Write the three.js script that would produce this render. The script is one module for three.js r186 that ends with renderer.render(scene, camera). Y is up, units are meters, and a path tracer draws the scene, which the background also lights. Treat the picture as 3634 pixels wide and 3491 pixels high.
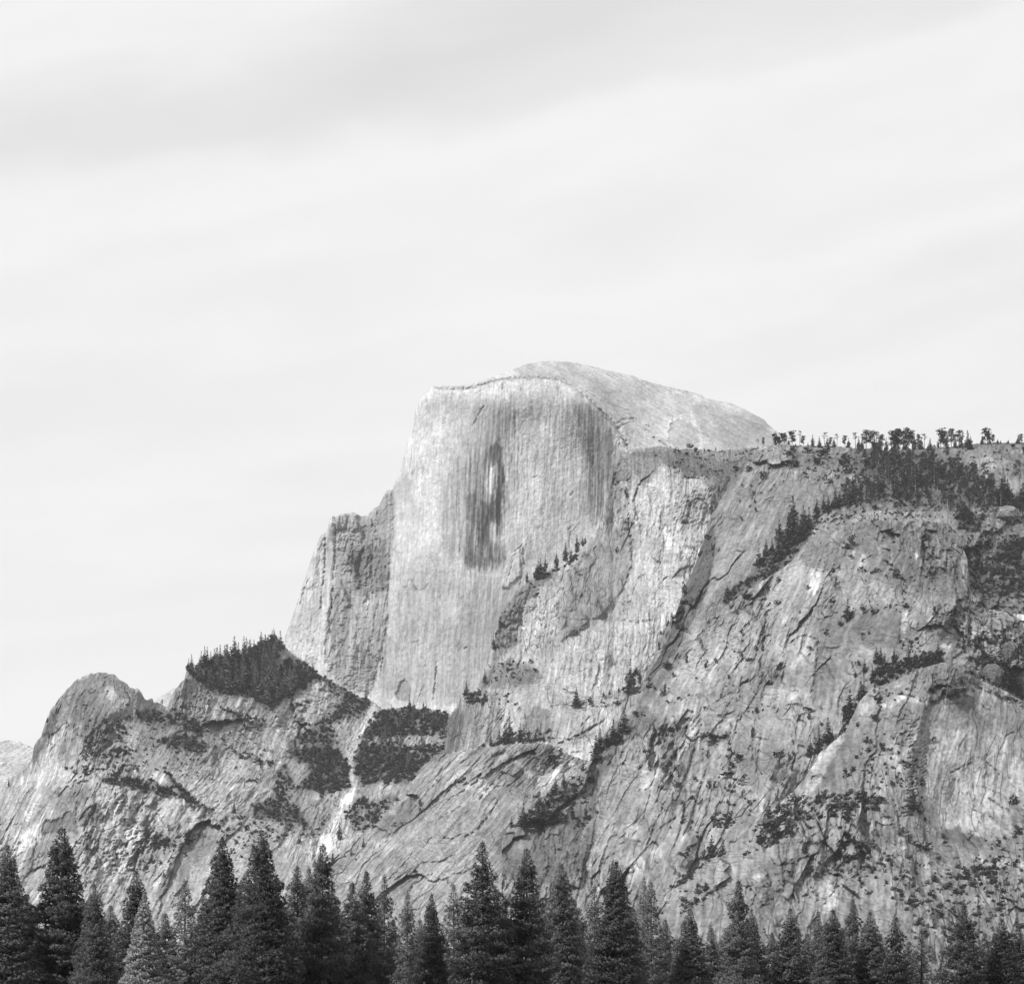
import * as THREE from 'three';
import { mergeGeometries } from 'three/addons/utils/BufferGeometryUtils.js';

// ---------------------------------------------------------------- camera, sky, sun, exposure
// Long lens, held level and shifted upwards; one unit is a metre, the camera looks down -Z.
const PW = 3634, PH = 3491, F = 9270, UC = 1817, VH = 3971, EYE = 1.7;
const scene = new THREE.Scene();
const camera = new THREE.PerspectiveCamera(2 * Math.atan(VH / F) * 180 / Math.PI, PW / (2 * VH), 1, 60000);
camera.position.set(0, EYE, 0);
camera.setViewOffset(PW, 2 * VH, 0, 0, PW, PH);
camera.updateProjectionMatrix();
const renderer = new THREE.WebGLRenderer();
renderer.toneMapping = THREE.LinearToneMapping;
renderer.toneMappingExposure = 1.0;
renderer.shadowMap.enabled = true;
const SUN_DIR = new THREE.Vector3(-0.62, 0.62, 0.48).normalize();
const sun = new THREE.DirectionalLight(0xffffff, 3.6);
sun.shadow.radius = 6;
sun.castShadow = true;
sun.position.copy(SUN_DIR).multiplyScalar(9000).add(new THREE.Vector3(0, 500, -3500));
sun.target.position.set(0, 500, -3500);
Object.assign(sun.shadow.camera, { left: -4000, right: 4000, top: 4000, bottom: -4000, near: 10, far: 20000 });
sun.shadow.mapSize.set(4096, 4096);
scene.add(sun, sun.target);
scene.fog = new THREE.FogExp2(new THREE.Color(1, 1, 1), 0.000016);

// ---------------------------------------------------------------- numbers
const clamp = (x, a, b) => (x < a ? a : x > b ? b : x), lerp = (a, b, t) => a + (b - a) * t;
const smooth = (a, b, x) => { const t = clamp((x - a) / (b - a), 0, 1); return t * t * (3 - 2 * t); };
let seed = 7;
const reseed = (s) => { seed = s | 0; };
const rnd = () => { seed = (seed + 0x6d2b79f5) | 0; let t = Math.imul(seed ^ (seed >>> 15), 1 | seed); t = (t + Math.imul(t ^ (t >>> 7), 61 | t)) ^ t; return ((t ^ (t >>> 14)) >>> 0) / 4294967296; };
const rr = (a, b) => a + (b - a) * rnd();
const PERM = new Uint8Array(512), GX = new Float64Array(256), GY = new Float64Array(256);
for (let i = 0; i < 256; i++) { PERM[i] = i; const a = rnd() * 6.2832; GX[i] = Math.cos(a); GY[i] = Math.sin(a); }
for (let i = 255; i > 0; i--) { const j = (rnd() * (i + 1)) | 0, t = PERM[i]; PERM[i] = PERM[j]; PERM[j] = t; }
for (let i = 0; i < 256; i++) PERM[i + 256] = PERM[i];
function noise(x, y) {                                               // gradient noise, about -1 .. 1
  const fx = Math.floor(x), fy = Math.floor(y), ix = fx & 255, iy = fy & 255, dx = x - fx, dy = y - fy;
  const a = PERM[PERM[ix] + iy], b = PERM[PERM[ix + 1] + iy], c = PERM[PERM[ix] + iy + 1], d = PERM[PERM[ix + 1] + iy + 1];
  const s = dx * dx * dx * (dx * (dx * 6 - 15) + 10), t = dy * dy * dy * (dy * (dy * 6 - 15) + 10);
  const n0 = GX[a] * dx + GY[a] * dy, n1 = GX[b] * (dx - 1) + GY[b] * dy, n2 = GX[c] * dx + GY[c] * (dy - 1), n3 = GX[d] * (dx - 1) + GY[d] * (dy - 1);
  return (n0 + (n1 - n0) * s + (n2 - n0 + (n3 - n2 - n1 + n0) * s) * t) * 1.5;
}
const fbm = (x, y, n = 4) => { let s = 0, a = 0.5; for (let i = 0; i < n; i++, a *= 0.5, x = x * 2.03 + 17.1, y = y * 2.03 + 5.7) s += a * noise(x, y); return s; };
const ridge = (x, y) => 1 - Math.abs(noise(x, y));
function cell(x, y) {                                                // [nearest, gap to the second nearest, id] of a jittered grid
  const fx = Math.floor(x), fy = Math.floor(y);
  let d1 = 9, d2 = 9, id = 0;
  for (let j = -1; j <= 1; j++) for (let i = -1; i <= 1; i++) {
    const h = PERM[PERM[(fx + i) & 255] + ((fy + j) & 255)], px = fx + i + 0.5 + GX[h] * 0.42 - x, py = fy + j + 0.5 + GY[h] * 0.42 - y, d = px * px + py * py;
    if (d < d1) { d2 = d1; d1 = d; id = h; } else if (d < d2) d2 = d;
  }
  return [Math.sqrt(d1), Math.sqrt(d2) - Math.sqrt(d1), id];
}

function wrapped(x, y, px, py) {                                      // the same noise, repeating every px, py cells
  const fx = Math.floor(x), fy = Math.floor(y), dx = x - fx, dy = y - fy, x0 = ((fx % px) + px) % px, y0 = ((fy % py) + py) % py, x1 = (x0 + 1) % px, y1 = (y0 + 1) % py;
  const a = PERM[PERM[x0 & 255] + (y0 & 255)], b = PERM[PERM[x1 & 255] + (y0 & 255)], c = PERM[PERM[x0 & 255] + (y1 & 255)], d = PERM[PERM[x1 & 255] + (y1 & 255)];
  const s = dx * dx * (3 - 2 * dx), t = dy * dy * (3 - 2 * dy);
  const n0 = GX[a] * dx + GY[a] * dy, n1 = GX[b] * (dx - 1) + GY[b] * dy, n2 = GX[c] * dx + GY[c] * (dy - 1), n3 = GX[d] * (dx - 1) + GY[d] * (dy - 1);
  return (n0 + (n1 - n0) * s + (n2 - n0 + (n3 - n2 - n1 + n0) * s) * t) * 1.5;
}

// ---------------------------------------------------------------- the sky: thin bright overcast with long slanting streaks
{
  const W = 2048, H = 1024, data = new Float32Array(W * H * 4);
  const band = (s, c, w0, w1) => smooth(c - w0, c, s) * (1 - smooth(c, c + w1, s));
  for (let r = 0; r < H; r++) {
    const up = ((r + 0.5) / H - 0.5) * Math.PI, y = Math.sin(up), cu = Math.cos(up);
    for (let c = 0; c < W; c++) {
      const az = ((c + 0.5) / W - 0.5) * 2 * Math.PI, x = Math.cos(az) * cu, z = Math.sin(az) * cu;
      let val;
      if (y > -0.01) {
        // a slanting sheet of streaks: s runs across them, t along them
        const n = fbm(x * 3 + 5, y * 4 + z * 2, 3), s = y * 0.986 - x * 0.165 + n * 0.012, t = x + y * 0.16 + z * 0.3;
        const st = fbm(t * 4, s * 30 + 0.5 * n, 5), wisp = fbm(t * 14 + 3, s * 95 + 1.2 * st, 5), soft = 0.75 + 0.7 * fbm(t * 4 + 9, s * 20, 4);
        val = 0.905 + 0.045 * st + 0.04 * wisp;
        const e = s + 0.012 * wisp + 0.010 * st;
        val -= 0.135 * lerp(0.8, 1.25, smooth(-0.2, 0.15, x)) * soft * smooth(0.352, 0.364, e) * (1 - smooth(lerp(0.372, 0.40, smooth(-0.12, 0.1, x)), lerp(0.395, 0.45, smooth(-0.12, 0.1, x)), e));
        val -= 0.045 * smooth(0.425, 0.46, e) * (0.6 + 0.6 * noise(t * 3, s * 9));
        val -= 0.09 * smooth(-0.05, 0.2, x) * band(e, 0.262, 0.012, 0.03) * soft;
        val -= 0.04 * (1 - smooth(-0.25, 0.05, x)) * band(e, 0.285, 0.03, 0.025);
        val += 0.07 * (1 - smooth(0.10, 0.24, y)) * (1 - 0.5 * smooth(-0.1, 0.2, x)) - 0.03 * band(e, 0.21, 0.05, 0.05);
      } else val = 0.16;
      const o = (r * W + c) * 4;
      data[o] = data[o + 1] = data[o + 2] = Math.max(0.05, val); data[o + 3] = 1;
    }
  }
  const sky = new THREE.DataTexture(data, W, H, THREE.RGBAFormat, THREE.FloatType);
  sky.mapping = THREE.EquirectangularReflectionMapping; sky.magFilter = sky.minFilter = THREE.LinearFilter;
  sky.wrapS = THREE.RepeatWrapping; sky.needsUpdate = true;
  scene.background = sky; scene.environment = sky;
}

// ---------------------------------------------------------------- helpers for things
const counts = {};
const numbered = (n) => { counts[n] = (counts[n] ?? -1) + 1; return counts[n] ? n + '_' + String(counts[n]).padStart(3, '0') : n; };
function tag(o, name, label, category, group, kind) {
  o.name = numbered(name); o.userData.label = label; o.userData.category = category;
  if (group) o.userData.group = group; else delete o.userData.group;
  if (kind) o.userData.kind = kind;
  o.traverse((c) => { if (c.isMesh) { c.castShadow = c.receiveShadow = true; } });
  scene.add(o);
  return o;
}
const grey = (g, rough = 0.95, extra = {}) => new THREE.MeshStandardMaterial({ color: new THREE.Color().setRGB(g, g, g), roughness: rough, metalness: 0, ...extra });
// granite: fine grain of the rock, a tile of GRAIN metres laid along the fall line
const GRAIN = 640;
function granite(kind) {
  const N = 2048, col = new Uint8Array(N * N * 4), hgt = new Uint8Array(N * N * 4), steep = kind === 'face';
  for (let j = 0; j < N; j++) for (let i = 0; i < N; i++) {
    const s = i / N, t = j / N, g = wrapped(s * 9, t * 7, 9, 7), g2 = wrapped(s * 21 + 3, t * 16, 21, 16);
    const k1 = wrapped(s * 110 + 0.6 * g2, t * 12, 110, 12), k2 = wrapped(s * 210, t * 24 + 0.4 * g, 210, 24), f1 = wrapped(s * 90, t * 80, 90, 80), f2 = wrapped(s * 200 + 7, t * 190, 200, 190);
    let al, h;
    if (steep) {
      al = 1 + 0.10 * k1 + 0.11 * k2 + 0.12 * f1 + 0.15 * f2 + 0.12 * g + 0.08 * g2 - 0.38 * smooth(0.42, 0.7, k1 + 0.3 * k2) * smooth(-0.2, 0.4, g);
      h = 0.5 + 0.2 * k1 + 0.15 * k2 + 0.15 * f1 + 0.1 * f2;
    } else {
      const c1 = Math.abs(wrapped(s * 34 + 0.14 * g2, t * 9 + 0.3 * g, 34, 9)), c2 = Math.abs(wrapped(s * 72 + 0.12 * g2, t * 20, 72, 20)), c3 = Math.abs(wrapped(s * 30 + 0.2 * g2, t * 60 + 0.4 * g2, 30, 60));
      const k = (1 - smooth(0.01, 0.06, c1)) * smooth(-0.1, 0.3, g2 + 0.3 * g), m = (1 - smooth(0.02, 0.10, c2)) * smooth(-0.05, 0.35, g - 0.4 * g2), n = (1 - smooth(0.02, 0.10, c3)) * smooth(0.15, 0.45, -g + 0.6 * g2);
      al = 1 + 0.18 * k1 + 0.16 * k2 + 0.20 * f1 + 0.26 * f2 - 0.38 * k - 0.32 * m - 0.3 * n + 0.25 * smooth(0.35, 0.7, k1) * smooth(-0.1, 0.4, -g2);
      h = 0.55 + 0.14 * k1 + 0.1 * k2 + 0.22 * f1 + 0.14 * f2 - 0.3 * k - 0.25 * m - 0.22 * n + 0.1 * g2;
    }
    const o = (j * N + i) * 4, A = clamp(al * 150, 12, 255), H = clamp(h * 255, 0, 255);
    col[o] = col[o + 1] = col[o + 2] = A; hgt[o] = hgt[o + 1] = hgt[o + 2] = H; col[o + 3] = hgt[o + 3] = 255;
  }
  const tex = (d) => { const x = new THREE.DataTexture(d, N, N, THREE.RGBAFormat); x.wrapS = x.wrapT = THREE.RepeatWrapping; x.magFilter = THREE.LinearFilter; x.minFilter = THREE.LinearMipmapLinearFilter; x.generateMipmaps = true; x.needsUpdate = true; return x; };
  const m = new THREE.MeshStandardMaterial({ color: new THREE.Color().setRGB(255 / 150, 255 / 150, 255 / 150), roughness: 0.96, vertexColors: true, map: tex(col), bumpMap: tex(hgt), bumpScale: steep ? 1.4 : 3.6 });
  m.name = 'granite_' + kind; return m;
}
const faceMat = granite('face'), cliffMat = granite('cliff');
const rockMat = new THREE.MeshStandardMaterial({ color: 0xffffff, roughness: 0.96, vertexColors: true });
rockMat.name = 'granite';
// where the sight line through the photograph's point (u, v) is `d` metres out
const at = (u, v, d) => new THREE.Vector3((u - UC) * d / F, EYE + (VH - v) * d / F, -d);

function curve(a) {                                                  // piecewise linear v(u) through u,v pairs sorted by u
  const n = a.length / 2;
  return (u) => {
    if (u <= a[0]) return a[1];
    for (let i = 1; i < n; i++) if (u <= a[2 * i]) { const t = (u - a[2 * i - 2]) / Math.max(1e-6, a[2 * i] - a[2 * i - 2]); return lerp(a[2 * i - 1], a[2 * i + 1], t); }
    return a[2 * n - 1];
  };
}
function plate(pts) {                                                // thin-plate surface through u,v,value triples
  const n = pts.length / 3, N = n + 3, S = 1000, A = [], k = (d2) => (d2 > 1e-9 ? d2 * Math.log(d2) * 0.5 : 0);
  const P = []; for (let i = 0; i < n; i++) P.push([pts[3 * i] / S, pts[3 * i + 1] / S, pts[3 * i + 2]]);
  for (let i = 0; i < N; i++) {
    const row = new Float64Array(N + 1);
    for (let j = 0; j < n; j++) row[j] = i < n ? k((P[i][0] - P[j][0]) ** 2 + (P[i][1] - P[j][1]) ** 2) + (i === j ? 0.002 : 0) : i === n ? 1 : P[j][i - n - 1];
    if (i < n) { row[n] = 1; row[n + 1] = P[i][0]; row[n + 2] = P[i][1]; row[N] = P[i][2]; }
    A.push(row);
  }
  for (let c = 0; c < N; c++) {
    let p = c; for (let r = c + 1; r < N; r++) if (Math.abs(A[r][c]) > Math.abs(A[p][c])) p = r;
    [A[c], A[p]] = [A[p], A[c]];
    for (let r = 0; r < N; r++) if (r !== c) { const f = A[r][c] / A[c][c]; if (f) for (let j = c; j <= N; j++) A[r][j] -= f * A[c][j]; }
  }
  const w = A.map((r, i) => r[N] / r[i]);
  return (u, v) => { const x = u / S, y = v / S; let s = w[n] + w[n + 1] * x + w[n + 2] * y; for (let i = 0; i < n; i++) s += w[i] * k((x - P[i][0]) ** 2 + (y - P[i][1]) ** 2); return s; };
}
// signed distance of (u, v) to a closed outline: above 0 inside
function inside(a, u, v) {
  let d = 1e9, inn = false;
  for (let i = 0, n = a.length, j = n - 2; i < n; j = i, i += 2) {
    const x0 = a[j], y0 = a[j + 1], x1 = a[i], y1 = a[i + 1], ex = x1 - x0, ey = y1 - y0, t = clamp(((u - x0) * ex + (v - y0) * ey) / (ex * ex + ey * ey + 1e-9), 0, 1);
    const px = u - x0 - ex * t, py = v - y0 - ey * t; d = Math.min(d, px * px + py * py);
    if ((y0 > v) !== (y1 > v) && u < ((x1 - x0) * (v - y0)) / (y1 - y0) + x0) inn = !inn;
  }
  return inn ? Math.sqrt(d) : -Math.sqrt(d);
}
// distance to an open line, which side (above 0: right of the way it is drawn, so below a line drawn left to right), share along it
function along(a, u, v) {
  let best = 1e9, sd = 0, tt = 0; const n = a.length / 2 - 1;
  for (let i = 0; i < n; i++) {
    const x0 = a[2 * i], y0 = a[2 * i + 1], ex = a[2 * i + 2] - x0, ey = a[2 * i + 3] - y0, l2 = ex * ex + ey * ey + 1e-9, t = clamp(((u - x0) * ex + (v - y0) * ey) / l2, 0, 1);
    const px = u - x0 - ex * t, py = v - y0 - ey * t, d = px * px + py * py;
    if (d < best) { best = d; sd = (ex * py - ey * px) >= 0 ? 1 : -1; tt = (i + t) / n; }
  }
  return [Math.sqrt(best), sd, tt];
}

// ---------------------------------------------------------------- rock masses
// Each mass is a body of rock with its own crest line, distances (metres from the road), grain of the rock and a list of what can be seen on it:
// polys: [outline, { a: reflectance factor, z: metres set back, soft, rg: roughness of the relief, st: dark water streaks }]
// lines: [points, { w: half width, z: metres set back, a: darkening (below 0: lighter), step: metres that the lower side stands out, len }]
function facet(x, y) {                                               // [tilted height of the cell, gap to the next cell]
  const fx = Math.floor(x), fy = Math.floor(y);
  let d1 = 9, d2 = 9, h = 0, ox = 0, oy = 0;
  for (let j = -1; j <= 1; j++) for (let i = -1; i <= 1; i++) {
    const k = PERM[PERM[(fx + i) & 255] + ((fy + j) & 255)], px = x - (fx + i + 0.5 + GX[k] * 0.45), py = y - (fy + j + 0.5 + GY[k] * 0.45), d = px * px + py * py;
    if (d < d1) { d2 = d1; d1 = d; h = k; ox = px; oy = py; } else if (d < d2) d2 = d;
  }
  const g = PERM[h + 91], s = 0.4 + PERM[h + 13] / 255;
  return [s * (GX[g] * ox + GY[g] * oy * 1.2) + (PERM[h + 57] / 255 - 0.5) * 0.14, Math.sqrt(d2) - Math.sqrt(d1)];
}
const masses = {};
const CELL = 96;
function bins(list, pad) {
  const map = new Map();
  for (const f of list) {
    const a = f[0], p = pad(f[1]); let u0 = 1e9, u1 = -1e9, v0 = 1e9, v1 = -1e9;
    for (let i = 0; i < a.length; i += 2) { u0 = Math.min(u0, a[i]); u1 = Math.max(u1, a[i]); v0 = Math.min(v0, a[i + 1]); v1 = Math.max(v1, a[i + 1]); }
    f[1].wf = clamp((Math.min(u1 - u0, v1 - v0) - 6) / 110, 0.12, 1);
    for (let i = Math.floor((u0 - p) / CELL); i <= Math.floor((u1 + p) / CELL); i++) for (let j = Math.floor((v0 - p) / CELL); j <= Math.floor((v1 + p) / CELL); j++) {
      const k = i * 1000 + j; if (!map.has(k)) map.set(k, []); map.get(k).push(f);
    }
  }
  return map;
}
function mass(name, label, category, o) {
  const depth = plate(o.ctrl), top0 = curve(o.top), bot = curve(o.bot), jag = o.jag ?? 4;
  const top = (u) => top0(u) + jag * (noise(u / 9, 3.3) * 0.6 + noise(u / 23, 9.1) + 0.4 * noise(u / 3.7, 1.7));
  const polys = bins(o.polys ?? [], (p) => (p.soft ?? 8) + 20 + (p.drip ?? 0)), lines = bins(o.lines ?? [], (p) => Math.max((p.w ?? 3) * 2.6, p.step ? (p.len ?? 40) * 3 : 0) + 8);
  const ca = Math.cos(o.ang * Math.PI / 180), sa = Math.sin(o.ang * Math.PI / 180), K = { ribs: 1, flake: 1, rough: 1, facet: 1, streak: 1, big: 1, base: 0.3, round: 14, lean: 0.5, wob: 1, mott: 1.3, joint: 1, amp: 1.25, vary: 1, seep: 1, pc: 1.6, ...o.k };
  function point(u, v, vt = top(u)) {
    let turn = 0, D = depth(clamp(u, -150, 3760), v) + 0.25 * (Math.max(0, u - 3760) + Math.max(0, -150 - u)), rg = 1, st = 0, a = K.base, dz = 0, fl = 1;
    const wu = 8 * noise(u / 21, v / 21) + 4 * noise(u / 8 + 40, v / 8), wv = 10 * noise(u / 21 + 50, v / 21) + 5 * noise(u / 8, v / 8 + 70), key = Math.floor(u / CELL) * 1000 + Math.floor(v / CELL);
    for (const [pts, p] of polys.get(key) ?? []) {
      const soft = p.soft ?? 8, dr = p.drip ? p.drip * (0.55 * noise(u / 4.5 + 3, v / 160) + 0.6 * noise(u / 11 + 60, v / 220)) : 0, m = smooth(-soft, soft, inside(pts, u + wu * p.wf * (p.drip ? 0.5 : 1), v + wv * p.wf + dr));
      if (m <= 0) continue;
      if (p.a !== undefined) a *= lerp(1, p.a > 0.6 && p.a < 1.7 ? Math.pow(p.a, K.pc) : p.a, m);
      if (p.z) dz += p.z * m;
      if (p.rg !== undefined) rg *= lerp(1, p.rg, m);
      if (p.fl !== undefined) fl *= lerp(1, p.fl, m);
      if (p.st) st = Math.max(st, p.st * m);
      if (p.turn && m > 0.5) turn = p.turn;
    }
    const lu = u + 3 * noise(u / 14 + 9, v / 14), lv = v + 3 * noise(u / 14, v / 14 + 30);
    for (const [pts, p] of lines.get(key) ?? []) {
      const w = p.w ?? 3, [d, side, t] = p.straight ? along(pts, u, v) : along(pts, lu, lv), fade = p.step ? smooth(0, 0.08, t) * (1 - smooth(0.92, 1, t)) : smooth(-0.02, 0.06, t) * (1 - smooth(0.94, 1.02, t)), g = Math.exp(-(d * d) / (w * w)) * fade;
      const brk = p.solid ? 1 : 0.3 + 0.9 * smooth(-0.35, 0.25, noise(u / 15 + 5, v / 15) + 0.5 * noise(u / 6, v / 6 + 3));
      if (p.z) dz += p.z * g * brk;
      if (p.a) a *= 1 - p.a * g * brk * (0.75 + 0.45 * noise(u / 12, v / 12 + 11));
      if (p.step) dz -= p.step * fade * smooth(-2.5, 2.5, d * side) * Math.exp(-Math.max(0, d * side) / (p.len ?? 40)) * (Math.abs(d) < (p.len ?? 40) * 3 ? 1 : 0);
    }
    // the grain of the rock, in metres
    const x = (u - UC) * D / F, y = (VH - v) * D / F, wob = K.wob * (noise(x / 240 + o.seed, y / 240) * 16 + noise(x / 70, y / 70 + o.seed) * 2.5);
    const cc = turn ? Math.cos(turn) : ca, ss = turn ? Math.sin(turn) : sa, p = x * cc - y * ss + wob, q = x * ss + y * cc, sd = o.seed;
    let h = 20 * K.big * fbm(x / 170 + sd, y / 210, 3);
    const patch = noise(x / 55 + 31, y / 70 + sd), patch2 = noise(x / 28 + sd, y / 34 + 7), lo = noise(x / 95 + 5, y / 95 + sd);
    const e0 = fbm(x / 140 + sd, y / 170 + 3, 3);
    rg *= lerp(1, 0.3 + 1.5 * smooth(-0.25, 0.45, e0), K.vary);
    // ribs, gullies and thin cracks down the fall line
    const r1 = noise(p / 30 + sd, q / 210), r2 = noise(p / 12, q / 80 + sd), r3 = noise(p / 5.2 + 3, q / 36);
    const c1 = (1 - smooth(0, 0.10, Math.abs(noise(p / 19 + 8, q / 120 + sd)))) * smooth(-0.1, 0.3, patch), c2 = (1 - smooth(0, 0.14, Math.abs(noise(p / 9 + sd, q / 52)))) * smooth(-0.05, 0.35, patch2);
    h += rg * K.ribs * (5 * r1 + 2.2 * r2 + 1.3 * r3 - 1.6 * c1 - 0.4 * c2);
    // slabs that peel: saw-toothed steps across the grain, broken into short lengths
    const g1 = smooth(0.0, 0.35, lo + 0.5 * patch2), g2 = smooth(0.05, 0.4, patch - 0.4 * patch2), g3 = smooth(0.05, 0.35, patch2 + 0.3 * lo);
    const f1 = (p * 0.9 + q * K.lean) / 36 + 0.45 * noise(x / 130 + 2, y / 130) + 0.10 * patch2, f2 = (p * 0.85 - q * K.lean * 0.5) / 16 + 0.35 * noise(x / 70, y / 70 + 5), f3 = (q * 0.85 + p * 0.3) / 22 + 0.7 * noise(x / 80 + 8, y / 80) + 0.12 * patch2;
    const saw = (f, e) => { const r = f - Math.floor(f); return r < 1 - e ? r / (1 - e) : (1 - r) / e; };
    const s1 = saw(f1, 0.09), s2 = saw(f2, 0.15), s3 = saw(f3, 0.12);
    h += rg * fl * K.flake * (6 * g1 * s1 + 2.8 * g2 * s2 + 3.6 * g3 * (1 - 0.6 * g1) * s3);
    // joint-bounded facets: each leans its own way
    const w1 = 0.22 * patch2 + 0.12 * noise(x / 11, y / 11 + 4), t1 = facet(p / 58 + 0.12 * patch + 0.4 * w1, q / 215 + 0.3 * lo + sd + 0.5 * w1), t2 = facet(p / 19 + 0.4 * w1 + sd, q / 74 + 0.25 * patch), t3 = facet(p / 8.2 + sd + 0.5 * w1, q / 25 + 0.25 * patch2), gf = smooth(-0.35, 0.3, patch + 0.3 * e0);
    h += K.facet * Math.min(1.6, rg) * (58 * 0.55 * t1[0] + 20 * (0.2 + 0.42 * gf) * t2[0] + 9 * (0.25 + 0.5 * gf) * t3[0]);
    const crackle = K.facet * Math.min(1.6, rg) * ((1 - smooth(0.01, 0.05, t1[1])) * 0.35 * gf + (1 - smooth(0.02, 0.08, t2[1])) * 0.4 * gf + (1 - smooth(0.03, 0.14, t3[1])) * 0.2 * gf);
    const m1 = noise(x / 16, y / 16 + 5), m2 = noise(x / 8 + 6, y / 8), m3 = noise(x / 4.4 + sd, y / 4.4);
    h += rg * K.rough * (3 * m1 + 2.1 * m2 + 2.0 * m3);
    // reflectance: mottling, streaks down the fall line, lichen and earth in the joints
    const e1 = noise(x / 60 + sd, y / 80), e2 = noise(x / 20 + 2, y / 24 + sd), e3 = noise(x / 7.5, y / 9 + sd), e4 = noise(x / 3.9 + 9, y / 4.3);
    a *= 1 + K.mott * (0.22 * fbm(x / 150 + 60, y / 150 + sd, 2) + 0.20 * e1 + 0.16 * e2 + 0.16 * e3 + 0.14 * e4);
    a *= 1 + 1.25 * K.streak * (0.12 * noise(p / 10 + 4, q / 130) + 0.16 * noise(p / 4.2, q / 62) + 0.10 * r3);
    a *= 1 - Math.min(0.7, Math.min(1.5, rg) * K.joint * (0.2 * c1 + 0.08 * c2 + 0.5 * crackle));
    a *= 1 - Math.min(0.6, rg * fl * K.flake * (0.26 * g1 * smooth(0.88, 0.97, s1) + 0.08 * g2 * smooth(0.84, 0.98, s2) + 0.16 * g3 * smooth(0.84, 0.97, s3)));
    a *= 1 + 0.5 * K.seep * smooth(0.28, 0.62, noise(p / 8 + 30, q / 85 + sd)) * smooth(-0.1, 0.35, lo + 0.4 * e2);
    const hsh = Math.sin(u * 12.9898 + v * 78.233) * 43758.5453; a *= 0.9 + 0.2 * (hsh - Math.floor(hsh));
    if (st) { const s = smooth(-0.25, 0.3, noise(p / 9 + 20, q / 300) * 0.7 + 0.8 * noise(p / 4.2 + 7, q / 200) + 0.6 * noise(p / 2.3, q / 110) + 0.2 * e2); a *= 1 - st * s; }
    const d = v - vt;
    D += dz - h * K.amp + K.round * Math.exp(-Math.max(0, d) / (K.round * 1.2));
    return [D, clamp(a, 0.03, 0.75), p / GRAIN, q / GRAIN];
  }
  const M = { name, top, bot, point, surf: (u, v) => { const D = point(u, v)[0]; return at(u, v, D); } };
  masses[name] = M;
  // the visible side, then the back of the crest, then the foot
  const du = o.step ?? 3.2, u0 = o.u0 ?? o.top[0], u1 = o.u1 ?? o.top[o.top.length - 2], us = [];
  if (o.left) for (let u = u0 - o.left; u < u0; u += 16) us.push(u);        // on past the edges of the photograph, coarser
  for (let u = u0; u <= u1; u += du) us.push(u);
  if (o.right) for (let u = u1 + 16; u < u1 + o.right; u += 16) us.push(u);
  const nu = us.length;
  let hmax = 0; for (let i = 0; i < nu; i++) hmax = Math.max(hmax, bot(us[i]) - top(us[i]));
  const nv = Math.ceil(hmax / du) + 1, back = [[700, 260], [260, 70], [90, 14], [28, 2]], foot = [[0, 90], [30, 320]], rows = back.length + nv + foot.length;
  const pos = new Float32Array(nu * rows * 3), col = new Float32Array(nu * rows * 3), uvs = new Float32Array(nu * rows * 2);
  for (let i = 0; i < nu; i++) {
    const u = us[i], vt = top(u), vb = Math.max(vt + 2, bot(u)), put = (r, P, a, s, t) => { const k = (r * nu + i) * 3; uvs[(r * nu + i) * 2] = s; uvs[(r * nu + i) * 2 + 1] = t; pos[k] = P.x; pos[k + 1] = P.y; pos[k + 2] = P.z; col[k] = col[k + 1] = col[k + 2] = a; };
    let first, last;
    for (let j = 0; j < nv; j++) {
      const v = lerp(vt, vb, j / (nv - 1)), [D, a, s, t] = point(u, v, vt), P = at(u, v, D);
      put(back.length + j, P, a, s, t); if (!j) first = [P, a, s, t]; last = [P, a, s, t];
    }
    back.forEach(([dd, drop], r) => { const f = o.backScale ?? 1; put(r, new THREE.Vector3(first[0].x * (1 + dd * f / -first[0].z), first[0].y - drop * f, first[0].z - dd * f), first[1], first[2], first[3] + drop / GRAIN); });
    foot.forEach(([dd, drop], r) => put(back.length + nv + r, new THREE.Vector3(last[0].x, Math.max(-4, last[0].y - drop), last[0].z - dd), last[1], last[2], last[3] - drop / GRAIN));
  }
  const index = new Uint32Array((nu - 1) * (rows - 1) * 6);
  for (let r = 0, k = 0; r < rows - 1; r++) for (let i = 0; i < nu - 1; i++) { const a = r * nu + i, b = a + nu; index[k++] = a; index[k++] = b; index[k++] = a + 1; index[k++] = a + 1; index[k++] = b; index[k++] = b + 1; }
  const g = new THREE.BufferGeometry();
  g.setAttribute('position', new THREE.BufferAttribute(pos, 3)); g.setAttribute('color', new THREE.BufferAttribute(col, 3)); g.setAttribute('uv', new THREE.BufferAttribute(uvs, 2)); g.setIndex(new THREE.BufferAttribute(index, 1));
  g.computeVertexNormals();
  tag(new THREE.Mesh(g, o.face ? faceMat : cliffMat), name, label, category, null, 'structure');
  console.log(name, nu, rows, (index.length / 3 / 1000).toFixed(0) + 'k tris');
  return M;
}

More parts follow.
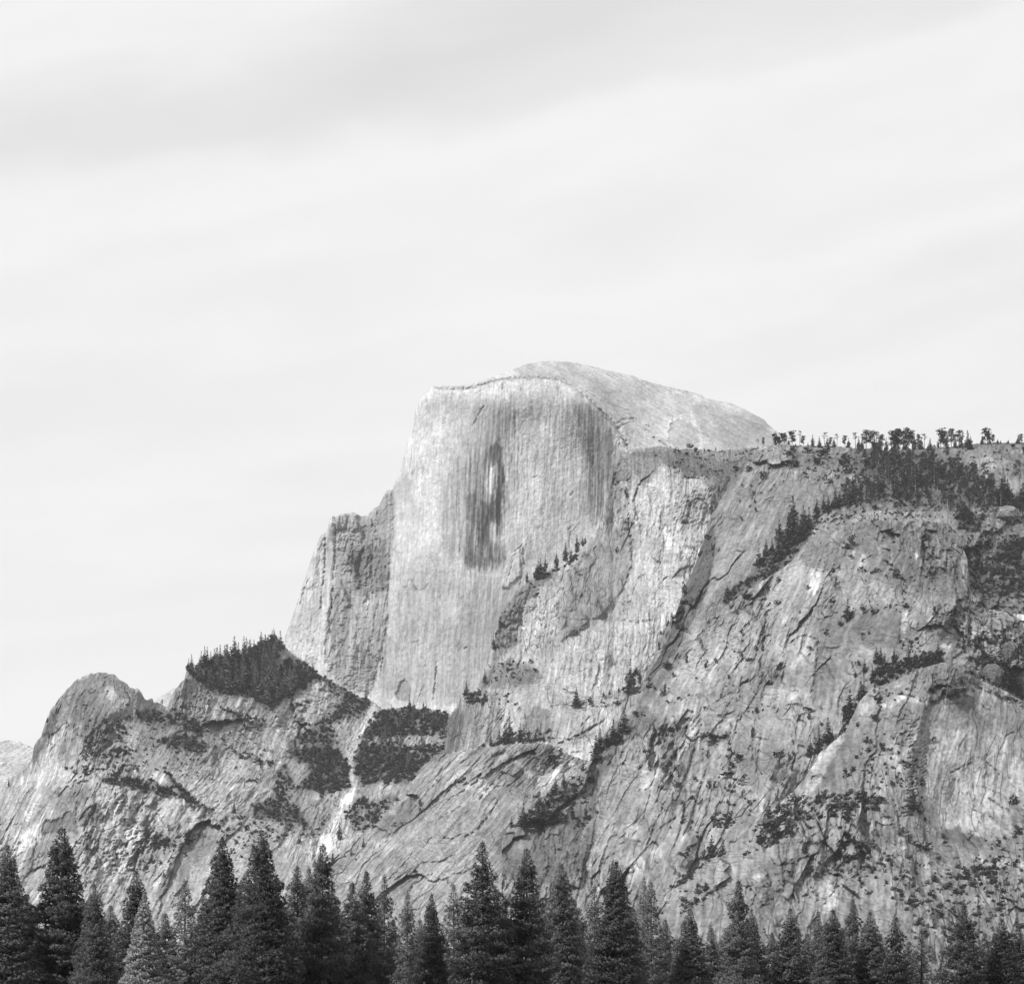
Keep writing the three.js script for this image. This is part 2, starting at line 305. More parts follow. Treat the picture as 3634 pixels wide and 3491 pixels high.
mass('distant_ridge', 'pale hazy far ridge behind the left rock knob', 'ridge', {
  seed: 3, left: 900, ang: 40, step: 6, k: { base: 0.47, ribs: 0.5, flake: 0.2, facet: 0.15, big: 0.6, mott: 0.6 }, jag: 3,
  top: [-120, 2665, 0, 2631, 30, 2626, 70, 2632, 95, 2645, 120, 2655, 200, 2700, 420, 2590, 500, 2515, 545, 2487, 575, 2465, 640, 2432, 720, 2420, 780, 2440],
  bot: [-120, 2900, 110, 2860, 300, 2760, 560, 2600, 780, 2560],
  ctrl: [0, 2631, 8600, 0, 2850, 8000, 100, 2650, 8600, 600, 2440, 8700, 560, 2550, 8300, 300, 2750, 8200, 760, 2450, 8800],
  polys: [[[0, 2790, 60, 2740, 110, 2700, 125, 2720, 60, 2775, 0, 2830], { a: 0.6, soft: 14 }]],
});

// dark water streaks on the face: zones of [u0, u1, v0, v1, how many, least and most length, least and most darkening, half width]
reseed(77);
const streaks = [];
for (const [u0, u1, v0, v1, n, l0, l1, a0, a1, w] of [
  [1754, 1798, 1540, 1760, 34, 50, 200, 0.25, 0.7, 2.6], [1745, 1782, 1700, 1860, 20, 40, 120, 0.3, 0.75, 2.8], [1640, 1735, 1560, 1760, 40, 50, 220, 0.1, 0.42, 2.4], [1685, 1746, 1770, 1900, 30, 30, 110, 0.2, 0.6, 3], [1590, 1700, 1600, 1960, 40, 40, 140, 0.08, 0.3, 2.4],
  [1636, 1790, 1928, 1990, 46, 26, 60, 0.2, 0.62, 3], [1640, 1735, 1820, 1930, 26, 60, 160, 0.12, 0.42, 2.4], [1770, 1850, 1410, 1600, 40, 60, 220, 0.1, 0.42, 2], [1560, 1650, 1560, 1800, 18, 80, 240, 0.06, 0.2, 2.6],
  [2040, 2172, 1440, 1620, 56, 40, 160, 0.1, 0.42, 3], [2075, 2160, 1600, 1780, 34, 50, 150, 0.12, 0.42, 2], [1850, 2050, 1430, 1760, 40, 70, 260, 0.06, 0.26, 1.7], [1420, 1600, 1500, 2000, 30, 60, 260, 0.05, 0.16, 2.6], [1400, 1780, 2040, 2350, 60, 60, 260, 0.06, 0.22, 2], [1200, 1370, 1900, 2350, 40, 40, 160, 0.1, 0.32, 3.2],
]) for (let i = 0; i < n; i++) { const u = (u0 + u1) / 2 + (rnd() + rnd() + rnd() - 1.5) * (u1 - u0) * 0.55, v = rr(v0, v1) + rr(-26, 26), l = rr(l0, l1) * rr(0.7, 1.25); streaks.push([[u, v, u + rr(-2, 2), v + l * 0.5, u + rr(-3, 3), v + l], { w: w * rr(0.6, 1.4), a: rr(a0, a1), straight: 1, solid: 1 }]); }
for (const [u0, u1, v0, v1, n, l0, l1, a] of [[1690, 1760, 1600, 1700, 14, 40, 140, 0.35], [1640, 1720, 1860, 1960, 12, 30, 90, 0.25], [1440, 1560, 1480, 1900, 26, 40, 180, 0.14], [1800, 1880, 1480, 1760, 14, 50, 160, 0.16], [1400, 1560, 2000, 2300, 14, 40, 160, 0.12], [1060, 1180, 1900, 2240, 14, 60, 200, 0.16]])
  for (let i = 0; i < n; i++) { const u = rr(u0, u1), v = rr(v0, v1), l = rr(l0, l1); streaks.push([[u, v, u + rr(-2, 2), v + l], { w: rr(1.6, 4), a: -a * rr(0.5, 1.3), straight: 1, solid: 1 }]); }

// ---- the great half dome with its sheer face, and the broken shoulder on its left
mass('granite_dome', 'huge pale granite dome with a sheer streaked face rising in the middle', 'mountain', {
  seed: 11, ang: 3, jag: 1.6, face: true, step: 2.5, k: { base: 0.46, ribs: 0.3, flake: 0.1, rough: 0.22, facet: 0.03, big: 0.3, streak: 0.36, wob: 0.25, mott: 0.95, joint: 0.45, round: 16, amp: 1, vary: 0.3, seep: 0.3, pc: 1 },
  top: [990, 2330, 1000, 2288, 1040, 2180, 1065, 2100, 1095, 2010, 1115, 1950, 1130, 1915, 1136, 1900, 1145, 1888, 1160, 1885, 1167, 1850, 1177, 1829, 1190, 1834, 1200, 1826, 1232, 1821, 1255, 1818, 1280, 1830, 1305, 1831, 1322, 1805, 1345, 1794, 1355, 1770, 1372, 1740, 1392, 1737, 1405, 1705, 1412, 1695, 1430, 1630, 1447, 1565, 1460, 1540, 1470, 1495, 1472, 1460, 1482, 1430, 1505, 1402, 1527, 1389, 1531, 1371, 1590, 1369, 1625, 1369, 1670, 1361, 1710, 1351, 1760, 1334, 1810, 1316, 1860, 1294, 1900, 1284, 1960, 1280, 2035, 1285, 2100, 1299, 2180, 1319, 2250, 1334, 2270, 1343, 2330, 1362, 2420, 1382, 2490, 1400, 2502, 1412, 2545, 1421, 2600, 1432, 2640, 1450, 2680, 1472, 2715, 1490, 2725, 1505, 2770, 1540, 2800, 1570, 2860, 1640],
  bot: [990, 2380, 1080, 2400, 1300, 2540, 1620, 2580, 1720, 2520, 1790, 2250, 1900, 2120, 2110, 2000, 2200, 1720, 2260, 1650, 2860, 1660],
  ctrl: [1000, 2300, 5230, 1065, 2100, 5290, 1115, 1950, 5330, 1177, 1835, 5300, 1150, 2300, 5170, 1280, 1840, 5330, 1280, 2100, 5270, 1300, 2450, 5150, 1390, 1750, 5290, 1420, 2000, 5230, 1450, 1600, 5290, 1480, 1440, 5300, 1500, 2480, 5120, 1535, 1380, 5250, 1640, 1372, 5240, 1650, 1700, 5190, 1650, 2100, 5150, 1750, 2300, 5130, 1780, 1345, 5235, 1900, 1345, 5225, 1900, 1290, 5330, 1900, 1800, 5175, 2050, 1390, 5230, 2060, 1300, 5400, 2100, 1900, 5180, 2170, 1510, 5235, 2180, 1700, 5215, 2250, 1600, 5240, 2260, 1470, 5330, 2270, 1350, 5480, 2400, 1590, 5230, 2420, 1480, 5360, 2450, 1395, 5540, 1900, 1500, 5208, 1900, 1650, 5192, 1750, 1500, 5213, 2050, 1600, 5207, 2050, 1750, 5194, 1650, 1500, 5218, 1550, 1550, 5242, 1550, 1750, 5216, 1780, 1600, 5200, 1780, 1900, 5166, 2600, 1580, 5260, 2600, 1500, 5370, 2620, 1440, 5520, 2760, 1570, 5330, 2760, 1535, 5420],
  polys: [
    // the rounded back of the dome, worn smooth
    [[1540, 1374, 1660, 1378, 1720, 1362, 1790, 1345, 1900, 1341, 1985, 1345, 2030, 1372, 2085, 1410, 2120, 1445, 2150, 1480, 2190, 1525, 2225, 1580, 2250, 1640, 2900, 1660, 2900, 1300, 1900, 1200, 1540, 1330], { a: 0.92, fl: 1.2, soft: 4, rg: 1.2, turn: -0.95 }],
    // rim of the face: broken pale blocks
    [[1535, 1376, 1640, 1380, 1760, 1352, 1900, 1345, 1990, 1350, 2040, 1380, 2030, 1395, 1950, 1385, 1800, 1385, 1700, 1400, 1600, 1420, 1540, 1400], { a: 1.06, rg: 1.9, fl: 2, soft: 12 }],
    [[1470, 1500, 1472, 1440, 1500, 1400, 1535, 1390, 1520, 1420, 1490, 1470], { a: 1.02, rg: 2.2, soft: 6 }],
    [[1700, 1351, 1760, 1345, 1800, 1348, 1790, 1372, 1740, 1385, 1690, 1392], { a: 0.85, rg: 1.5, soft: 8 }],
    [[2100, 1440, 2150, 1480, 2200, 1530, 2240, 1600, 2220, 1620, 2185, 1560, 2140, 1500], { a: 1.04, rg: 2.4, fl: 2, soft: 10 }],
    // face, left part: a little paler; bands of grey
    [[1450, 1580, 1500, 1450, 1560, 1420, 1620, 1500, 1600, 1620, 1560, 1900, 1440, 1960, 1400, 1800], { a: 1.07, soft: 40 }],
    [[1620, 1430, 1700, 1410, 1800, 1430, 1820, 1520, 1760, 1560, 1690, 1590, 1640, 1620, 1620, 1500], { a: 0.84, soft: 30, st: 0.18, drip: 30 }],
    [[1560, 1700, 1620, 1640, 1660, 1620, 1650, 1800, 1640, 1960, 1600, 2000, 1560, 1900], { a: 0.86, soft: 26, st: 0.25, drip: 30 }],
    // the black water stains
    [[1640, 1650, 1690, 1600, 1720, 1560, 1745, 1530, 1800, 1420, 1815, 1470, 1795, 1560, 1770, 1620, 1765, 1700, 1775, 1740, 1770, 1840, 1750, 1830, 1735, 1790, 1740, 1850, 1720, 1900, 1735, 1960, 1700, 2010, 1650, 2015, 1640, 1960, 1660, 1850, 1645, 1760], { a: 0.9, soft: 30, st: 0.45, drip: 40 }],
    [[1700, 1620, 1730, 1600, 1740, 1640, 1732, 1760, 1738, 1800, 1720, 1900, 1690, 1880, 1650, 1840, 1665, 1760, 1690, 1700], { a: 0.8, soft: 22, st: 0.55, drip: 40 }],
    [[1735, 1590, 1760, 1570, 1786, 1590, 1780, 1650, 1795, 1690, 1782, 1720, 1776, 1840, 1762, 1842, 1757, 1770, 1764, 1700, 1768, 1650, 1745, 1650], { a: 0.36, soft: 3, st: 0.35, drip: 14 }],
    [[1690, 1650, 1740, 1600, 1742, 1660, 1728, 1740, 1720, 1760, 1698, 1760, 1690, 1720], { a: 0.8, soft: 8, st: 0.6, drip: 24 }],
    [[1650, 1760, 1690, 1740, 1712, 1780, 1740, 1790, 1732, 1850, 1700, 1862, 1650, 1850], { a: 0.64, soft: 5, st: 0.45, drip: 22 }],
    [[1740, 1780, 1772, 1760, 1768, 1850, 1740, 1860, 1736, 1930, 1712, 1940, 1715, 1870], { a: 0.46, soft: 3.5, st: 0.4, drip: 16 }],
    [[1640, 1975, 1672, 1956, 1706, 1970, 1735, 1935, 1785, 1928, 1795, 1960, 1784, 2000, 1766, 2018, 1740, 2000, 1726, 2012, 1708, 2030, 1690, 2010, 1672, 2026, 1652, 2006], { a: 0.6, soft: 9, st: 0.5, drip: 34 }],
    [[1640, 1870, 1720, 1860, 1730, 1930, 1700, 1960, 1650, 1955], { a: 0.84, soft: 14, st: 0.5, drip: 30 }],
    [[1755, 1420, 1830, 1400, 1836, 1500, 1800, 1580, 1770, 1640, 1700, 1640, 1720, 1560], { a: 0.82, soft: 24, st: 0.4, drip: 40 }],
    // pale flakes left standing inside the stain
    [[1740, 1655, 1760, 1646, 1757, 1700, 1755, 1750, 1744, 1790, 1738, 1740], { a: 1.25, soft: 4, z: -1.5, drip: 20, st: 0.45 }],
    [[1738, 1530, 1760, 1520, 1764, 1575, 1745, 1585], { a: 1.25, soft: 4, st: 0.3, drip: 30 }],
    [[1752, 1860, 1768, 1800, 1772, 1846, 1790, 1850, 1792, 1930, 1748, 1935, 1742, 1890], { a: 1.25, soft: 6, st: 0.4, drip: 36 }],
    [[1780, 1560, 1815, 1500, 1812, 1600, 1800, 1640, 1782, 1620], { a: 1.22, soft: 6, st: 0.35, drip: 30 }],
    // right part of the face: pale with fine dark lines, then the stain in the corner
    [[1800, 1430, 1900, 1400, 2040, 1430, 2060, 1560, 2090, 1760, 2100, 1880, 2000, 1960, 1900, 1980, 1830, 1940, 1800, 1760, 1790, 1620], { a: 1.08, soft: 16, st: 0.13, drip: 30 }],
    [[1900, 1410, 2030, 1420, 2050, 1540, 2080, 1700, 2060, 1780, 1960, 1640, 1900, 1560], { soft: 22, st: 0.2, drip: 30 }],
    [[2030, 1440, 2060, 1430, 2110, 1450, 2145, 1486, 2168, 1520, 2180, 1590, 2170, 1680, 2150, 1720, 2120, 1705, 2085, 1640, 2062, 1560, 2046, 1490], { a: 0.68, soft: 10, st: 0.4, drip: 30 }],
    [[2060, 1560, 2140, 1640, 2165, 1700, 2150, 1820, 2110, 1870, 2080, 1760], { a: 0.94, soft: 18, st: 0.55, drip: 30 }],
    // lower face, greyer, finely streaked
    [[1390, 1960, 1480, 1990, 1640, 2026, 1780, 2030, 1850, 2070, 1800, 2200, 1740, 2400, 1640, 2520, 1330, 2520, 1370, 2200], { a: 0.88, soft: 80, st: 0.14 }],
    [[1640, 2070, 1760, 2080, 1840, 2080, 1790, 2240, 1730, 2400, 1650, 2480, 1600, 2300], { a: 0.88, soft: 20, st: 0.2, drip: 30 }],
    [[1420, 2420, 1432, 2412, 1446, 2420, 1460, 2448, 1456, 2485, 1420, 2490, 1404, 2462], { a: 0.76, soft: 4, z: 5 }],
    // pedestal flake
    [[1830, 1956, 1852, 1934, 1856, 1990, 1848, 2004, 1850, 2040, 1800, 2082, 1782, 2080, 1792, 2020, 1806, 1985], { a: 1.06, soft: 2, z: -5 }],
    // the broken shoulder on the left
    [[1000, 2300, 1060, 2100, 1130, 1900, 1160, 1880, 1186, 1834, 1186, 2000, 1150, 2150, 1130, 2300, 1100, 2420], { a: 0.88, soft: 4, rg: 3, fl: 1.5 }],
    [[1188, 1834, 1260, 1818, 1320, 1810, 1372, 1740, 1394, 1740, 1398, 1860, 1386, 1960, 1380, 2060, 1376, 2200, 1350, 2340, 1316, 2470, 1200, 2440, 1140, 2320, 1160, 2150, 1186, 2040], { a: 0.72, soft: 12, rg: 4.5, fl: 3, st: 0.2 }],
    [[1240, 1960, 1300, 1935, 1370, 1930, 1378, 2010, 1374, 2090, 1300, 2120, 1250, 2090, 1236, 2020], { a: 0.62, soft: 16, rg: 1.4 }],
    [[1196, 1860, 1240, 1870, 1300, 1905, 1320, 1880, 1250, 1850, 1220, 1836], { a: 0.82, soft: 10 }],
    [[1166, 2080, 1230, 2060, 1250, 2200, 1240, 2330, 1190, 2300], { a: 0.86, soft: 16, st: 0.25, drip: 30 }],
    [[1302, 2120, 1314, 2102, 1332, 2108, 1332, 2125, 1318, 2120, 1306, 2165, 1300, 2180], { a: 1.35, soft: 3 }],
    [[1164, 1850, 1177, 1832, 1187, 1840, 1190, 1930, 1180, 2060, 1160, 2140, 1155, 2060, 1164, 1940], { a: 1.08, soft: 3, rg: 0.5 }],
    // pale scree at the foot of the wall
    [[1175, 2395, 1250, 2440, 1305, 2462, 1330, 2430, 1380, 2452, 1420, 2490, 1500, 2500, 1560, 2508, 1640, 2500, 1640, 2600, 1300, 2600, 1180, 2440], { a: 1.24, soft: 7, rg: 0.8, fl: 0.4 }],
    // upper dome: worn patches, darker right flank
    [[2260, 1436, 2300, 1415, 2335, 1432, 2320, 1450, 2270, 1448], { a: 1.16, soft: 12 }],
    [[2420, 1395, 2480, 1402, 2500, 1420, 2440, 1440], { a: 1.10, soft: 12 }],
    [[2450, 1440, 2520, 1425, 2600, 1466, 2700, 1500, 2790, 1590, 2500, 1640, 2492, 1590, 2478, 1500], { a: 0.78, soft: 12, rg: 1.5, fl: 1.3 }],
    [[2374, 1530, 2388, 1492, 2420, 1483, 2460, 1500, 2482, 1530, 2486, 1580, 2476, 1596, 2400, 1592, 2372, 1568], { a: 0.80, soft: 4, z: 5, rg: 1.4 }],
    [[2200, 1560, 2260, 1500, 2330, 1540, 2390, 1600, 2300, 1610, 2230, 1610], { a: 0.92, soft: 14, rg: 1.5 }],
  ],
  lines: [
    [[1530, 1379, 1590, 1384, 1660, 1379, 1720, 1363, 1790, 1346, 1850, 1339, 1900, 1342, 1985, 1346, 2030, 1373, 2085, 1411, 2120, 1446, 2150, 1481, 2185, 1521, 2205, 1556], { w: 5, z: 7, a: 0.26, solid: 1 }],
    [[2128, 1450, 2160, 1480, 2190, 1515, 2215, 1560, 2234, 1590], { w: 4.5, z: 6, a: 0.26, solid: 1 }],
    [[2000, 1345, 2060, 1372, 2130, 1421, 2180, 1441, 2265, 1467], { w: 2.5, z: 3, a: 0.12 }],
    [[2185, 1505, 2210, 1490, 2240, 1484, 2262, 1487], { w: 3.5, z: 6, a: 0.28 }],
    [[2190, 1520, 2225, 1502, 2252, 1496], { w: 3, z: 4, a: 0.2 }],
    [[2315, 1548, 2350, 1570, 2388, 1592], { w: 3.5, z: 7, a: 0.35 }],
    [[2368, 1520, 2380, 1488, 2420, 1477, 2465, 1496, 2490, 1535, 2495, 1590], { w: 6, z: -2, a: -0.2 }],
    [[2450, 1430, 2456, 1470, 2464, 1510], { w: 5, a: -0.14 }],
    [[2290, 1526, 2305, 1528], { w: 3, z: 4, a: 0.4 }], [[2292, 1509, 2306, 1510], { w: 3, z: 4, a: 0.3 }],
    [[1392, 1738, 1397, 1850, 1386, 1950, 1380, 2060, 1377, 2200, 1350, 2330, 1315, 2470], { w: 5, z: 4, a: 0.16, solid: 1 }],
    [[1190, 1836, 1189, 1900, 1186, 2000, 1176, 2150, 1160, 2240], { w: 3.5, z: 6, a: 0.25 }],
    [[1153, 1900, 1153, 2000, 1148, 2060, 1134, 2180], { w: 3, z: 6, a: 0.4 }],
    [[1098, 2050, 1078, 2090, 1062, 2150], { w: 3, z: 5, a: 0.35 }],
    [[1815, 1962, 1835, 1950, 1854, 1933], { w: 2.2, z: 4, a: 0.5 }], [[1847, 1945, 1848, 2000, 1845, 2090], { w: 2.2, z: 3, a: 0.4 }],
    [[1830, 1960, 1815, 2010, 1800, 2060], { w: 2, z: 3, a: 0.25 }],
    
    [[1552, 2340, 1546, 2400, 1538, 2485], { w: 3, z: 5, a: 0.42 }],
    [[1630, 2303, 1664, 2296], { w: 2.5, z: 4, a: 0.4 }],
    [[1500, 2130, 1498, 2220, 1494, 2290], { w: 4, a: -0.14 }], [[1454, 2275, 1494, 2268, 1512, 2290], { w: 3, z: -2, a: -0.12 }],
    [[1372, 2190, 1369, 2240], { w: 2.5, z: 4, a: 0.4 }], [[1360, 2330, 1350, 2380], { w: 3, z: 5, a: 0.45 }],
    [[1680, 1510, 1692, 1480, 1720, 1438], { w: 3, z: 3, a: 0.2 }],
    [[1548, 1590, 1550, 1630], { w: 2.5, z: 3, a: 0.3 }],
    [[2025, 1755, 2034, 1746], { w: 3, z: 3, a: 0.5 }], [[2015, 1880, 2034, 1862], { w: 2.5, z: 3, a: 0.35 }],
    [[1460, 1980, 1470, 1940, 1480, 1900], { w: 6, a: -0.14 }], [[1462, 1830, 1480, 1740, 1500, 1640], { w: 8, a: -0.1 }], [[1450, 1760, 1452, 1700], { w: 6, a: -0.1 }],
    ...streaks,
    ...[...Array(34)].map((_, i) => { const u = 1795 + i * 10.4 + 6 * noise(i * 3.7, 1), v = 1425 + 40 * noise(i * 2.3, 5) + Math.abs(i - 14) * 2; return [[u, v, u + 2, v + 160, u + 3, v + 240 + 200 * Math.abs(noise(i * 1.9, 8))], { w: 1.8 + Math.abs(noise(i * 5.1, 2)), a: 0.2 + 0.25 * Math.abs(noise(i * 4.3, 3)) }]; }),
  ],
});

// ---- the pale pillar, its bench and the broken wall below, right of and under the face
mass('rock_pillar', 'pale cliff pillar under the right side of the dome, with broken ledges below', 'cliff', {
  seed: 23, ang: 6, jag: 3.4, k: { base: 0.33, facet: 0.18, ribs: 0.5, flake: 0.4, rough: 0.45, seep: 0.4, big: 0.7, wob: 0.5, round: 14, mott: 0.85 },
  top: [1570, 2720, 1578, 2670, 1588, 2600, 1592, 2540, 1620, 2508, 1640, 2462, 1660, 2455, 1690, 2447, 1705, 2410, 1730, 2360, 1750, 2265, 1770, 2195, 1800, 2140, 1830, 2095, 1870, 2060, 1910, 2040, 1995, 2010, 2065, 1945, 2115, 1885, 2145, 1830, 2160, 1750, 2170, 1680, 2177, 1612, 2205, 1596, 2238, 1612, 2258, 1590, 2350, 1583, 2400, 1595, 2450, 1592, 2550, 1600, 2680, 1588, 2760, 1575, 2850, 1600],
  bot: [1570, 2740, 1700, 2700, 1980, 2720, 2120, 2700, 2200, 2620, 2300, 2460, 2400, 2300, 2480, 2080, 2560, 1860, 2620, 1720, 2700, 1640, 2850, 1640],
  ctrl: [1590, 2600, 4640, 1650, 2460, 4700, 1680, 2650, 4560, 1740, 2330, 4790, 1760, 2500, 4640, 1840, 2650, 4500, 1850, 2090, 4890, 1850, 2300, 4760, 1960, 2480, 4600, 2000, 2010, 4960, 2010, 2200, 4790, 2030, 2640, 4480, 2080, 1940, 4980, 2150, 2500, 4560, 2110, 2350, 4670, 2170, 1700, 5090, 2200, 1850, 4950, 2170, 2060, 4860, 2250, 1620, 5040, 2250, 1800, 4930, 2260, 2050, 4820, 2240, 2300, 4690, 2360, 1590, 5080, 2370, 1650, 4960, 2380, 1800, 4890, 2400, 2050, 4790, 2380, 2200, 4700, 2500, 1700, 4940, 2500, 1840, 4860, 2450, 1600, 5130, 2600, 1595, 5150, 2560, 1680, 4990, 2680, 1595, 5180, 2780, 1590, 5200],
  polys: [
    // bench on top: dark layered ledges
    [[2240, 1615, 2258, 1588, 2350, 1580, 2450, 1588, 2700, 1580, 2700, 1640, 2620, 1660, 2590, 1740, 2560, 1800, 2530, 1830, 2525, 1740, 2500, 1695, 2480, 1698, 2430, 1692, 2425, 1672, 2400, 1656, 2360, 1650, 2330, 1625], { a: 0.56, soft: 7, rg: 1.8, fl: 2 }],
    [[2330, 1600, 2480, 1605, 2560, 1640, 2620, 1640, 2600, 1700, 2500, 1690, 2430, 1690, 2420, 1665, 2350, 1640], { a: 0.80, soft: 8 }],
    [[2420, 1660, 2500, 1645, 2560, 1665, 2600, 1690, 2560, 1740, 2505, 1692, 2440, 1688], { a: 0.86, soft: 8, z: -8 }],
    // pillar's dark left rim and chimney
    [[2240, 1612, 2330, 1600, 2345, 1640, 2320, 1700, 2290, 1720, 2255, 1690, 2238, 1760, 2232, 1700], { a: 0.72, soft: 9, st: 0.3 }],
    [[2350, 1660, 2420, 1680, 2520, 1700, 2528, 1840, 2500, 1900, 2470, 2000, 2400, 2180, 2300, 2150, 2250, 1900, 2270, 1760], { a: 1.13, soft: 10, fl: 0.7 }],
    [[2410, 1720, 2500, 1740, 2520, 1840, 2470, 1870, 2420, 1860], { rg: 2.4, soft: 16, a: 0.95 }],
    [[2357, 1880, 2366, 1866, 2378, 1880, 2388, 1920, 2384, 1955, 2368, 1950, 2360, 1920], { a: 1.26, soft: 2, z: -2 }],
    [[2300, 1715, 2316, 1705, 2320, 1725, 2304, 1732], { a: 1.2, soft: 3 }],
    [[2400, 1960, 2450, 1935, 2480, 1960, 2470, 1990, 2410, 1985], { a: 1.14, soft: 5, rg: 1.6 }],
    // gully beside the face
    [[2168, 1640, 2178, 1604, 2210, 1594, 2238, 1612, 2232, 1700, 2225, 1810, 2180, 1840, 2140, 1850, 2160, 1760], { a: 0.80, soft: 5, rg: 3, fl: 2, z: 12 }],
    // grey rounded ramp left of the pillar
    [[2040, 1990, 2110, 1900, 2150, 1850, 2222, 1812, 2228, 1880, 2242, 1960, 2240, 2010, 2215, 2080, 2150, 2180, 2060, 2230, 1990, 2280, 1960, 2180, 2000, 2080], { a: 0.80, soft: 12, z: -9, rg: 2.2, fl: 2 }],
    [[1960, 2180, 2030, 2120, 2160, 2100, 2220, 2060, 2230, 2150, 2160, 2250, 2040, 2290], { a: 0.95, soft: 20, rg: 1.8, fl: 2 }],
    // roof flake
    [[2386, 2053, 2410, 2020, 2440, 2010, 2462, 2008, 2450, 2030, 2420, 2042], { a: 0.55, soft: 2, z: 6 }],
    // lower middle wall: pale patches
    [[1880, 2180, 1960, 2110, 1990, 2140, 1980, 2230, 1930, 2300, 1850, 2330, 1830, 2260], { a: 1.1, soft: 16, rg: 1.6 }],
    [[2060, 2240, 2200, 2190, 2380, 2180, 2340, 2290, 2290, 2370, 2240, 2450, 2100, 2440, 2000, 2480, 1940, 2400, 1990, 2310], { a: 1.10, soft: 14, rg: 1.2, st: 0.1 }],
    [[2300, 2130, 2400, 2140, 2380, 2210, 2300, 2240], { a: 1.1, soft: 10, rg: 1.6 }],
    // dark broken band and the pinnacle
    [[1755, 2270, 1770, 2190, 1830, 2095, 1900, 2050, 1960, 2040, 1890, 2110, 1850, 2150, 1840, 2280, 1770, 2340, 1740, 2400], { a: 0.5, soft: 9, rg: 2.4, fl: 1.6 }],
    [[1700, 2420, 1735, 2370, 1800, 2340, 1900, 2370, 1930, 2400, 1880, 2430, 1800, 2440, 1700, 2450], { a: 0.66, soft: 12, rg: 2.2 }],
    [[1640, 2468, 1700, 2450, 1760, 2460, 1790, 2560, 1760, 2640, 1660, 2660, 1580, 2680, 1592, 2540], { a: 0.90, soft: 10, rg: 2.2, st: 0.42 }],
    [[1590, 2550, 1630, 2510, 1645, 2560, 1625, 2660, 1575, 2690], { a: 0.62, soft: 6, st: 0.2 }],
    [[1780, 2440, 1860, 2420, 1850, 2520, 1800, 2600, 1770, 2560], { a: 1.1, soft: 10, rg: 2 }],
    [[1860, 2540, 1910, 2500, 1950, 2520, 1960, 2620, 1880, 2640, 1840, 2600], { a: 0.68, soft: 10, rg: 2 }],
    // bright slab with dark ramps under the tree ledge
    [[2010, 2660, 2060, 2640, 2110, 2620, 2108, 2700, 2060, 2730, 2000, 2680], { a: 1.2, soft: 6 }],
    [[1960, 2510, 2160, 2500, 2230, 2470, 2190, 2550, 2100, 2620, 2010, 2640, 1960, 2610], { a: 1.03, soft: 8, rg: 1.2, fl: 1.6 }],
  ],
  lines: [
    [[2240, 1680, 2232, 1760, 2230, 1840, 2240, 1930, 2244, 2000, 2215, 2085], { w: 3.5, z: 7, a: 0.25 }],
    [[2350, 1652, 2400, 1662, 2430, 1694, 2480, 1699, 2500, 1700, 2522, 1745, 2530, 1830], { w: 4, z: 7, a: 0.35 }],
    [[2420, 1670, 2424, 1700, 2420, 1740], { w: 3, z: 4, a: 0.45 }],
    [[2410, 1945, 2430, 1937, 2455, 1943, 2478, 1958], { w: 2.5, z: 4, a: 0.4 }], [[2400, 1975, 2440, 1985, 2475, 1983], { w: 2.2, z: 3, a: 0.35 }],
    [[2470, 1765, 2500, 1780, 2522, 1810, 2528, 1838], { w: 3, z: 6, a: 0.4 }], [[2420, 1780, 2424, 1840, 2420, 1860, 2470, 1850], { w: 2.6, z: 4, a: 0.35 }], [[2458, 1765, 2466, 1750, 2490, 1758], { w: 2.5, z: 4, a: 0.45 }], [[2440, 1790, 2480, 1800, 2500, 1796], { w: 2.5, z: 4, a: 0.35 }],
    [[2350, 2060, 2375, 2044], { w: 2.5, z: 4, a: 0.4 }], [[2250, 2090, 2265, 2055, 2285, 2038], { w: 2.4, z: 4, a: 0.35 }],
    [[2210, 2145, 2240, 2132], { w: 3, z: 5, a: 0.5 }],
    [[1990, 2190, 2060, 2200, 2130, 2195, 2200, 2200, 2260, 2208, 2350, 2195], { w: 2.6, z: 4, a: 0.22 }],
    [[2110, 2230, 2160, 2250, 2230, 2262, 2290, 2250, 2350, 2240], { w: 2.6, step: 5, a: 0.3, len: 30 }],
    [[1930, 2370, 2010, 2375, 2100, 2365, 2160, 2350, 2240, 2340], { w: 2.6, step: 4, a: 0.25, len: 30 }],
    [[2100, 2360, 2098, 2400, 2095, 2435], { w: 3, z: 3, a: 0.35 }], [[2080, 2370, 2078, 2420], { w: 3, z: 3, a: 0.3 }], [[2130, 2360, 2128, 2395], { w: 2.6, z: 3, a: 0.35 }],
    [[1980, 2500, 2030, 2490, 2100, 2480, 2170, 2470, 2240, 2445, 2300, 2440], { w: 5, step: 12, a: 0.4, len: 40 }],
    [[1950, 2510, 1980, 2500, 2060, 2510, 2160, 2505, 2230, 2480], { w: 3, z: 4, a: 0.25 }],
    [[1980, 2640, 2030, 2620, 2090, 2590, 2150, 2550], { w: 4, z: 9, a: 0.45 }], [[1960, 2620, 2020, 2622, 2070, 2618], { w: 2.6, z: 4, a: 0.4 }], [[1990, 2680, 2030, 2670, 2070, 2668], { w: 3, z: 5, a: 0.4 }],
    [[2060, 2580, 2085, 2550, 2100, 2540], { w: 3, z: 6, a: 0.4 }], [[1976, 2660, 2000, 2640], { w: 3, z: 5, a: 0.3 }],
    [[1760, 2560, 1790, 2520, 1800, 2470], { w: 3, z: 5, a: 0.25 }],
    [[1800, 2140, 1850, 2105, 1870, 2095], { w: 4, z: 5, a: 0.4 }], [[1985, 2070, 2000, 2090, 2015, 2130], { w: 4, z: 8, a: 0.5 }], [[1930, 2080, 1970, 2072, 1990, 2088], { w: 3.5, step: 8, a: 0.5, len: 20 }],
  ],
});

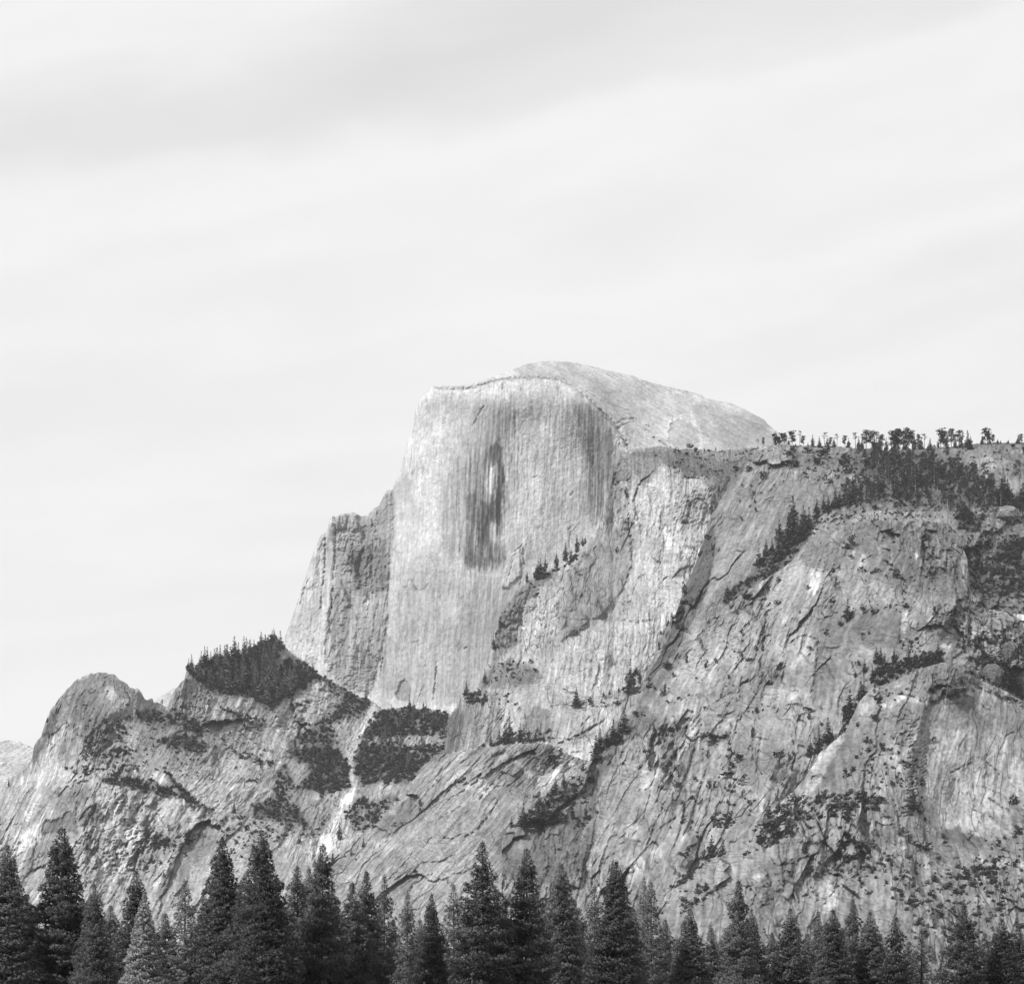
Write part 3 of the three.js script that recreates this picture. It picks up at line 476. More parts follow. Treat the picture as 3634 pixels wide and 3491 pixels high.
// ---- left: the rock knob, its brushy ledges, the wooded shoulder and the bowl under the dome
mass('rocky_shoulder', 'rounded rock knob and brushy ledges at the left, below the dome', 'cliff', {
  seed: 37, left: 900, ang: 8, jag: 5, k: { base: 0.30, facet: 0.6, ribs: 0.9, flake: 0.8, rough: 1.0, big: 1.7, round: 16 },
  top: [-60, 2830, 0, 2797, 20, 2775, 50, 2755, 100, 2715, 112, 2690, 120, 2645, 145, 2610, 165, 2550, 185, 2510, 215, 2470, 245, 2440, 260, 2420, 290, 2400, 320, 2389, 375, 2386, 400, 2395, 430, 2412, 460, 2437, 490, 2445, 515, 2480, 527, 2482, 530, 2478, 541, 2478, 545, 2490, 575, 2500, 595, 2505, 610, 2470, 625, 2440, 655, 2405, 662, 2372, 700, 2360, 800, 2330, 880, 2300, 940, 2272, 975, 2250, 1000, 2285, 1030, 2312, 1080, 2350, 1130, 2390, 1180, 2420, 1250, 2460, 1290, 2474, 1330, 2492, 1360, 2520, 1400, 2512, 1450, 2508, 1550, 2520, 1600, 2532, 1660, 2560],
  bot: [-60, 3480, 900, 3480, 1250, 3100, 1420, 2900, 1560, 2740, 1660, 2720],
  ctrl: [0, 2800, 4600, 110, 2710, 4600, 170, 2560, 4640, 350, 2392, 4640, 330, 2550, 4500, 500, 2460, 4620, 560, 2510, 4680, 650, 2410, 4720, 300, 2720, 4410, 100, 2850, 4400, 60, 3060, 4220, 280, 2900, 4280, 400, 3100, 4080, 600, 2640, 4480, 900, 2280, 5000, 800, 2480, 4760, 1000, 2290, 5080, 1000, 2500, 4840, 1250, 2470, 5040, 1240, 2560, 4880, 1450, 2515, 5020, 1420, 2650, 4800, 1550, 2640, 4760, 850, 2700, 4520, 700, 2800, 4330, 1100, 2780, 4520, 1300, 2850, 4360, 1150, 2980, 4180, 800, 3000, 4070, 950, 3150, 3900, 550, 3250, 3880, 100, 3350, 3800, 600, 3450, 3650],
  polys: [
    // the knob: dark skin, pale scars
    [[100, 2720, 120, 2640, 170, 2550, 190, 2505, 260, 2420, 330, 2388, 400, 2394, 470, 2440, 520, 2484, 470, 2520, 420, 2560, 380, 2620, 300, 2640, 230, 2560, 190, 2620, 140, 2680], { a: 0.70, soft: 8, rg: 1.3 }],
    [[105, 2712, 122, 2640, 168, 2552, 195, 2510, 212, 2520, 190, 2590, 150, 2650, 120, 2710], { a: 0.72, soft: 5 }],
    [[370, 2445, 390, 2430, 405, 2450, 420, 2480, 425, 2520, 405, 2525, 395, 2490, 375, 2470], { a: 1.45, soft: 6, rg: 0.6 }],
    [[130, 2690, 170, 2620, 200, 2560, 240, 2550, 300, 2560, 290, 2600, 220, 2620, 200, 2680, 190, 2720, 240, 2740, 300, 2760, 250, 2800, 120, 2790, 60, 2790], { a: 1.22, soft: 10 }],
    [[200, 2640, 270, 2610, 290, 2660, 270, 2700, 200, 2700], { a: 0.85, soft: 10 }],
    [[180, 2760, 260, 2760, 330, 2800, 300, 2860, 200, 2880, 170, 2820], { a: 0.80, soft: 14 }],
    // pale slabs low left and the square dark recess
    [[60, 2790, 160, 2780, 150, 2850, 110, 2930, 140, 2970, 100, 3010, 40, 3060, 0, 3080, 0, 2900], { a: 1.08, soft: 14, rg: 0.8 }],
    [[90, 2940, 130, 2925, 146, 2950, 130, 2985, 60, 3030, 40, 3010], { a: 1.32, soft: 7 }],
    [[115, 2800, 150, 2795, 135, 2850, 110, 2900, 90, 2920, 80, 2900], { a: 1.28, soft: 6 }],
    [[145, 2930, 165, 2912, 200, 2912, 240, 2880, 266, 2880, 272, 2960, 240, 2950, 200, 2950, 150, 2958], { a: 0.62, soft: 3, z: 10, rg: 0.5, fl: 0.3 }],
    [[100, 3020, 190, 2960, 200, 3010, 140, 3080, 60, 3120], { a: 0.78, soft: 8 }],
    // ledgy slope
    [[300, 2620, 420, 2540, 560, 2510, 760, 2540, 900, 2560, 960, 2580, 930, 2650, 760, 2690, 640, 2740, 520, 2730, 340, 2720], { a: 0.86, soft: 14, rg: 1.5 }],
    [[600, 2500, 660, 2400, 720, 2440, 740, 2490, 720, 2520, 620, 2520], { a: 0.92, soft: 8, rg: 1.2, st: 0.2 }],
    [[760, 2470, 860, 2465, 930, 2490, 930, 2525, 860, 2520, 770, 2505], { a: 1.08, soft: 6, st: 0.22 }],
    [[640, 2640, 700, 2660, 690, 2720, 650, 2760, 620, 2740], { a: 1.28, soft: 10 }],
    [[660, 2780, 740, 2755, 800, 2770, 840, 2780, 920, 2770, 960, 2800, 900, 2840, 820, 2880, 740, 2870, 690, 2830], { a: 1.22, soft: 8, rg: 0.9 }],
    // striped dome-shaped slab
    [[800, 2610, 850, 2585, 920, 2580, 1000, 2590, 1030, 2640, 1010, 2690, 960, 2700, 900, 2680, 850, 2660], { a: 1.05, soft: 5, rg: 0.5, st: 0.25 }],
    [[880, 2560, 960, 2530, 1060, 2480, 1120, 2420, 1160, 2430, 1205, 2470, 1180, 2500, 1100, 2580, 1050, 2620, 960, 2590], { a: 1.08, soft: 6, rg: 1.6, fl: 1.6 }],
    // lower cliffs
    [[280, 2830, 420, 2800, 560, 2830, 680, 2830, 760, 2900, 700, 2960, 560, 2960, 520, 3040, 400, 3100, 290, 3060, 272, 2920], { a: 1.06, soft: 14, rg: 1.5, fl: 1.4 }],
    [[290, 2860, 350, 2850, 370, 2900, 330, 2930, 280, 2930], { a: 0.66, soft: 7, rg: 2 }],
    [[430, 2930, 500, 2920, 520, 2990, 470, 3040, 400, 3060, 380, 2990], { a: 1.2, soft: 8, rg: 1.6 }],
    // earth and brush floor
    [[665, 2385, 800, 2345, 900, 2305, 985, 2262, 1010, 2295, 985, 2330, 980, 2380, 1020, 2345, 1100, 2400, 1080, 2440, 1000, 2480, 955, 2520, 930, 2490, 860, 2470, 800, 2470, 740, 2450, 710, 2425], { a: 0.4, soft: 22, rg: 0.6 }],
    [[1020, 2335, 1100, 2356, 1170, 2410, 1280, 2470, 1312, 2452, 1316, 2500, 1300, 2535, 1240, 2552, 1190, 2568, 1110, 2584, 1078, 2604, 1110, 2566, 1180, 2525, 1212, 2470, 1165, 2440, 1120, 2408, 1090, 2440, 1030, 2475, 960, 2520, 925, 2535, 940, 2500, 1000, 2440, 1010, 2390], { a: 0.42, soft: 22, rg: 0.6 }],
    [[1335, 2532, 1370, 2512, 1440, 2507, 1500, 2517, 1595, 2527, 1600, 2600, 1582, 2690, 1540, 2700, 1500, 2735, 1470, 2780, 1350, 2782, 1284, 2794, 1256, 2735, 1262, 2650, 1292, 2600], { a: 0.42, soft: 22, rg: 0.6 }],
    [[1035, 2660, 1140, 2645, 1200, 2660, 1230, 2700, 1240, 2750, 1235, 2796, 1140, 2822, 1110, 2802, 1050, 2796, 1090, 2755, 1096, 2712, 1040, 2700], { a: 0.38, soft: 9 }],
    [[895, 2855, 985, 2828, 1030, 2845, 1065, 2880, 1095, 2930, 1000, 2920, 900, 2898], { a: 0.4, soft: 9 }], [[1225, 2890, 1270, 2840, 1325, 2840, 1420, 2810, 1380, 2885, 1340, 2922, 1300, 2955, 1225, 2935], { a: 0.55, soft: 12 }],
    [[1150, 2570, 1200, 2590, 1195, 2640, 1140, 2650, 1060, 2640, 1050, 2610], { a: 0.55, soft: 9 }], [[980, 2740, 1010, 2700, 1040, 2760, 1060, 2810, 1000, 2850, 960, 2830], { a: 0.55, soft: 9 }],
    [[440, 2545, 520, 2518, 620, 2516, 700, 2550, 745, 2592, 720, 2620, 640, 2582, 540, 2572, 470, 2560, 400, 2552], { a: 0.6, soft: 9 }], [[560, 2632, 620, 2608, 660, 2600, 704, 2636, 764, 2650, 700, 2672, 640, 2662], { a: 0.5, soft: 7 }],
    [[350, 2755, 430, 2748, 520, 2770, 600, 2790, 665, 2800, 672, 2834, 600, 2836, 500, 2806, 420, 2784, 358, 2782], { a: 0.5, soft: 7 }], [[588, 2738, 622, 2768, 664, 2808, 704, 2848, 765, 2880, 752, 2894, 690, 2864, 640, 2824], { a: 0.5, soft: 6 }],
    [[1284, 2622, 1400, 2612, 1575, 2608, 1570, 2644, 1440, 2648, 1275, 2648], { a: 2.0, soft: 6 }],
    // talus, scree chutes
    [[1310, 2480, 1340, 2500, 1330, 2560, 1290, 2600, 1250, 2690, 1262, 2760, 1275, 2790, 1240, 2860, 1215, 2860, 1240, 2780, 1225, 2700, 1245, 2640, 1280, 2580, 1305, 2520], { a: 1.42, soft: 8, rg: 1, fl: 0.6 }],
    [[1210, 2830, 1260, 2800, 1250, 2860, 1210, 2930, 1190, 2960, 1200, 3000, 1140, 3050, 1100, 3040, 1150, 2960, 1195, 2890], { a: 1.34, soft: 9, rg: 1, fl: 0.7 }],
    [[1130, 2970, 1205, 2930, 1200, 2980, 1150, 3040, 1090, 3060, 1080, 3040], { a: 1.05, soft: 8, rg: 1 }],
    [[585, 3050, 640, 3020, 600, 3080, 560, 3140, 540, 3170, 560, 3110], { a: 1.24, soft: 9, rg: 1.2, fl: 1 }],
    [[420, 3080, 470, 3050, 450, 3090, 430, 3120], { a: 1.4, soft: 6 }],
    [[640, 3000, 760, 2950, 780, 3000, 700, 3070, 560, 3200, 560, 3160], { a: 0.78, soft: 12, rg: 0.6, fl: 0.4 }],
    [[900, 2900, 1000, 2830, 1100, 2830, 1200, 2860, 1160, 2940, 1060, 3000, 960, 3060, 880, 3080, 860, 2980], { a: 0.92, soft: 12, rg: 0.9 }],
    [[1020, 2630, 1120, 2590, 1190, 2600, 1220, 2680, 1200, 2760, 1100, 2830, 1010, 2760], { a: 0.80, soft: 14 }],
    [[1240, 2430, 1265, 2416, 1275, 2440, 1240, 2460, 1160, 2440, 1200, 2440], { a: 1.2, soft: 6 }],
    [[980, 2340, 1012, 2316, 1024, 2320, 1012, 2350, 985, 2370], { a: 0.9, soft: 4, z: -6 }],
  ],
  lines: [
    [[272, 2840, 270, 2900, 274, 2960, 270, 3000], { w: 3.5, z: 9, a: 0.55 }],
    [[230, 2735, 300, 2742, 330, 2738, 350, 2760, 420, 2785, 500, 2800, 560, 2820, 640, 2826], { w: 4, step: 9, a: 0.3, len: 30 }],
    [[850, 2590, 920, 2578, 1010, 2580, 1028, 2590], { w: 3, z: 6, a: 0.4 }], [[870, 2660, 930, 2655, 980, 2672, 1000, 2690, 1040, 2690], { w: 3, z: 6, a: 0.45 }],
    [[690, 2790, 720, 2762, 770, 2770, 800, 2780, 860, 2774, 900, 2772], { w: 3, z: 7, a: 0.5 }],
    [[590, 2735, 640, 2800, 680, 2830, 720, 2870, 770, 2885], { w: 5, z: 9, a: 0.35 }],
    [[285, 2960, 330, 2950, 370, 2950, 420, 2930, 450, 2900], { w: 2.6, z: 6, a: 0.4 }], [[280, 2930, 320, 2925, 350, 2945], { w: 2.4, z: 5, a: 0.4 }], [[360, 2870, 400, 2850, 440, 2850, 420, 2880], { w: 3, z: 6, a: 0.4 }], [[440, 2970, 480, 2960, 500, 2990], { w: 2.4, z: 5, a: 0.35 }], [[260, 2990, 310, 3000, 290, 3040], { w: 3, z: 6, a: 0.4 }],
    [[150, 2958, 196, 2952], { w: 2.6, z: 5, a: 0.4 }], [[40, 3050, 90, 3020, 130, 3000], { w: 2.6, z: 5, a: 0.3 }], [[60, 3100, 110, 3060, 160, 3030], { w: 2.6, z: 5, a: 0.3 }],
    [[430, 2600, 480, 2590, 560, 2600], { w: 3, step: 8, a: 0.3, len: 25 }], [[520, 2660, 600, 2650, 690, 2660, 770, 2650], { w: 3, step: 8, a: 0.3, len: 25 }],
    [[840, 2620, 830, 2590, 860, 2570], { w: 3, z: 5, a: 0.3 }],
    ...[...Array(9)].map((_, i) => [[925 + i * 10, 2585 + i * 2, 928 + i * 11, 2640, 935 + i * 12, 2690 - i], { w: 2, a: 0.28 }]),
    [[1190, 2420, 1140, 2450, 1210, 2470, 1175, 2505], { w: 2.4, z: 4, a: -0.25 }],
    [[330, 2390, 350, 2470, 300, 2520], { w: 3, z: 5, a: 0.25 }], [[430, 2412, 450, 2460, 470, 2500], { w: 3, z: 6, a: 0.25 }],
  ],
});

// ---- smooth slabs low in the middle
mass('granite_slab', 'tilted granite slabs low in the middle, below the tree ledge', 'cliff', {
  seed: 51, ang: 34, jag: 3, k: { base: 0.235, facet: 0.6, ribs: 0.9, flake: 1.0, rough: 0.7, big: 1.5, lean: 0.35, round: 12 },
  top: [900, 3330, 950, 3262, 1000, 3200, 1100, 3112, 1180, 3050, 1250, 2985, 1340, 2920, 1410, 2855, 1450, 2790, 1500, 2722, 1545, 2682, 1580, 2672, 1640, 2668, 1720, 2652, 1820, 2640, 1910, 2636, 1955, 2642, 1990, 2664, 2060, 2692, 2110, 2705, 2140, 2720, 2200, 2760],
  bot: [900, 3480, 1840, 3480, 1880, 3150, 1930, 3000, 2000, 2900, 2140, 2820, 2200, 2800],
  ctrl: [950, 3270, 3750, 1100, 3115, 3820, 1250, 2990, 3900, 1420, 2860, 3980, 1550, 2690, 4090, 1820, 2645, 4080, 1980, 2670, 4070, 2130, 2730, 4040, 1600, 2850, 3900, 1850, 2830, 3880, 2000, 2830, 3880, 1750, 3000, 3730, 1450, 3050, 3740, 1250, 3200, 3640, 1600, 3250, 3520, 1400, 3420, 3420, 1080, 3400, 3580],
  polys: [
    [[1600, 2690, 1700, 2680, 1830, 2650, 1880, 2680, 1830, 2800, 1760, 2830, 1700, 2820, 1620, 2790, 1530, 2840, 1480, 2820, 1540, 2720], { a: 1.04, soft: 12, fl: 1.2, rg: 0.8 }],
    [[1790, 2720, 1880, 2690, 1880, 2760, 1800, 2840, 1720, 2840], { a: 0.82, soft: 12, fl: 1.6 }],
    [[1830, 2650, 1960, 2640, 1980, 2720, 1920, 2760, 1860, 2700], { a: 0.72, soft: 10, rg: 2.2, fl: 0.5 }],
    [[1830, 2800, 1900, 2760, 1900, 2820, 1830, 2830], { a: 0.82, soft: 8, rg: 0.3 }],
    [[1830, 2700, 1870, 2720, 1890, 2760, 1870, 2750, 1850, 2730], { a: 1.4, soft: 6 }],
    [[1900, 2720, 2060, 2700, 2110, 2706, 2030, 2770, 1960, 2830, 1920, 2840], { a: 1.28, soft: 6, rg: 0.9 }],
    [[1640, 2900, 1740, 2850, 1800, 2850, 1760, 2920, 1680, 2960, 1630, 2950], { a: 1.14, soft: 8, rg: 0.5 }],
    [[1770, 2840, 1830, 2830, 1860, 2900, 1800, 2960, 1720, 2990], { a: 0.95, soft: 8, rg: 0.4 }],
    [[1340, 2920, 1440, 2830, 1500, 2850, 1500, 2900, 1440, 2950, 1330, 2970], { a: 0.82, soft: 12, rg: 1.4 }],
    [[1330, 2990, 1400, 2960, 1420, 3000, 1360, 3040], { a: 1.26, soft: 8 }],
    [[1480, 3080, 1560, 3050, 1620, 3060, 1560, 3140, 1470, 3180], { a: 1.16, soft: 12 }],
    [[1640, 3060, 1720, 3040, 1760, 3080, 1700, 3160, 1620, 3170], { a: 1.14, soft: 12 }],
    // brown grassy slope
    [[1790, 2940, 1880, 2910, 2050, 2900, 2080, 2960, 2040, 3060, 1900, 3100, 1800, 3060, 1760, 3000], { a: 0.66, soft: 14, rg: 0.7, fl: 0.3 }],
  ],
  lines: [
    [[1800, 2730, 1760, 2770, 1730, 2800, 1700, 2840], { w: 4, z: 10, a: 0.4 }], [[1880, 2720, 1830, 2770, 1790, 2800], { w: 3.5, z: 9, a: 0.4 }], [[1700, 2750, 1660, 2780, 1640, 2790], { w: 3.5, z: 8, a: 0.4 }],
    [[1660, 2800, 1600, 2830, 1560, 2870], { w: 3, z: 7, a: 0.3 }], [[1840, 2660, 1800, 2710, 1760, 2750], { w: 3, z: 6, a: 0.25 }], [[1740, 2690, 1710, 2740, 1690, 2780], { w: 3, z: 5, a: 0.2 }],
    [[1640, 2960, 1600, 2980, 1540, 2960, 1500, 3010], { w: 3, z: 6, a: 0.3 }], [[1770, 2840, 1730, 2900, 1690, 2950, 1640, 2975], { w: 3.5, z: 9, a: 0.4 }],
    [[1500, 2830, 1440, 2910, 1400, 2960], { w: 2.6, z: 5, a: 0.22 }], [[1560, 2760, 1500, 2830], { w: 2.6, z: 5, a: 0.2 }], [[1600, 2700, 1570, 2760, 1530, 2800], { w: 2.6, z: 5, a: 0.2 }],
    [[1560, 3090, 1510, 3110, 1470, 3140, 1440, 3180], { w: 3.5, z: 8, a: 0.4 }], [[1700, 3070, 1640, 3100, 1600, 3100], { w: 2.6, z: 6, a: 0.35 }], [[1480, 3010, 1420, 3080, 1370, 3130], { w: 3, z: 6, a: 0.25 }], [[1620, 3030, 1560, 3060, 1500, 3060, 1440, 3120], { w: 3, z: 7, a: 0.3 }],
    [[1760, 2822, 1830, 2828, 1880, 2832], { w: 2.6, z: -3, a: -0.25 }], [[1640, 2860, 1580, 2890, 1540, 2930], { w: 2.4, z: 5, a: 0.2 }],
  ],
});

// ---- the wooded ridge at the right
mass('wooded_ridge', 'grey wooded ridge on the right with pines along its skyline', 'ridge', {
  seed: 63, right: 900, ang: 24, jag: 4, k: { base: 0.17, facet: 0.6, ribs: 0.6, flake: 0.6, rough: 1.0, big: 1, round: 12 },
  top: [2290, 2440, 2300, 2380, 2340, 2285, 2385, 2190, 2400, 2175, 2425, 2095, 2465, 2010, 2500, 1905, 2527, 1830, 2555, 1775, 2580, 1740, 2600, 1680, 2625, 1650, 2680, 1612, 2720, 1588, 2750, 1574, 2800, 1581, 2820, 1582, 2934, 1582, 3054, 1590, 3154, 1596, 3319, 1590, 3454, 1576, 3524, 1571, 3640, 1570, 3700, 1568],
  bot: [2290, 2470, 2450, 2360, 2600, 2190, 2800, 2060, 2900, 1940, 3100, 1900, 3360, 1910, 3400, 2000, 3440, 2180, 3500, 2240, 3700, 2280],
  ctrl: [2300, 2420, 4130, 2390, 2200, 4360, 2470, 2000, 4560, 2530, 1830, 4680, 2600, 1690, 4760, 2740, 1580, 4800, 2950, 1585, 4760, 3150, 1598, 4700, 3320, 1592, 4650, 3630, 1572, 4600, 2470, 2250, 4150, 2600, 2100, 4170, 2560, 1950, 4420, 2650, 1850, 4430, 2750, 1700, 4550, 2800, 1900, 4260, 2750, 2040, 4130, 2950, 1700, 4480, 2900, 1850, 4250, 3150, 1750, 4280, 3100, 1850, 4060, 3350, 1750, 4250, 3330, 1850, 4010, 3550, 1680, 4350, 3580, 1820, 4080, 3500, 1900, 3940, 3600, 2000, 3850, 3480, 2100, 3730, 3600, 2200, 3620],
  polys: [
    [[2400, 2180, 2430, 2090, 2465, 2010, 2500, 1905, 2530, 1860, 2540, 1940, 2520, 2050, 2480, 2160, 2420, 2280, 2330, 2420, 2290, 2440], { a: 0.62, soft: 6, z: 10, rg: 1.6 }],
    [[2440, 2260, 2490, 2160, 2530, 2040, 2550, 1900, 2580, 1850, 2600, 1920, 2560, 2060, 2500, 2180, 2460, 2290], { a: 1.12, soft: 10 }],
    [[2580, 1760, 2640, 1680, 2700, 1640, 2760, 1620, 2850, 1650, 2980, 1690, 2980, 1750, 2860, 1790, 2820, 1850, 2760, 1950, 2640, 2060, 2560, 2100, 2560, 1950], { a: 1.0, soft: 14, rg: 0.8 }],
    [[2620, 1680, 2660, 1640, 2740, 1596, 2820, 1590, 2790, 1640, 2720, 1650, 2660, 1680], { a: 1.15, soft: 8 }],
    [[2700, 1640, 2740, 1635, 2780, 1640, 2740, 1655], { a: 1.4, soft: 6 }],
    [[2570, 1690, 2620, 1650, 2650, 1640, 2620, 1700, 2580, 1760], { a: 0.66, soft: 8 }],
    [[2930, 1660, 3000, 1640, 3080, 1660, 3060, 1710, 2980, 1720], { a: 1.05, soft: 14 }],
    [[3000, 1600, 3300, 1600, 3450, 1680, 3560, 1780, 3400, 1820, 3200, 1800, 3060, 1790, 2980, 1760, 3060, 1700], { a: 0.52, soft: 20, rg: 0.7, fl: 0.3 }],
    [[2690, 1990, 2790, 1900, 2850, 1858, 2905, 1826, 2904, 1870, 2862, 1920, 2830, 1970, 2790, 2012, 2740, 2050, 2690, 2072, 2650, 2094, 2590, 2124, 2580, 2096, 2650, 2060], { a: 0.55, soft: 8 }],
    [[3526, 1964, 3580, 1918, 3640, 1912, 3640, 2126, 3540, 2114, 3460, 2104, 3436, 2000, 3500, 1980], { a: 0.6, soft: 9 }],
    [[3390, 1840, 3440, 1806, 3490, 1840, 3470, 1884, 3400, 1884], { a: 0.4, soft: 8 }], [[3520, 1740, 3640, 1750, 3640, 1830, 3540, 1820], { a: 0.5, soft: 8 }],
    [[3350, 1600, 3640, 1580, 3640, 1740, 3560, 1740, 3480, 1660, 3400, 1640], { a: 1.05, soft: 14 }],
    [[3440, 1640, 3520, 1612, 3580, 1630, 3560, 1660, 3480, 1660], { a: 1.3, soft: 10, st: 0.2 }],
    [[3540, 1690, 3640, 1700, 3640, 1780, 3580, 1740], { a: 1.2, soft: 10 }],
    [[3020, 1830, 3100, 1808, 3240, 1814, 3280, 1830, 3360, 1845, 3240, 1850, 3100, 1860, 2990, 1870], { a: 1.2, soft: 6, rg: 1.2 }],
    [[2884, 1900, 2896, 1860, 2905, 1850, 2902, 1880, 2880, 1912], { a: 1.8, soft: 3 }],
    [[3400, 1840, 3640, 1800, 3640, 2200, 3460, 2200, 3440, 2090, 3420, 1960], { a: 0.92, soft: 12, rg: 2.2 }],
  ],
  lines: [
    [[2480, 2190, 2510, 2080, 2530, 1990, 2540, 1900], { w: 5, z: 14, a: 0.35 }], [[2450, 2190, 2480, 2110], { w: 4, z: 7, a: 0.3 }], [[2430, 2230, 2455, 2160], { w: 3, z: 5, a: -0.2 }],
    [[2880, 1720, 2900, 1715, 2930, 1730], { w: 3, z: 5, a: 0.4 }], [[2770, 1650, 2830, 1645, 2880, 1660], { w: 3, step: 6, a: 0.35, len: 24 }], [[2776, 1768, 2800, 1768], { w: 2.6, z: 5, a: 0.35 }],
    [[2330, 1620, 2500, 1625, 2620, 1632], { w: 3, step: 6, a: 0.3, len: 20 }],
    [[3030, 1832, 3090, 1822], { w: 3, a: -0.6 }], [[3062, 1850, 3082, 1836], { w: 4, a: -0.7 }], [[3120, 1810, 3180, 1812], { w: 3, a: -0.5 }], [[3210, 1830, 3230, 1812], { w: 5, a: -0.6 }], [[3240, 1844, 3330, 1850], { w: 3, a: -0.6 }],
  ],
});

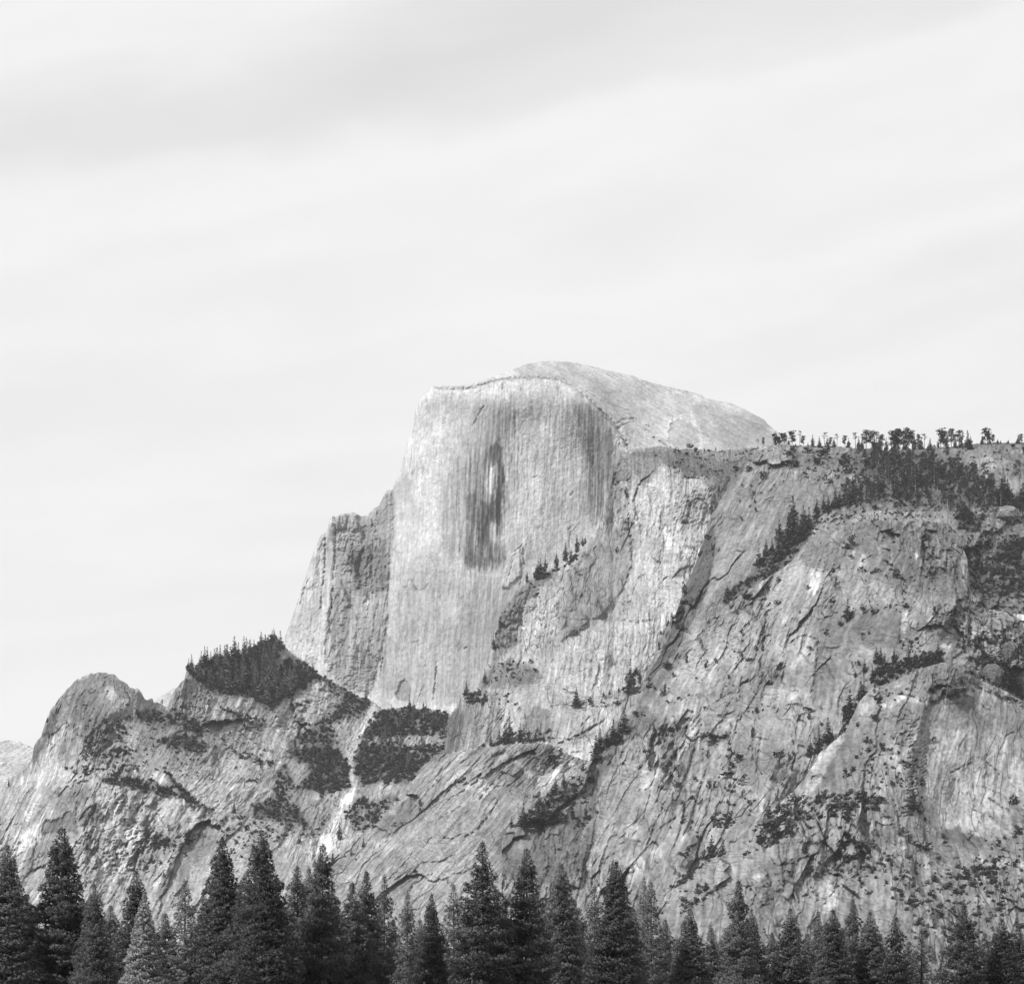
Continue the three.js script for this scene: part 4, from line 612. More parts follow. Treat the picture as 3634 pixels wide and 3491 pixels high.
// ---- the great cliff in front at the right
mass('granite_cliff', 'broad grey granite cliff with slanting cracks filling the right half', 'cliff', {
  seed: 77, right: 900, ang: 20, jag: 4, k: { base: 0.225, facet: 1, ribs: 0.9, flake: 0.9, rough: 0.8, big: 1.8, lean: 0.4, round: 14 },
  top: [1780, 2990, 1795, 2950, 1815, 2920, 1845, 2872, 1910, 2834, 2010, 2770, 2100, 2702, 2114, 2632, 2200, 2547, 2255, 2502, 2275, 2462, 2320, 2402, 2380, 2332, 2450, 2290, 2510, 2202, 2585, 2142, 2654, 2095, 2794, 2006, 2839, 1960, 2874, 1914, 2904, 1884, 3004, 1872, 3104, 1843, 3229, 1850, 3364, 1853, 3394, 1890, 3434, 1980, 3444, 2090, 3484, 2155, 3560, 2172, 3640, 2182, 3700, 2190],
  bot: [1780, 3440, 2320, 3440, 2440, 3200, 2700, 3000, 2850, 2850, 2960, 2720, 3080, 2560, 3250, 2480, 3380, 2410, 3480, 2450, 3560, 2490, 3640, 2530, 3700, 2550],
  ctrl: [1800, 2960, 3480, 1910, 2840, 3580, 2105, 2700, 3700, 2200, 2550, 3830, 2320, 2410, 3960, 2450, 2300, 4020, 2585, 2150, 4080, 2794, 2010, 4060, 2904, 1890, 4030, 3104, 1850, 3960, 3360, 1860, 3920, 3434, 1990, 3800, 3484, 2160, 3660, 3630, 2190, 3580, 1950, 3050, 3380, 2100, 2900, 3500, 2250, 2700, 3660, 2200, 3200, 3190, 2000, 3350, 3120, 2400, 2550, 3730, 2600, 2350, 3810, 2500, 2750, 3490, 2750, 2200, 3840, 2750, 2550, 3560, 2950, 2050, 3830, 3000, 2250, 3650, 2950, 2500, 3470, 3200, 2050, 3700, 3200, 2250, 3520, 3300, 2380, 3390, 3500, 2330, 3430, 2650, 2900, 3300, 2400, 3100, 3210, 3080, 1950, 3860, 2860, 2000, 3960, 2800, 2800, 3330, 3400, 2150, 3610, 3620, 2520, 3430, 3400, 2430, 3410, 3250, 2500, 3420, 3080, 2580, 3440, 2960, 2740, 3400, 2840, 2880, 3340],
  polys: [
    // upper bulge: darker
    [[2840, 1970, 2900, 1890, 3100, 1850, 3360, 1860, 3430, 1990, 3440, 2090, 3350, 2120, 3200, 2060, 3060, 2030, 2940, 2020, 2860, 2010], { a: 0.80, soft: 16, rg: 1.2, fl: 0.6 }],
    [[3100, 2010, 3260, 1980, 3300, 2050, 3300, 2120, 3200, 2100, 3120, 2070], { a: 0.86, soft: 14, rg: 0.6 }],
    [[2800, 2010, 2850, 1975, 2900, 2000, 2930, 2040, 2900, 2100, 2860, 2120, 2760, 2180, 2700, 2160], { a: 1.12, soft: 10, rg: 0.7 }],
    [[2880, 2020, 2930, 2020, 2920, 2060, 2890, 2110, 2876, 2080], { a: 1.25, soft: 8 }],
    [[3052, 1990, 3062, 1965, 3072, 1970, 3078, 2000, 3064, 2025, 3052, 2015], { a: 1.9, soft: 4 }],
    [[3248, 1970, 3254, 1950, 3262, 1972, 3252, 1985], { a: 3.2, soft: 2.5 }],
    [[2940, 1900, 2970, 1885, 2990, 1880, 2960, 1920, 2940, 1960], { a: 1.35, soft: 6 }],
    [[3390, 2000, 3420, 1980, 3434, 2040, 3436, 2090, 3410, 2060], { a: 1.25, soft: 6 }],
    [[2990, 2060, 3060, 2040, 3160, 2080, 3200, 2140, 3180, 2160, 3080, 2140, 3000, 2170, 2980, 2120], { a: 1.06, soft: 12, rg: 0.7 }],
    [[3050, 2170, 3140, 2140, 3200, 2160, 3210, 2260, 3190, 2300, 3080, 2300, 3020, 2230], { a: 0.82, soft: 12, rg: 0.5, st: 0.2 }],
    [[3200, 2180, 3218, 2160, 3228, 2180, 3216, 2260, 3200, 2290, 3196, 2260], { a: 1.6, soft: 4 }],
    [[2900, 2200, 3000, 2200, 3020, 2300, 2980, 2420, 2920, 2500, 2880, 2440, 2890, 2300], { a: 0.88, soft: 16, st: 0.2, rg: 0.6 }],
    [[2800, 2260, 2860, 2240, 2900, 2260, 2890, 2320, 2840, 2340, 2810, 2380, 2760, 2340, 2740, 2280], { a: 1.2, soft: 12, rg: 0.7 }],
    [[2730, 2250, 2770, 2140, 2860, 2180, 2800, 2240, 2740, 2330], { a: 1.1, soft: 14 }],
    // rocky shelf at far right
    [[3300, 2160, 3440, 2120, 3500, 2160, 3640, 2180, 3640, 2330, 3500, 2310, 3400, 2300, 3330, 2260], { a: 0.94, soft: 12, rg: 2.2, fl: 1.2 }],
    [[3420, 2210, 3560, 2230, 3620, 2260, 3500, 2280, 3420, 2260], { a: 1.22, soft: 12, rg: 1.8 }],
    [[3600, 2180, 3640, 2176, 3640, 2200, 3615, 2200], { a: 2.2, soft: 4 }],
    [[3335, 2290, 3350, 2284, 3378, 2292, 3370, 2300, 3340, 2300], { a: 2.0, soft: 3 }], [[3530, 2288, 3560, 2286, 3600, 2300, 3590, 2310, 3545, 2302], { a: 1.7, soft: 4 }],
    // pale slabs on the slanting middle
    [[2440, 2280, 2500, 2230, 2560, 2200, 2640, 2170, 2700, 2200, 2660, 2330, 2580, 2420, 2480, 2520, 2400, 2560, 2340, 2540, 2370, 2420], { a: 1.12, soft: 20, rg: 0.9 }],
    [[2300, 2430, 2400, 2290, 2450, 2290, 2420, 2360, 2330, 2450, 2260, 2500], { a: 0.74, soft: 10 }],
    [[2440, 2600, 2468, 2562, 2470, 2590, 2450, 2640, 2420, 2680, 2400, 2720, 2370, 2780, 2350, 2760, 2400, 2680, 2410, 2640], { a: 1.5, soft: 7, rg: 0.8 }],
    [[2530, 2580, 2610, 2540, 2608, 2570, 2560, 2600, 2520, 2600], { a: 1.25, soft: 8 }],
    [[2270, 2760, 2290, 2700, 2320, 2640, 2350, 2640, 2350, 2720, 2320, 2790, 2280, 2810, 2264, 2800], { a: 1.28, soft: 7, rg: 0.6 }],
    [[2130, 2730, 2230, 2690, 2280, 2690, 2250, 2780, 2240, 2900, 2300, 2960, 2290, 3100, 2180, 3080, 2110, 3000, 2130, 2860], { a: 1.10, soft: 12, rg: 0.7, fl: 0.6 }],
    [[2180, 2940, 2230, 2920, 2280, 2930, 2280, 2970, 2220, 2970], { a: 1.3, soft: 9 }],
    [[2375, 2940, 2410, 2900, 2430, 2930, 2440, 2960, 2420, 3010, 2390, 3040, 2380, 3000], { a: 1.2, soft: 9 }],
    [[2310, 3020, 2350, 2990, 2350, 3040, 2310, 3060], { a: 1.4, soft: 6 }], [[2230, 3060, 2270, 3030, 2290, 3060, 2250, 3140, 2230, 3200], { a: 1.4, soft: 8 }],
    [[2690, 2850, 2710, 2820, 2712, 2880, 2702, 2898], { a: 1.7, soft: 5 }], [[2640, 2700, 2700, 2680, 2720, 2740, 2700, 2810, 2660, 2780], { a: 0.86, soft: 14 }],
    [[2720, 2450, 2770, 2440, 2840, 2440, 2870, 2470, 2800, 2490, 2720, 2480], { a: 1.22, soft: 10 }],
    // the two dark ramps
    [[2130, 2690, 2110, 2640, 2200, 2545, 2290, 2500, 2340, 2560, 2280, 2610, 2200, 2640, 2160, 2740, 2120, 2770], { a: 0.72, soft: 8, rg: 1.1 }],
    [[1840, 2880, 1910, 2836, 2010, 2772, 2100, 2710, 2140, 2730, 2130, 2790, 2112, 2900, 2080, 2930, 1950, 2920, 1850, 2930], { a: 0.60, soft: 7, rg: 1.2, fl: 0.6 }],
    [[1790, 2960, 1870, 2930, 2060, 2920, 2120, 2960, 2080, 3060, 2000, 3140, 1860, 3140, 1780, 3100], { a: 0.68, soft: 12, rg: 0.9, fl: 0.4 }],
    [[2560, 2680, 2640, 2640, 2680, 2680, 2640, 2760, 2580, 2760], { a: 0.9, soft: 12, rg: 1.4 }],
    [[3088, 2440, 3110, 2370, 3200, 2344, 3300, 2312, 3350, 2318, 3354, 2354, 3270, 2378, 3200, 2404, 3120, 2436], { a: 0.5, soft: 8 }], [[3416, 2332, 3480, 2320, 3520, 2332, 3560, 2342, 3640, 2382, 3640, 2490, 3580, 2456, 3500, 2424, 3480, 2372, 3450, 2352], { a: 0.5, soft: 8 }],
    [[1825, 2936, 1860, 2890, 1900, 2880, 2012, 2890, 2020, 2914, 1960, 2930, 1870, 2936], { a: 0.45, soft: 6 }],
  ],
  lines: [
    [[2840, 1965, 2860, 2000, 2900, 2025, 2930, 2030], { w: 3, z: 6, a: 0.3 }], [[2890, 2040, 2872, 2080, 2866, 2130], { w: 3, a: -0.5 }],
    [[2940, 2020, 2960, 2070, 2980, 2110], { w: 4, z: 9, a: 0.5 }],
    [[2990, 2090, 3030, 2062, 3060, 2042, 3130, 2060, 3180, 2080, 3240, 2110, 3280, 2150], { w: 3, step: 7, a: 0.3, len: 40 }],
    [[3100, 1920, 3098, 1960], { w: 3, a: -0.5 }], [[3105, 1920, 3124, 1960], { w: 2.6, a: -0.4 }], [[3210, 1890, 3196, 1940], { w: 2.4, a: -0.2 }], [[3180, 1900, 3194, 1930], { w: 2.4, a: -0.25 }],
    [[3290, 1880, 3330, 1950, 3360, 1990], { w: 2.5, a: -0.22 }], [[3270, 1900, 3300, 1980, 3320, 2060], { w: 5, z: 8, a: 0.3 }], [[3374, 1990, 3378, 2040, 3410, 2060], { w: 3, z: 6, a: 0.4 }],
    [[3200, 2170, 3196, 2230, 3194, 2270], { w: 3, z: 7, a: 0.45 }], [[3228, 2165, 3224, 2220, 3214, 2270], { w: 2.6, z: 5, a: 0.35 }],
    [[3120, 2230, 3170, 2250, 3200, 2266], { w: 2.4, a: -0.3 }],
    [[2800, 2285, 2830, 2262, 2860, 2254, 2885, 2262, 2900, 2268], { w: 3.2, z: 9, a: 0.55 }], [[2850, 2268, 2860, 2290, 2874, 2304], { w: 2.5, z: 5, a: 0.4 }], [[2850, 2340, 2876, 2320, 2888, 2312], { w: 3, z: 7, a: 0.4 }],
    [[2906, 2260, 2900, 2340, 2890, 2420, 2876, 2480], { w: 5, z: 10, a: 0.25 }], [[2898, 2300, 2892, 2400], { w: 4, a: -0.15 }],
    [[2780, 2504, 2810, 2500, 2846, 2498, 2850, 2512], { w: 2.6, z: 7, a: 0.5 }], [[2762, 2510, 2756, 2550], { w: 3, z: 6, a: 0.4 }],
    [[2740, 2230, 2760, 2180, 2780, 2150], { w: 3, z: 6, a: 0.3 }], [[2680, 2340, 2700, 2260, 2720, 2200], { w: 4, z: 10, a: 0.3 }], [[2720, 2180, 2716, 2260, 2690, 2330], { w: 4, z: 6, a: 0.3 }],
    [[2830, 2650, 2836, 2644, 2858, 2650], { w: 2.4, z: 6, a: 0.55 }], [[2834, 2650, 2826, 2690, 2812, 2720], { w: 3, z: 6, a: 0.5 }], [[2814, 2704, 2840, 2688, 2860, 2680], { w: 2.4, z: 4, a: 0.4 }],
    [[2874, 2700, 2890, 2710, 2900, 2700], { w: 3, z: 5, a: 0.4 }],
    [[2480, 2540, 2540, 2490, 2610, 2450], { w: 3, z: 6, a: 0.3 }], [[2545, 2540, 2566, 2542, 2590, 2532, 2606, 2525], { w: 3, z: 8, a: 0.45 }], [[2450, 2580, 2480, 2540, 2490, 2510], { w: 3.5, z: 8, a: 0.35 }],
    [[2520, 2640, 2560, 2620, 2600, 2600], { w: 4, z: 7, a: 0.3 }], [[2620, 2550, 2600, 2640, 2590, 2700], { w: 4, z: 8, a: 0.3 }], [[2680, 2560, 2670, 2640, 2672, 2700], { w: 3, z: 7, a: 0.3 }], [[2704, 2600, 2690, 2680, 2684, 2760], { w: 3, z: 6, a: 0.25 }],
    [[2290, 2612, 2340, 2608, 2400, 2612], { w: 3, z: 9, a: 0.5 }], [[2410, 2660, 2440, 2655], { w: 2.6, z: 5, a: 0.4 }], [[2262, 2800, 2280, 2810, 2310, 2790, 2320, 2770], { w: 3, z: 6, a: 0.3 }],
    [[2362, 2540, 2368, 2600, 2350, 2660], { w: 3, z: 7, a: 0.3 }], [[2410, 2640, 2380, 2720, 2350, 2790, 2330, 2850], { w: 4, z: 9, a: 0.3 }], [[2470, 2640, 2440, 2740, 2420, 2790, 2400, 2850], { w: 4, z: 9, a: 0.3 }], [[2520, 2700, 2490, 2780, 2470, 2850, 2450, 2950], { w: 4, z: 9, a: 0.3 }],
    [[2350, 2860, 2320, 2940, 2290, 3020], { w: 4, z: 10, a: 0.35 }], [[2420, 2840, 2430, 2880, 2410, 2960, 2390, 3010], { w: 4, z: 9, a: 0.4 }], [[2330, 2950, 2370, 2920, 2400, 2900], { w: 3, z: 6, a: 0.3 }],
    [[2140, 2950, 2160, 2930, 2190, 2920], { w: 3, z: 6, a: 0.3 }], [[2170, 2790, 2230, 2760, 2290, 2710], { w: 2.6, z: 4, a: 0.2 }], [[2120, 2780, 2128, 2860, 2112, 2930, 2100, 3000], { w: 4, z: 8, a: -0.15 }],
    [[2180, 3010, 2230, 2980, 2290, 2990], { w: 3, z: 6, a: 0.3 }], [[2120, 3080, 2160, 3040, 2200, 3020], { w: 4, z: 8, a: 0.3 }],
    [[2640, 2440, 2600, 2480, 2560, 2540], { w: 3, z: 6, a: 0.25 }], [[2700, 2440, 2650, 2520, 2620, 2560], { w: 3, z: 6, a: 0.25 }], [[2560, 2330, 2520, 2380, 2480, 2440], { w: 2.6, z: 5, a: 0.25 }], [[2600, 2300, 2570, 2340, 2540, 2400], { w: 2.6, z: 5, a: 0.25 }], [[2470, 2370, 2490, 2350, 2510, 2342], { w: 2.6, z: 5, a: 0.4 }],
    [[2400, 2350, 2450, 2280, 2510, 2190, 2560, 2140], { w: 4, z: 7, a: 0.3 }], [[2500, 2260, 2540, 2210, 2560, 2180], { w: 3, z: 6, a: 0.3 }],
    [[2150, 2790, 2220, 2770, 2290, 2720, 2330, 2640], { w: 2, a: 0.12 }],
  ],
});

// ---- the nearer buttress at the lower right with the pale scooped wall
mass('scooped_buttress', 'near buttress at the lower right with a pale scooped wall', 'cliff', {
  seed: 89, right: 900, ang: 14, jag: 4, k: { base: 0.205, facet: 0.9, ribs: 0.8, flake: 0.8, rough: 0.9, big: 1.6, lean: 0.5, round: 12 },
  top: [2200, 3320, 2250, 3262, 2300, 3195, 2384, 3130, 2470, 3075, 2560, 3030, 2654, 2945, 2720, 2885, 2789, 2832, 2850, 2772, 2914, 2668, 2999, 2597, 3049, 2492, 3089, 2446, 3219, 2402, 3269, 2372, 3324, 2356, 3369, 2347, 3400, 2360, 3454, 2358, 3479, 2412, 3560, 2447, 3634, 2490, 3700, 2520],
  bot: [2200, 3500, 3700, 3500],
  ctrl: [2250, 3270, 3020, 2384, 3135, 3090, 2560, 3035, 3150, 2720, 2890, 3210, 2850, 2780, 3240, 2999, 2600, 3290, 3089, 2450, 3320, 3270, 2375, 3330, 3450, 2365, 3330, 3630, 2500, 3300, 3100, 2600, 3210, 3250, 2550, 3210, 3300, 2700, 3150, 3450, 2600, 3190, 3500, 2750, 3150, 3500, 2900, 3090, 3350, 2920, 3080, 3260, 2800, 3080, 3620, 2700, 3170, 3000, 2800, 3100, 2850, 2950, 3030, 3050, 2950, 3000, 3250, 3000, 2980, 3500, 3010, 2970, 2600, 3200, 2900, 2900, 3150, 2870, 3200, 3150, 2850, 3500, 3200, 2830, 3000, 3350, 2700, 3400, 3400, 2690, 2500, 3400, 2740],
  polys: [
    // the bright cut beside the trees on the ramp
    [[2842, 2835, 2864, 2790, 2872, 2750, 2862, 2730, 2890, 2712, 2914, 2672, 2940, 2645, 2994, 2598, 3000, 2606, 2966, 2684, 2930, 2726, 2914, 2770, 2880, 2812], { a: 1.95, soft: 4, rg: 1.2 }],
    // scooped wall
    [[3290, 2500, 3340, 2470, 3400, 2450, 3470, 2440, 3560, 2470, 3640, 2500, 3640, 2960, 3560, 2960, 3500, 2980, 3440, 2960, 3390, 2940, 3310, 2940, 3280, 2870, 3260, 2780, 3250, 2700, 3270, 2600], { a: 1.24, soft: 10, z: 16, rg: 0.3, fl: 0.4 }],
    [[3260, 2700, 3330, 2640, 3400, 2680, 3480, 2730, 3560, 2850, 3620, 2930, 3540, 2960, 3400, 2940, 3310, 2940, 3275, 2850], { a: 1.12, soft: 30, rg: 0.7 }],
    [[3290, 2500, 3420, 2470, 3560, 2480, 3640, 2520, 3640, 2640, 3560, 2600, 3420, 2590, 3310, 2600], { a: 0.78, soft: 22 }],
    [[3560, 2560, 3640, 2540, 3640, 2700, 3580, 2680], { a: 0.84, soft: 12 }],
    [[3430, 2900, 3480, 2890, 3500, 2940, 3490, 2975, 3460, 2970, 3430, 2930], { a: 1.15, soft: 4, z: -7 }],
    [[3330, 2950, 3400, 2935, 3470, 2970, 3490, 2990, 3470, 3040, 3400, 2990, 3340, 2975], { a: 0.66, soft: 8 }],
    [[3590, 2810, 3620, 2830, 3640, 2920, 3600, 2940, 3585, 2880], { a: 0.72, soft: 8, z: 6 }],
    // cap rocks over the scoop
    [[3270, 2400, 3330, 2352, 3400, 2350, 3455, 2362, 3480, 2420, 3440, 2460, 3370, 2470, 3330, 2440, 3290, 2460], { a: 0.92, soft: 7, z: -10, rg: 1.4 }],
    [[3400, 2440, 3460, 2430, 3480, 2450, 3430, 2475, 3390, 2490, 3400, 2460], { a: 1.4, soft: 6 }],
    [[3320, 2570, 3350, 2540, 3365, 2500, 3350, 2500, 3330, 2540], { a: 1.5, soft: 4 }],
    [[3230, 2560, 3280, 2520, 3300, 2540, 3280, 2620, 3240, 2680, 3220, 2660], { a: 1.06, soft: 10, rg: 2.4, fl: 2 }],
    [[3140, 2690, 3220, 2660, 3260, 2690, 3240, 2740, 3180, 2740], { a: 1.2, soft: 10, rg: 2, fl: 2 }],
    [[3050, 2500, 3078, 2492, 3082, 2520, 3062, 2540, 3050, 2530], { a: 1.7, soft: 5, st: 0.4 }], [[3130, 2500, 3190, 2470, 3220, 2470, 3180, 2500, 3140, 2525], { a: 1.6, soft: 5, st: 0.4 }], [[3190, 2470, 3240, 2470, 3290, 2490, 3310, 2480, 3300, 2500, 3220, 2490], { a: 1.45, soft: 5 }], [[3170, 2438, 3195, 2430, 3198, 2436, 3172, 2444], { a: 1.9, soft: 2 }], [[3080, 2400, 3092, 2420, 3088, 2440, 3078, 2425], { a: 1.8, soft: 4 }],
    // left part: darker facets
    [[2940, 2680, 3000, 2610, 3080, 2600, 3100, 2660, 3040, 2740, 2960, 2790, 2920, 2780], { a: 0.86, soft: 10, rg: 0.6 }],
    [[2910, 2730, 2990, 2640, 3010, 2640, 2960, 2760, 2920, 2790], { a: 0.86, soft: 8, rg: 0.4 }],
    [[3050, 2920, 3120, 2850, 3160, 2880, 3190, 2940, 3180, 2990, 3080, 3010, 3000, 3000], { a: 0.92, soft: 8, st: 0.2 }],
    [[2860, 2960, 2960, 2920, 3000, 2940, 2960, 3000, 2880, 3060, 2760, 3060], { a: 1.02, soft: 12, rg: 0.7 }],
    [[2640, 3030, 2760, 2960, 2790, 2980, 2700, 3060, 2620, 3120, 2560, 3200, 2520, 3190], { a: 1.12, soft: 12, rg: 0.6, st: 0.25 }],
    [[3080, 2920, 3100, 2910, 3106, 2940, 3090, 2950], { a: 1.7, soft: 5 }], [[3130, 2920, 3150, 2900, 3160, 2920, 3140, 2940], { a: 1.5, soft: 5 }], [[3190, 3008, 3215, 3000, 3222, 3010, 3200, 3016], { a: 2, soft: 3 }], [[3180, 2960, 3210, 2980, 3190, 2985], { a: 1.7, soft: 4 }],
    [[3470, 3030, 3520, 3060, 3560, 3040, 3600, 3060, 3530, 3090, 3490, 3070], { a: 1.35, soft: 8 }], [[3590, 3030, 3640, 3060, 3640, 3090, 3600, 3060], { a: 1.6, soft: 5 }],
    [[2900, 3150, 2940, 3120, 2960, 3150, 2980, 3200, 2960, 3230, 2920, 3240], { a: 1.45, soft: 7 }], [[3030, 3180, 3060, 3140, 3075, 3160, 3055, 3220, 3030, 3230], { a: 1.3, soft: 7 }], [[3148, 3170, 3164, 3180, 3160, 3230, 3148, 3220], { a: 1.7, soft: 5 }], [[3320, 3300, 3340, 3290, 3350, 3320, 3330, 3330], { a: 1.6, soft: 5 }],
    [[2670, 3110, 2720, 3090, 2720, 3110, 2680, 3130], { a: 1.7, soft: 5 }], [[3460, 3180, 3510, 3170, 3520, 3200, 3480, 3220], { a: 1.3, soft: 8 }],
    [[2420, 3150, 2560, 3110, 2640, 3160, 2560, 3260, 2460, 3280, 2400, 3220], { a: 1.02, soft: 14 }],
    [[3200, 3050, 3440, 3030, 3640, 3080, 3640, 3400, 3300, 3400, 3200, 3200], { a: 1.02, soft: 20, rg: 1.8, fl: 0.8 }],
  ],
  lines: [
    [[3180, 2460, 3220, 2468, 3260, 2480, 3290, 2500], { w: 3, z: 7, a: 0.5 }], [[3250, 2680, 3240, 2780, 3250, 2860, 3300, 2930], { w: 6, z: 12, a: 0.25 }],
    [[3345, 2448, 3350, 2462, 3372, 2470, 3400, 2455, 3440, 2442], { w: 4, z: 9, a: 0.45 }],
    [[3370, 2744, 3420, 2720, 3470, 2702], { w: 3, z: 5, a: 0.4 }], [[3510, 2830, 3550, 2860, 3590, 2880], { w: 3, z: 6, a: 0.4 }], [[3450, 2870, 3520, 2900, 3570, 2940, 3600, 2960], { w: 3, z: 5, a: 0.35 }], [[3470, 2890, 3482, 2930, 3490, 2960], { w: 2.6, z: 6, a: 0.4 }],
    [[3500, 2700, 3560, 2760, 3610, 2800], { w: 2.4, z: 4, a: 0.25 }], [[3480, 2790, 3560, 2820, 3590, 2850], { w: 2.4, z: 4, a: 0.3 }], [[3560, 2620, 3590, 2600, 3620, 2590], { w: 3, z: 5, a: 0.35 }],
    ...[...Array(16)].map((_, i) => { const u = 3285 + i * 20 + 6 * noise(i * 3.1, 4); return [[u + 14, 2540 + 60 * noise(i * 2.1, 7) + 40, u + 6, 2720, u - 2, 2900], { w: 3 + 2 * Math.abs(noise(i * 1.7, 3)), a: (i % 2 ? -0.16 : 0.15) }]; }),
    ...[...Array(26)].map((_, i) => { const v = 2560 + i * 13, u = 3262 + 26 * Math.sin((v - 2560) / 100) - 20; return [[u - 40 - 20 * Math.abs(noise(i * 2.7, 3)), v + 14 + 10 * noise(i * 3.3, 8), u, v + 6, u + 24, v - 8], { w: 2.6, z: 5, a: 0.42 }]; }),
    [[3240, 2950, 3200, 2960, 3180, 2860, 3160, 2820], { w: 3, z: 6, a: 0.3 }], [[3110, 2850, 3080, 2950, 3070, 3000], { w: 2.6, z: 4, a: 0.22 }],
    [[2770, 3070, 2820, 3062, 2900, 3028], { w: 3, z: 6, a: 0.45 }], [[2830, 3050, 2900, 3030], { w: 2.6, z: 4, a: 0.35 }], [[2960, 3110, 2990, 3080, 3060, 3060], { w: 3, step: 5, a: 0.3, len: 30 }],
    [[2660, 3020, 2760, 2980, 2800, 2966], { w: 3, a: -0.4 }], [[2880, 3160, 2900, 3180, 2930, 3190, 2960, 3170], { w: 3, z: 6, a: 0.35 }],
    [[2960, 2960, 2900, 2990, 2860, 3010], { w: 3, z: 5, a: 0.3 }], [[2940, 2930, 2880, 2970, 2850, 3000], { w: 3, z: 5, a: 0.3 }],
  ],
});

{ // the valley floor, out to the horizon
  const g = new THREE.CircleGeometry(14000, 96).rotateX(-Math.PI / 2), n = g.attributes.position.count, c = new Float32Array(n * 3).fill(0.06);
  g.setAttribute('color', new THREE.BufferAttribute(c, 3));
  const m = new THREE.Mesh(g, new THREE.MeshStandardMaterial({ color: 0xffffff, roughness: 1, vertexColors: true }));
  tag(m, 'ground', 'flat meadow and forest floor of the valley below the cliffs', 'ground', null, 'structure');
}

// ---------------------------------------------------------------- far trees and shrubs on the rock
const tri = (out, ax, ay, az, bx, by, bz, cx, cy, cz) => out.push(ax, ay, az, bx, by, bz, cx, cy, cz);
function soup(list, shade) {
  const g = new THREE.BufferGeometry();
  g.setAttribute('position', new THREE.BufferAttribute(new Float32Array(list), 3));
  g.computeVertexNormals();
  if (shade) { const n = list.length / 3, c = new Float32Array(n * 3); for (let i = 0; i < n; i += 3) { const s = shade[i / 3]; for (let k = 0; k < 9; k++) c[i * 3 + k] = s; } g.setAttribute('color', new THREE.BufferAttribute(c, 3)); }
  return g;
}
function leafSoup(list, x, y, z, s, n, flat = 0.7, fs = 1) {                   // n leaf-clump faces about a point
  for (let i = 0; i < n; i++) {
    const th = rnd() * 6.283, r = Math.sqrt(rnd()), px = x + Math.cos(th) * r * s, pz = z + Math.sin(th) * r * s, py = y + (rnd() * 2 - 1) * s * flat * Math.sqrt(1 - r * r * 0.9), e = fs * s * rr(0.28, 0.5), a = rnd() * 6.283, b = rr(-0.9, 0.9);
    const ux = Math.cos(a) * e, uz = Math.sin(a) * e, vx = -Math.sin(a) * Math.cos(b) * e, vy = Math.sin(b) * e, vz = Math.cos(a) * Math.cos(b) * e;
    tri(list, px - ux, py - vy * 0.6, pz - uz, px + ux, py, pz + uz, px + vx, py + vy, pz + vz);
  }
}
function taper(h, r0, r1, sides = 5, y0 = 0) { return new THREE.CylinderGeometry(r1, r0, h, sides, 1, true).translate(0, y0 + h / 2, 0).toNonIndexed(); }
const strip = (g) => { g.deleteAttribute('uv'); return g; };
function conifer() {                                                    // unit height, a ragged uneven spire of clumps
  const l = [], wide = rr(0.15, 0.23), bare = rr(0.03, 0.12), tiers = 13, lop = rnd() * 6.283, lopAmt = rr(0, 0.35);
  for (let k = 0; k < tiers; k++) {
    const t = k / (tiers - 1), y = lerp(bare, 0.93, t), R = (wide * Math.pow(1 - t, 0.85) + 0.012) * rr(0.65, 1.2), n = t > 0.86 ? 1 : t > 0.7 ? 2 : 3, o = rnd() * 6;
    for (let i = 0; i < n; i++) {
      const a = o + i * 6.283 / n + rr(-0.5, 0.5), f = n === 1 ? 0.15 : rr(0.4, 0.75) * (1 + lopAmt * Math.cos(a - lop)), s = Math.max(0.036, R * rr(0.55, 0.8));
      leafSoup(l, Math.cos(a) * R * f, y + rr(-0.02, 0.02), Math.sin(a) * R * f, s, n === 1 ? 11 : 12, n === 1 ? 1.1 : 0.62, 1.55);
    }
  }
  tri(l, -0.025, 0.86, 0, 0.025, 0.86, 0, 0, 1, 0); tri(l, 0, 0.86, -0.025, 0, 0.86, 0.025, 0, 1, 0);
  return [soup(l), strip(taper(0.9, 0.014, 0.004, 5, -0.05))];
}
function openPine(kind) {                                               // unit height, bare trunk under an uneven crown
  const l = [], lean = rr(-0.05, 0.05), n = kind === 1 ? 5 : 15, from = kind === 1 ? 0.6 : rr(0.28, 0.42);
  for (let k = 0; k < n; k++) {
    const t = (k + rnd() * 0.6) / n, y = lerp(from, 0.95, t), a = rnd() * 6.283, R = (kind === 1 ? 0.12 : 0.15) * (1 - 0.55 * Math.abs(t - 0.45) * 2) * rr(0.4, 1);
    leafSoup(l, Math.cos(a) * R + lean * y, y, Math.sin(a) * R, kind === 1 ? 0.06 : rr(0.07, 0.115), 15, 0.8, 1.35);
  }
  leafSoup(l, lean, 0.93, 0, 0.09, 14, 0.6);
  return [soup(l), strip(taper(0.98, 0.017, 0.006, 5, -0.05))];
}
function shrub() { const l = []; for (let k = 0; k < 7; k++) leafSoup(l, rr(-0.6, 0.6), rr(-0.1, 0.75), rr(-0.6, 0.6), rr(0.3, 0.6), 13, 0.9, 1.75); return soup(l); }
reseed(101);
const spires = [...Array(7)].map(conifer), pines = [...Array(6)].map((_, i) => openPine(i === 4 ? 1 : 0)), shrubs = [...Array(5)].map(shrub);
const needleFar = grey(0.042, 1, { side: THREE.DoubleSide }), needleMid = grey(0.055, 1, { side: THREE.DoubleSide }), leafFar = grey(0.055, 1, { side: THREE.DoubleSide }), barkFar = grey(0.16), barkDark = grey(0.07), barkPale = grey(0.3);
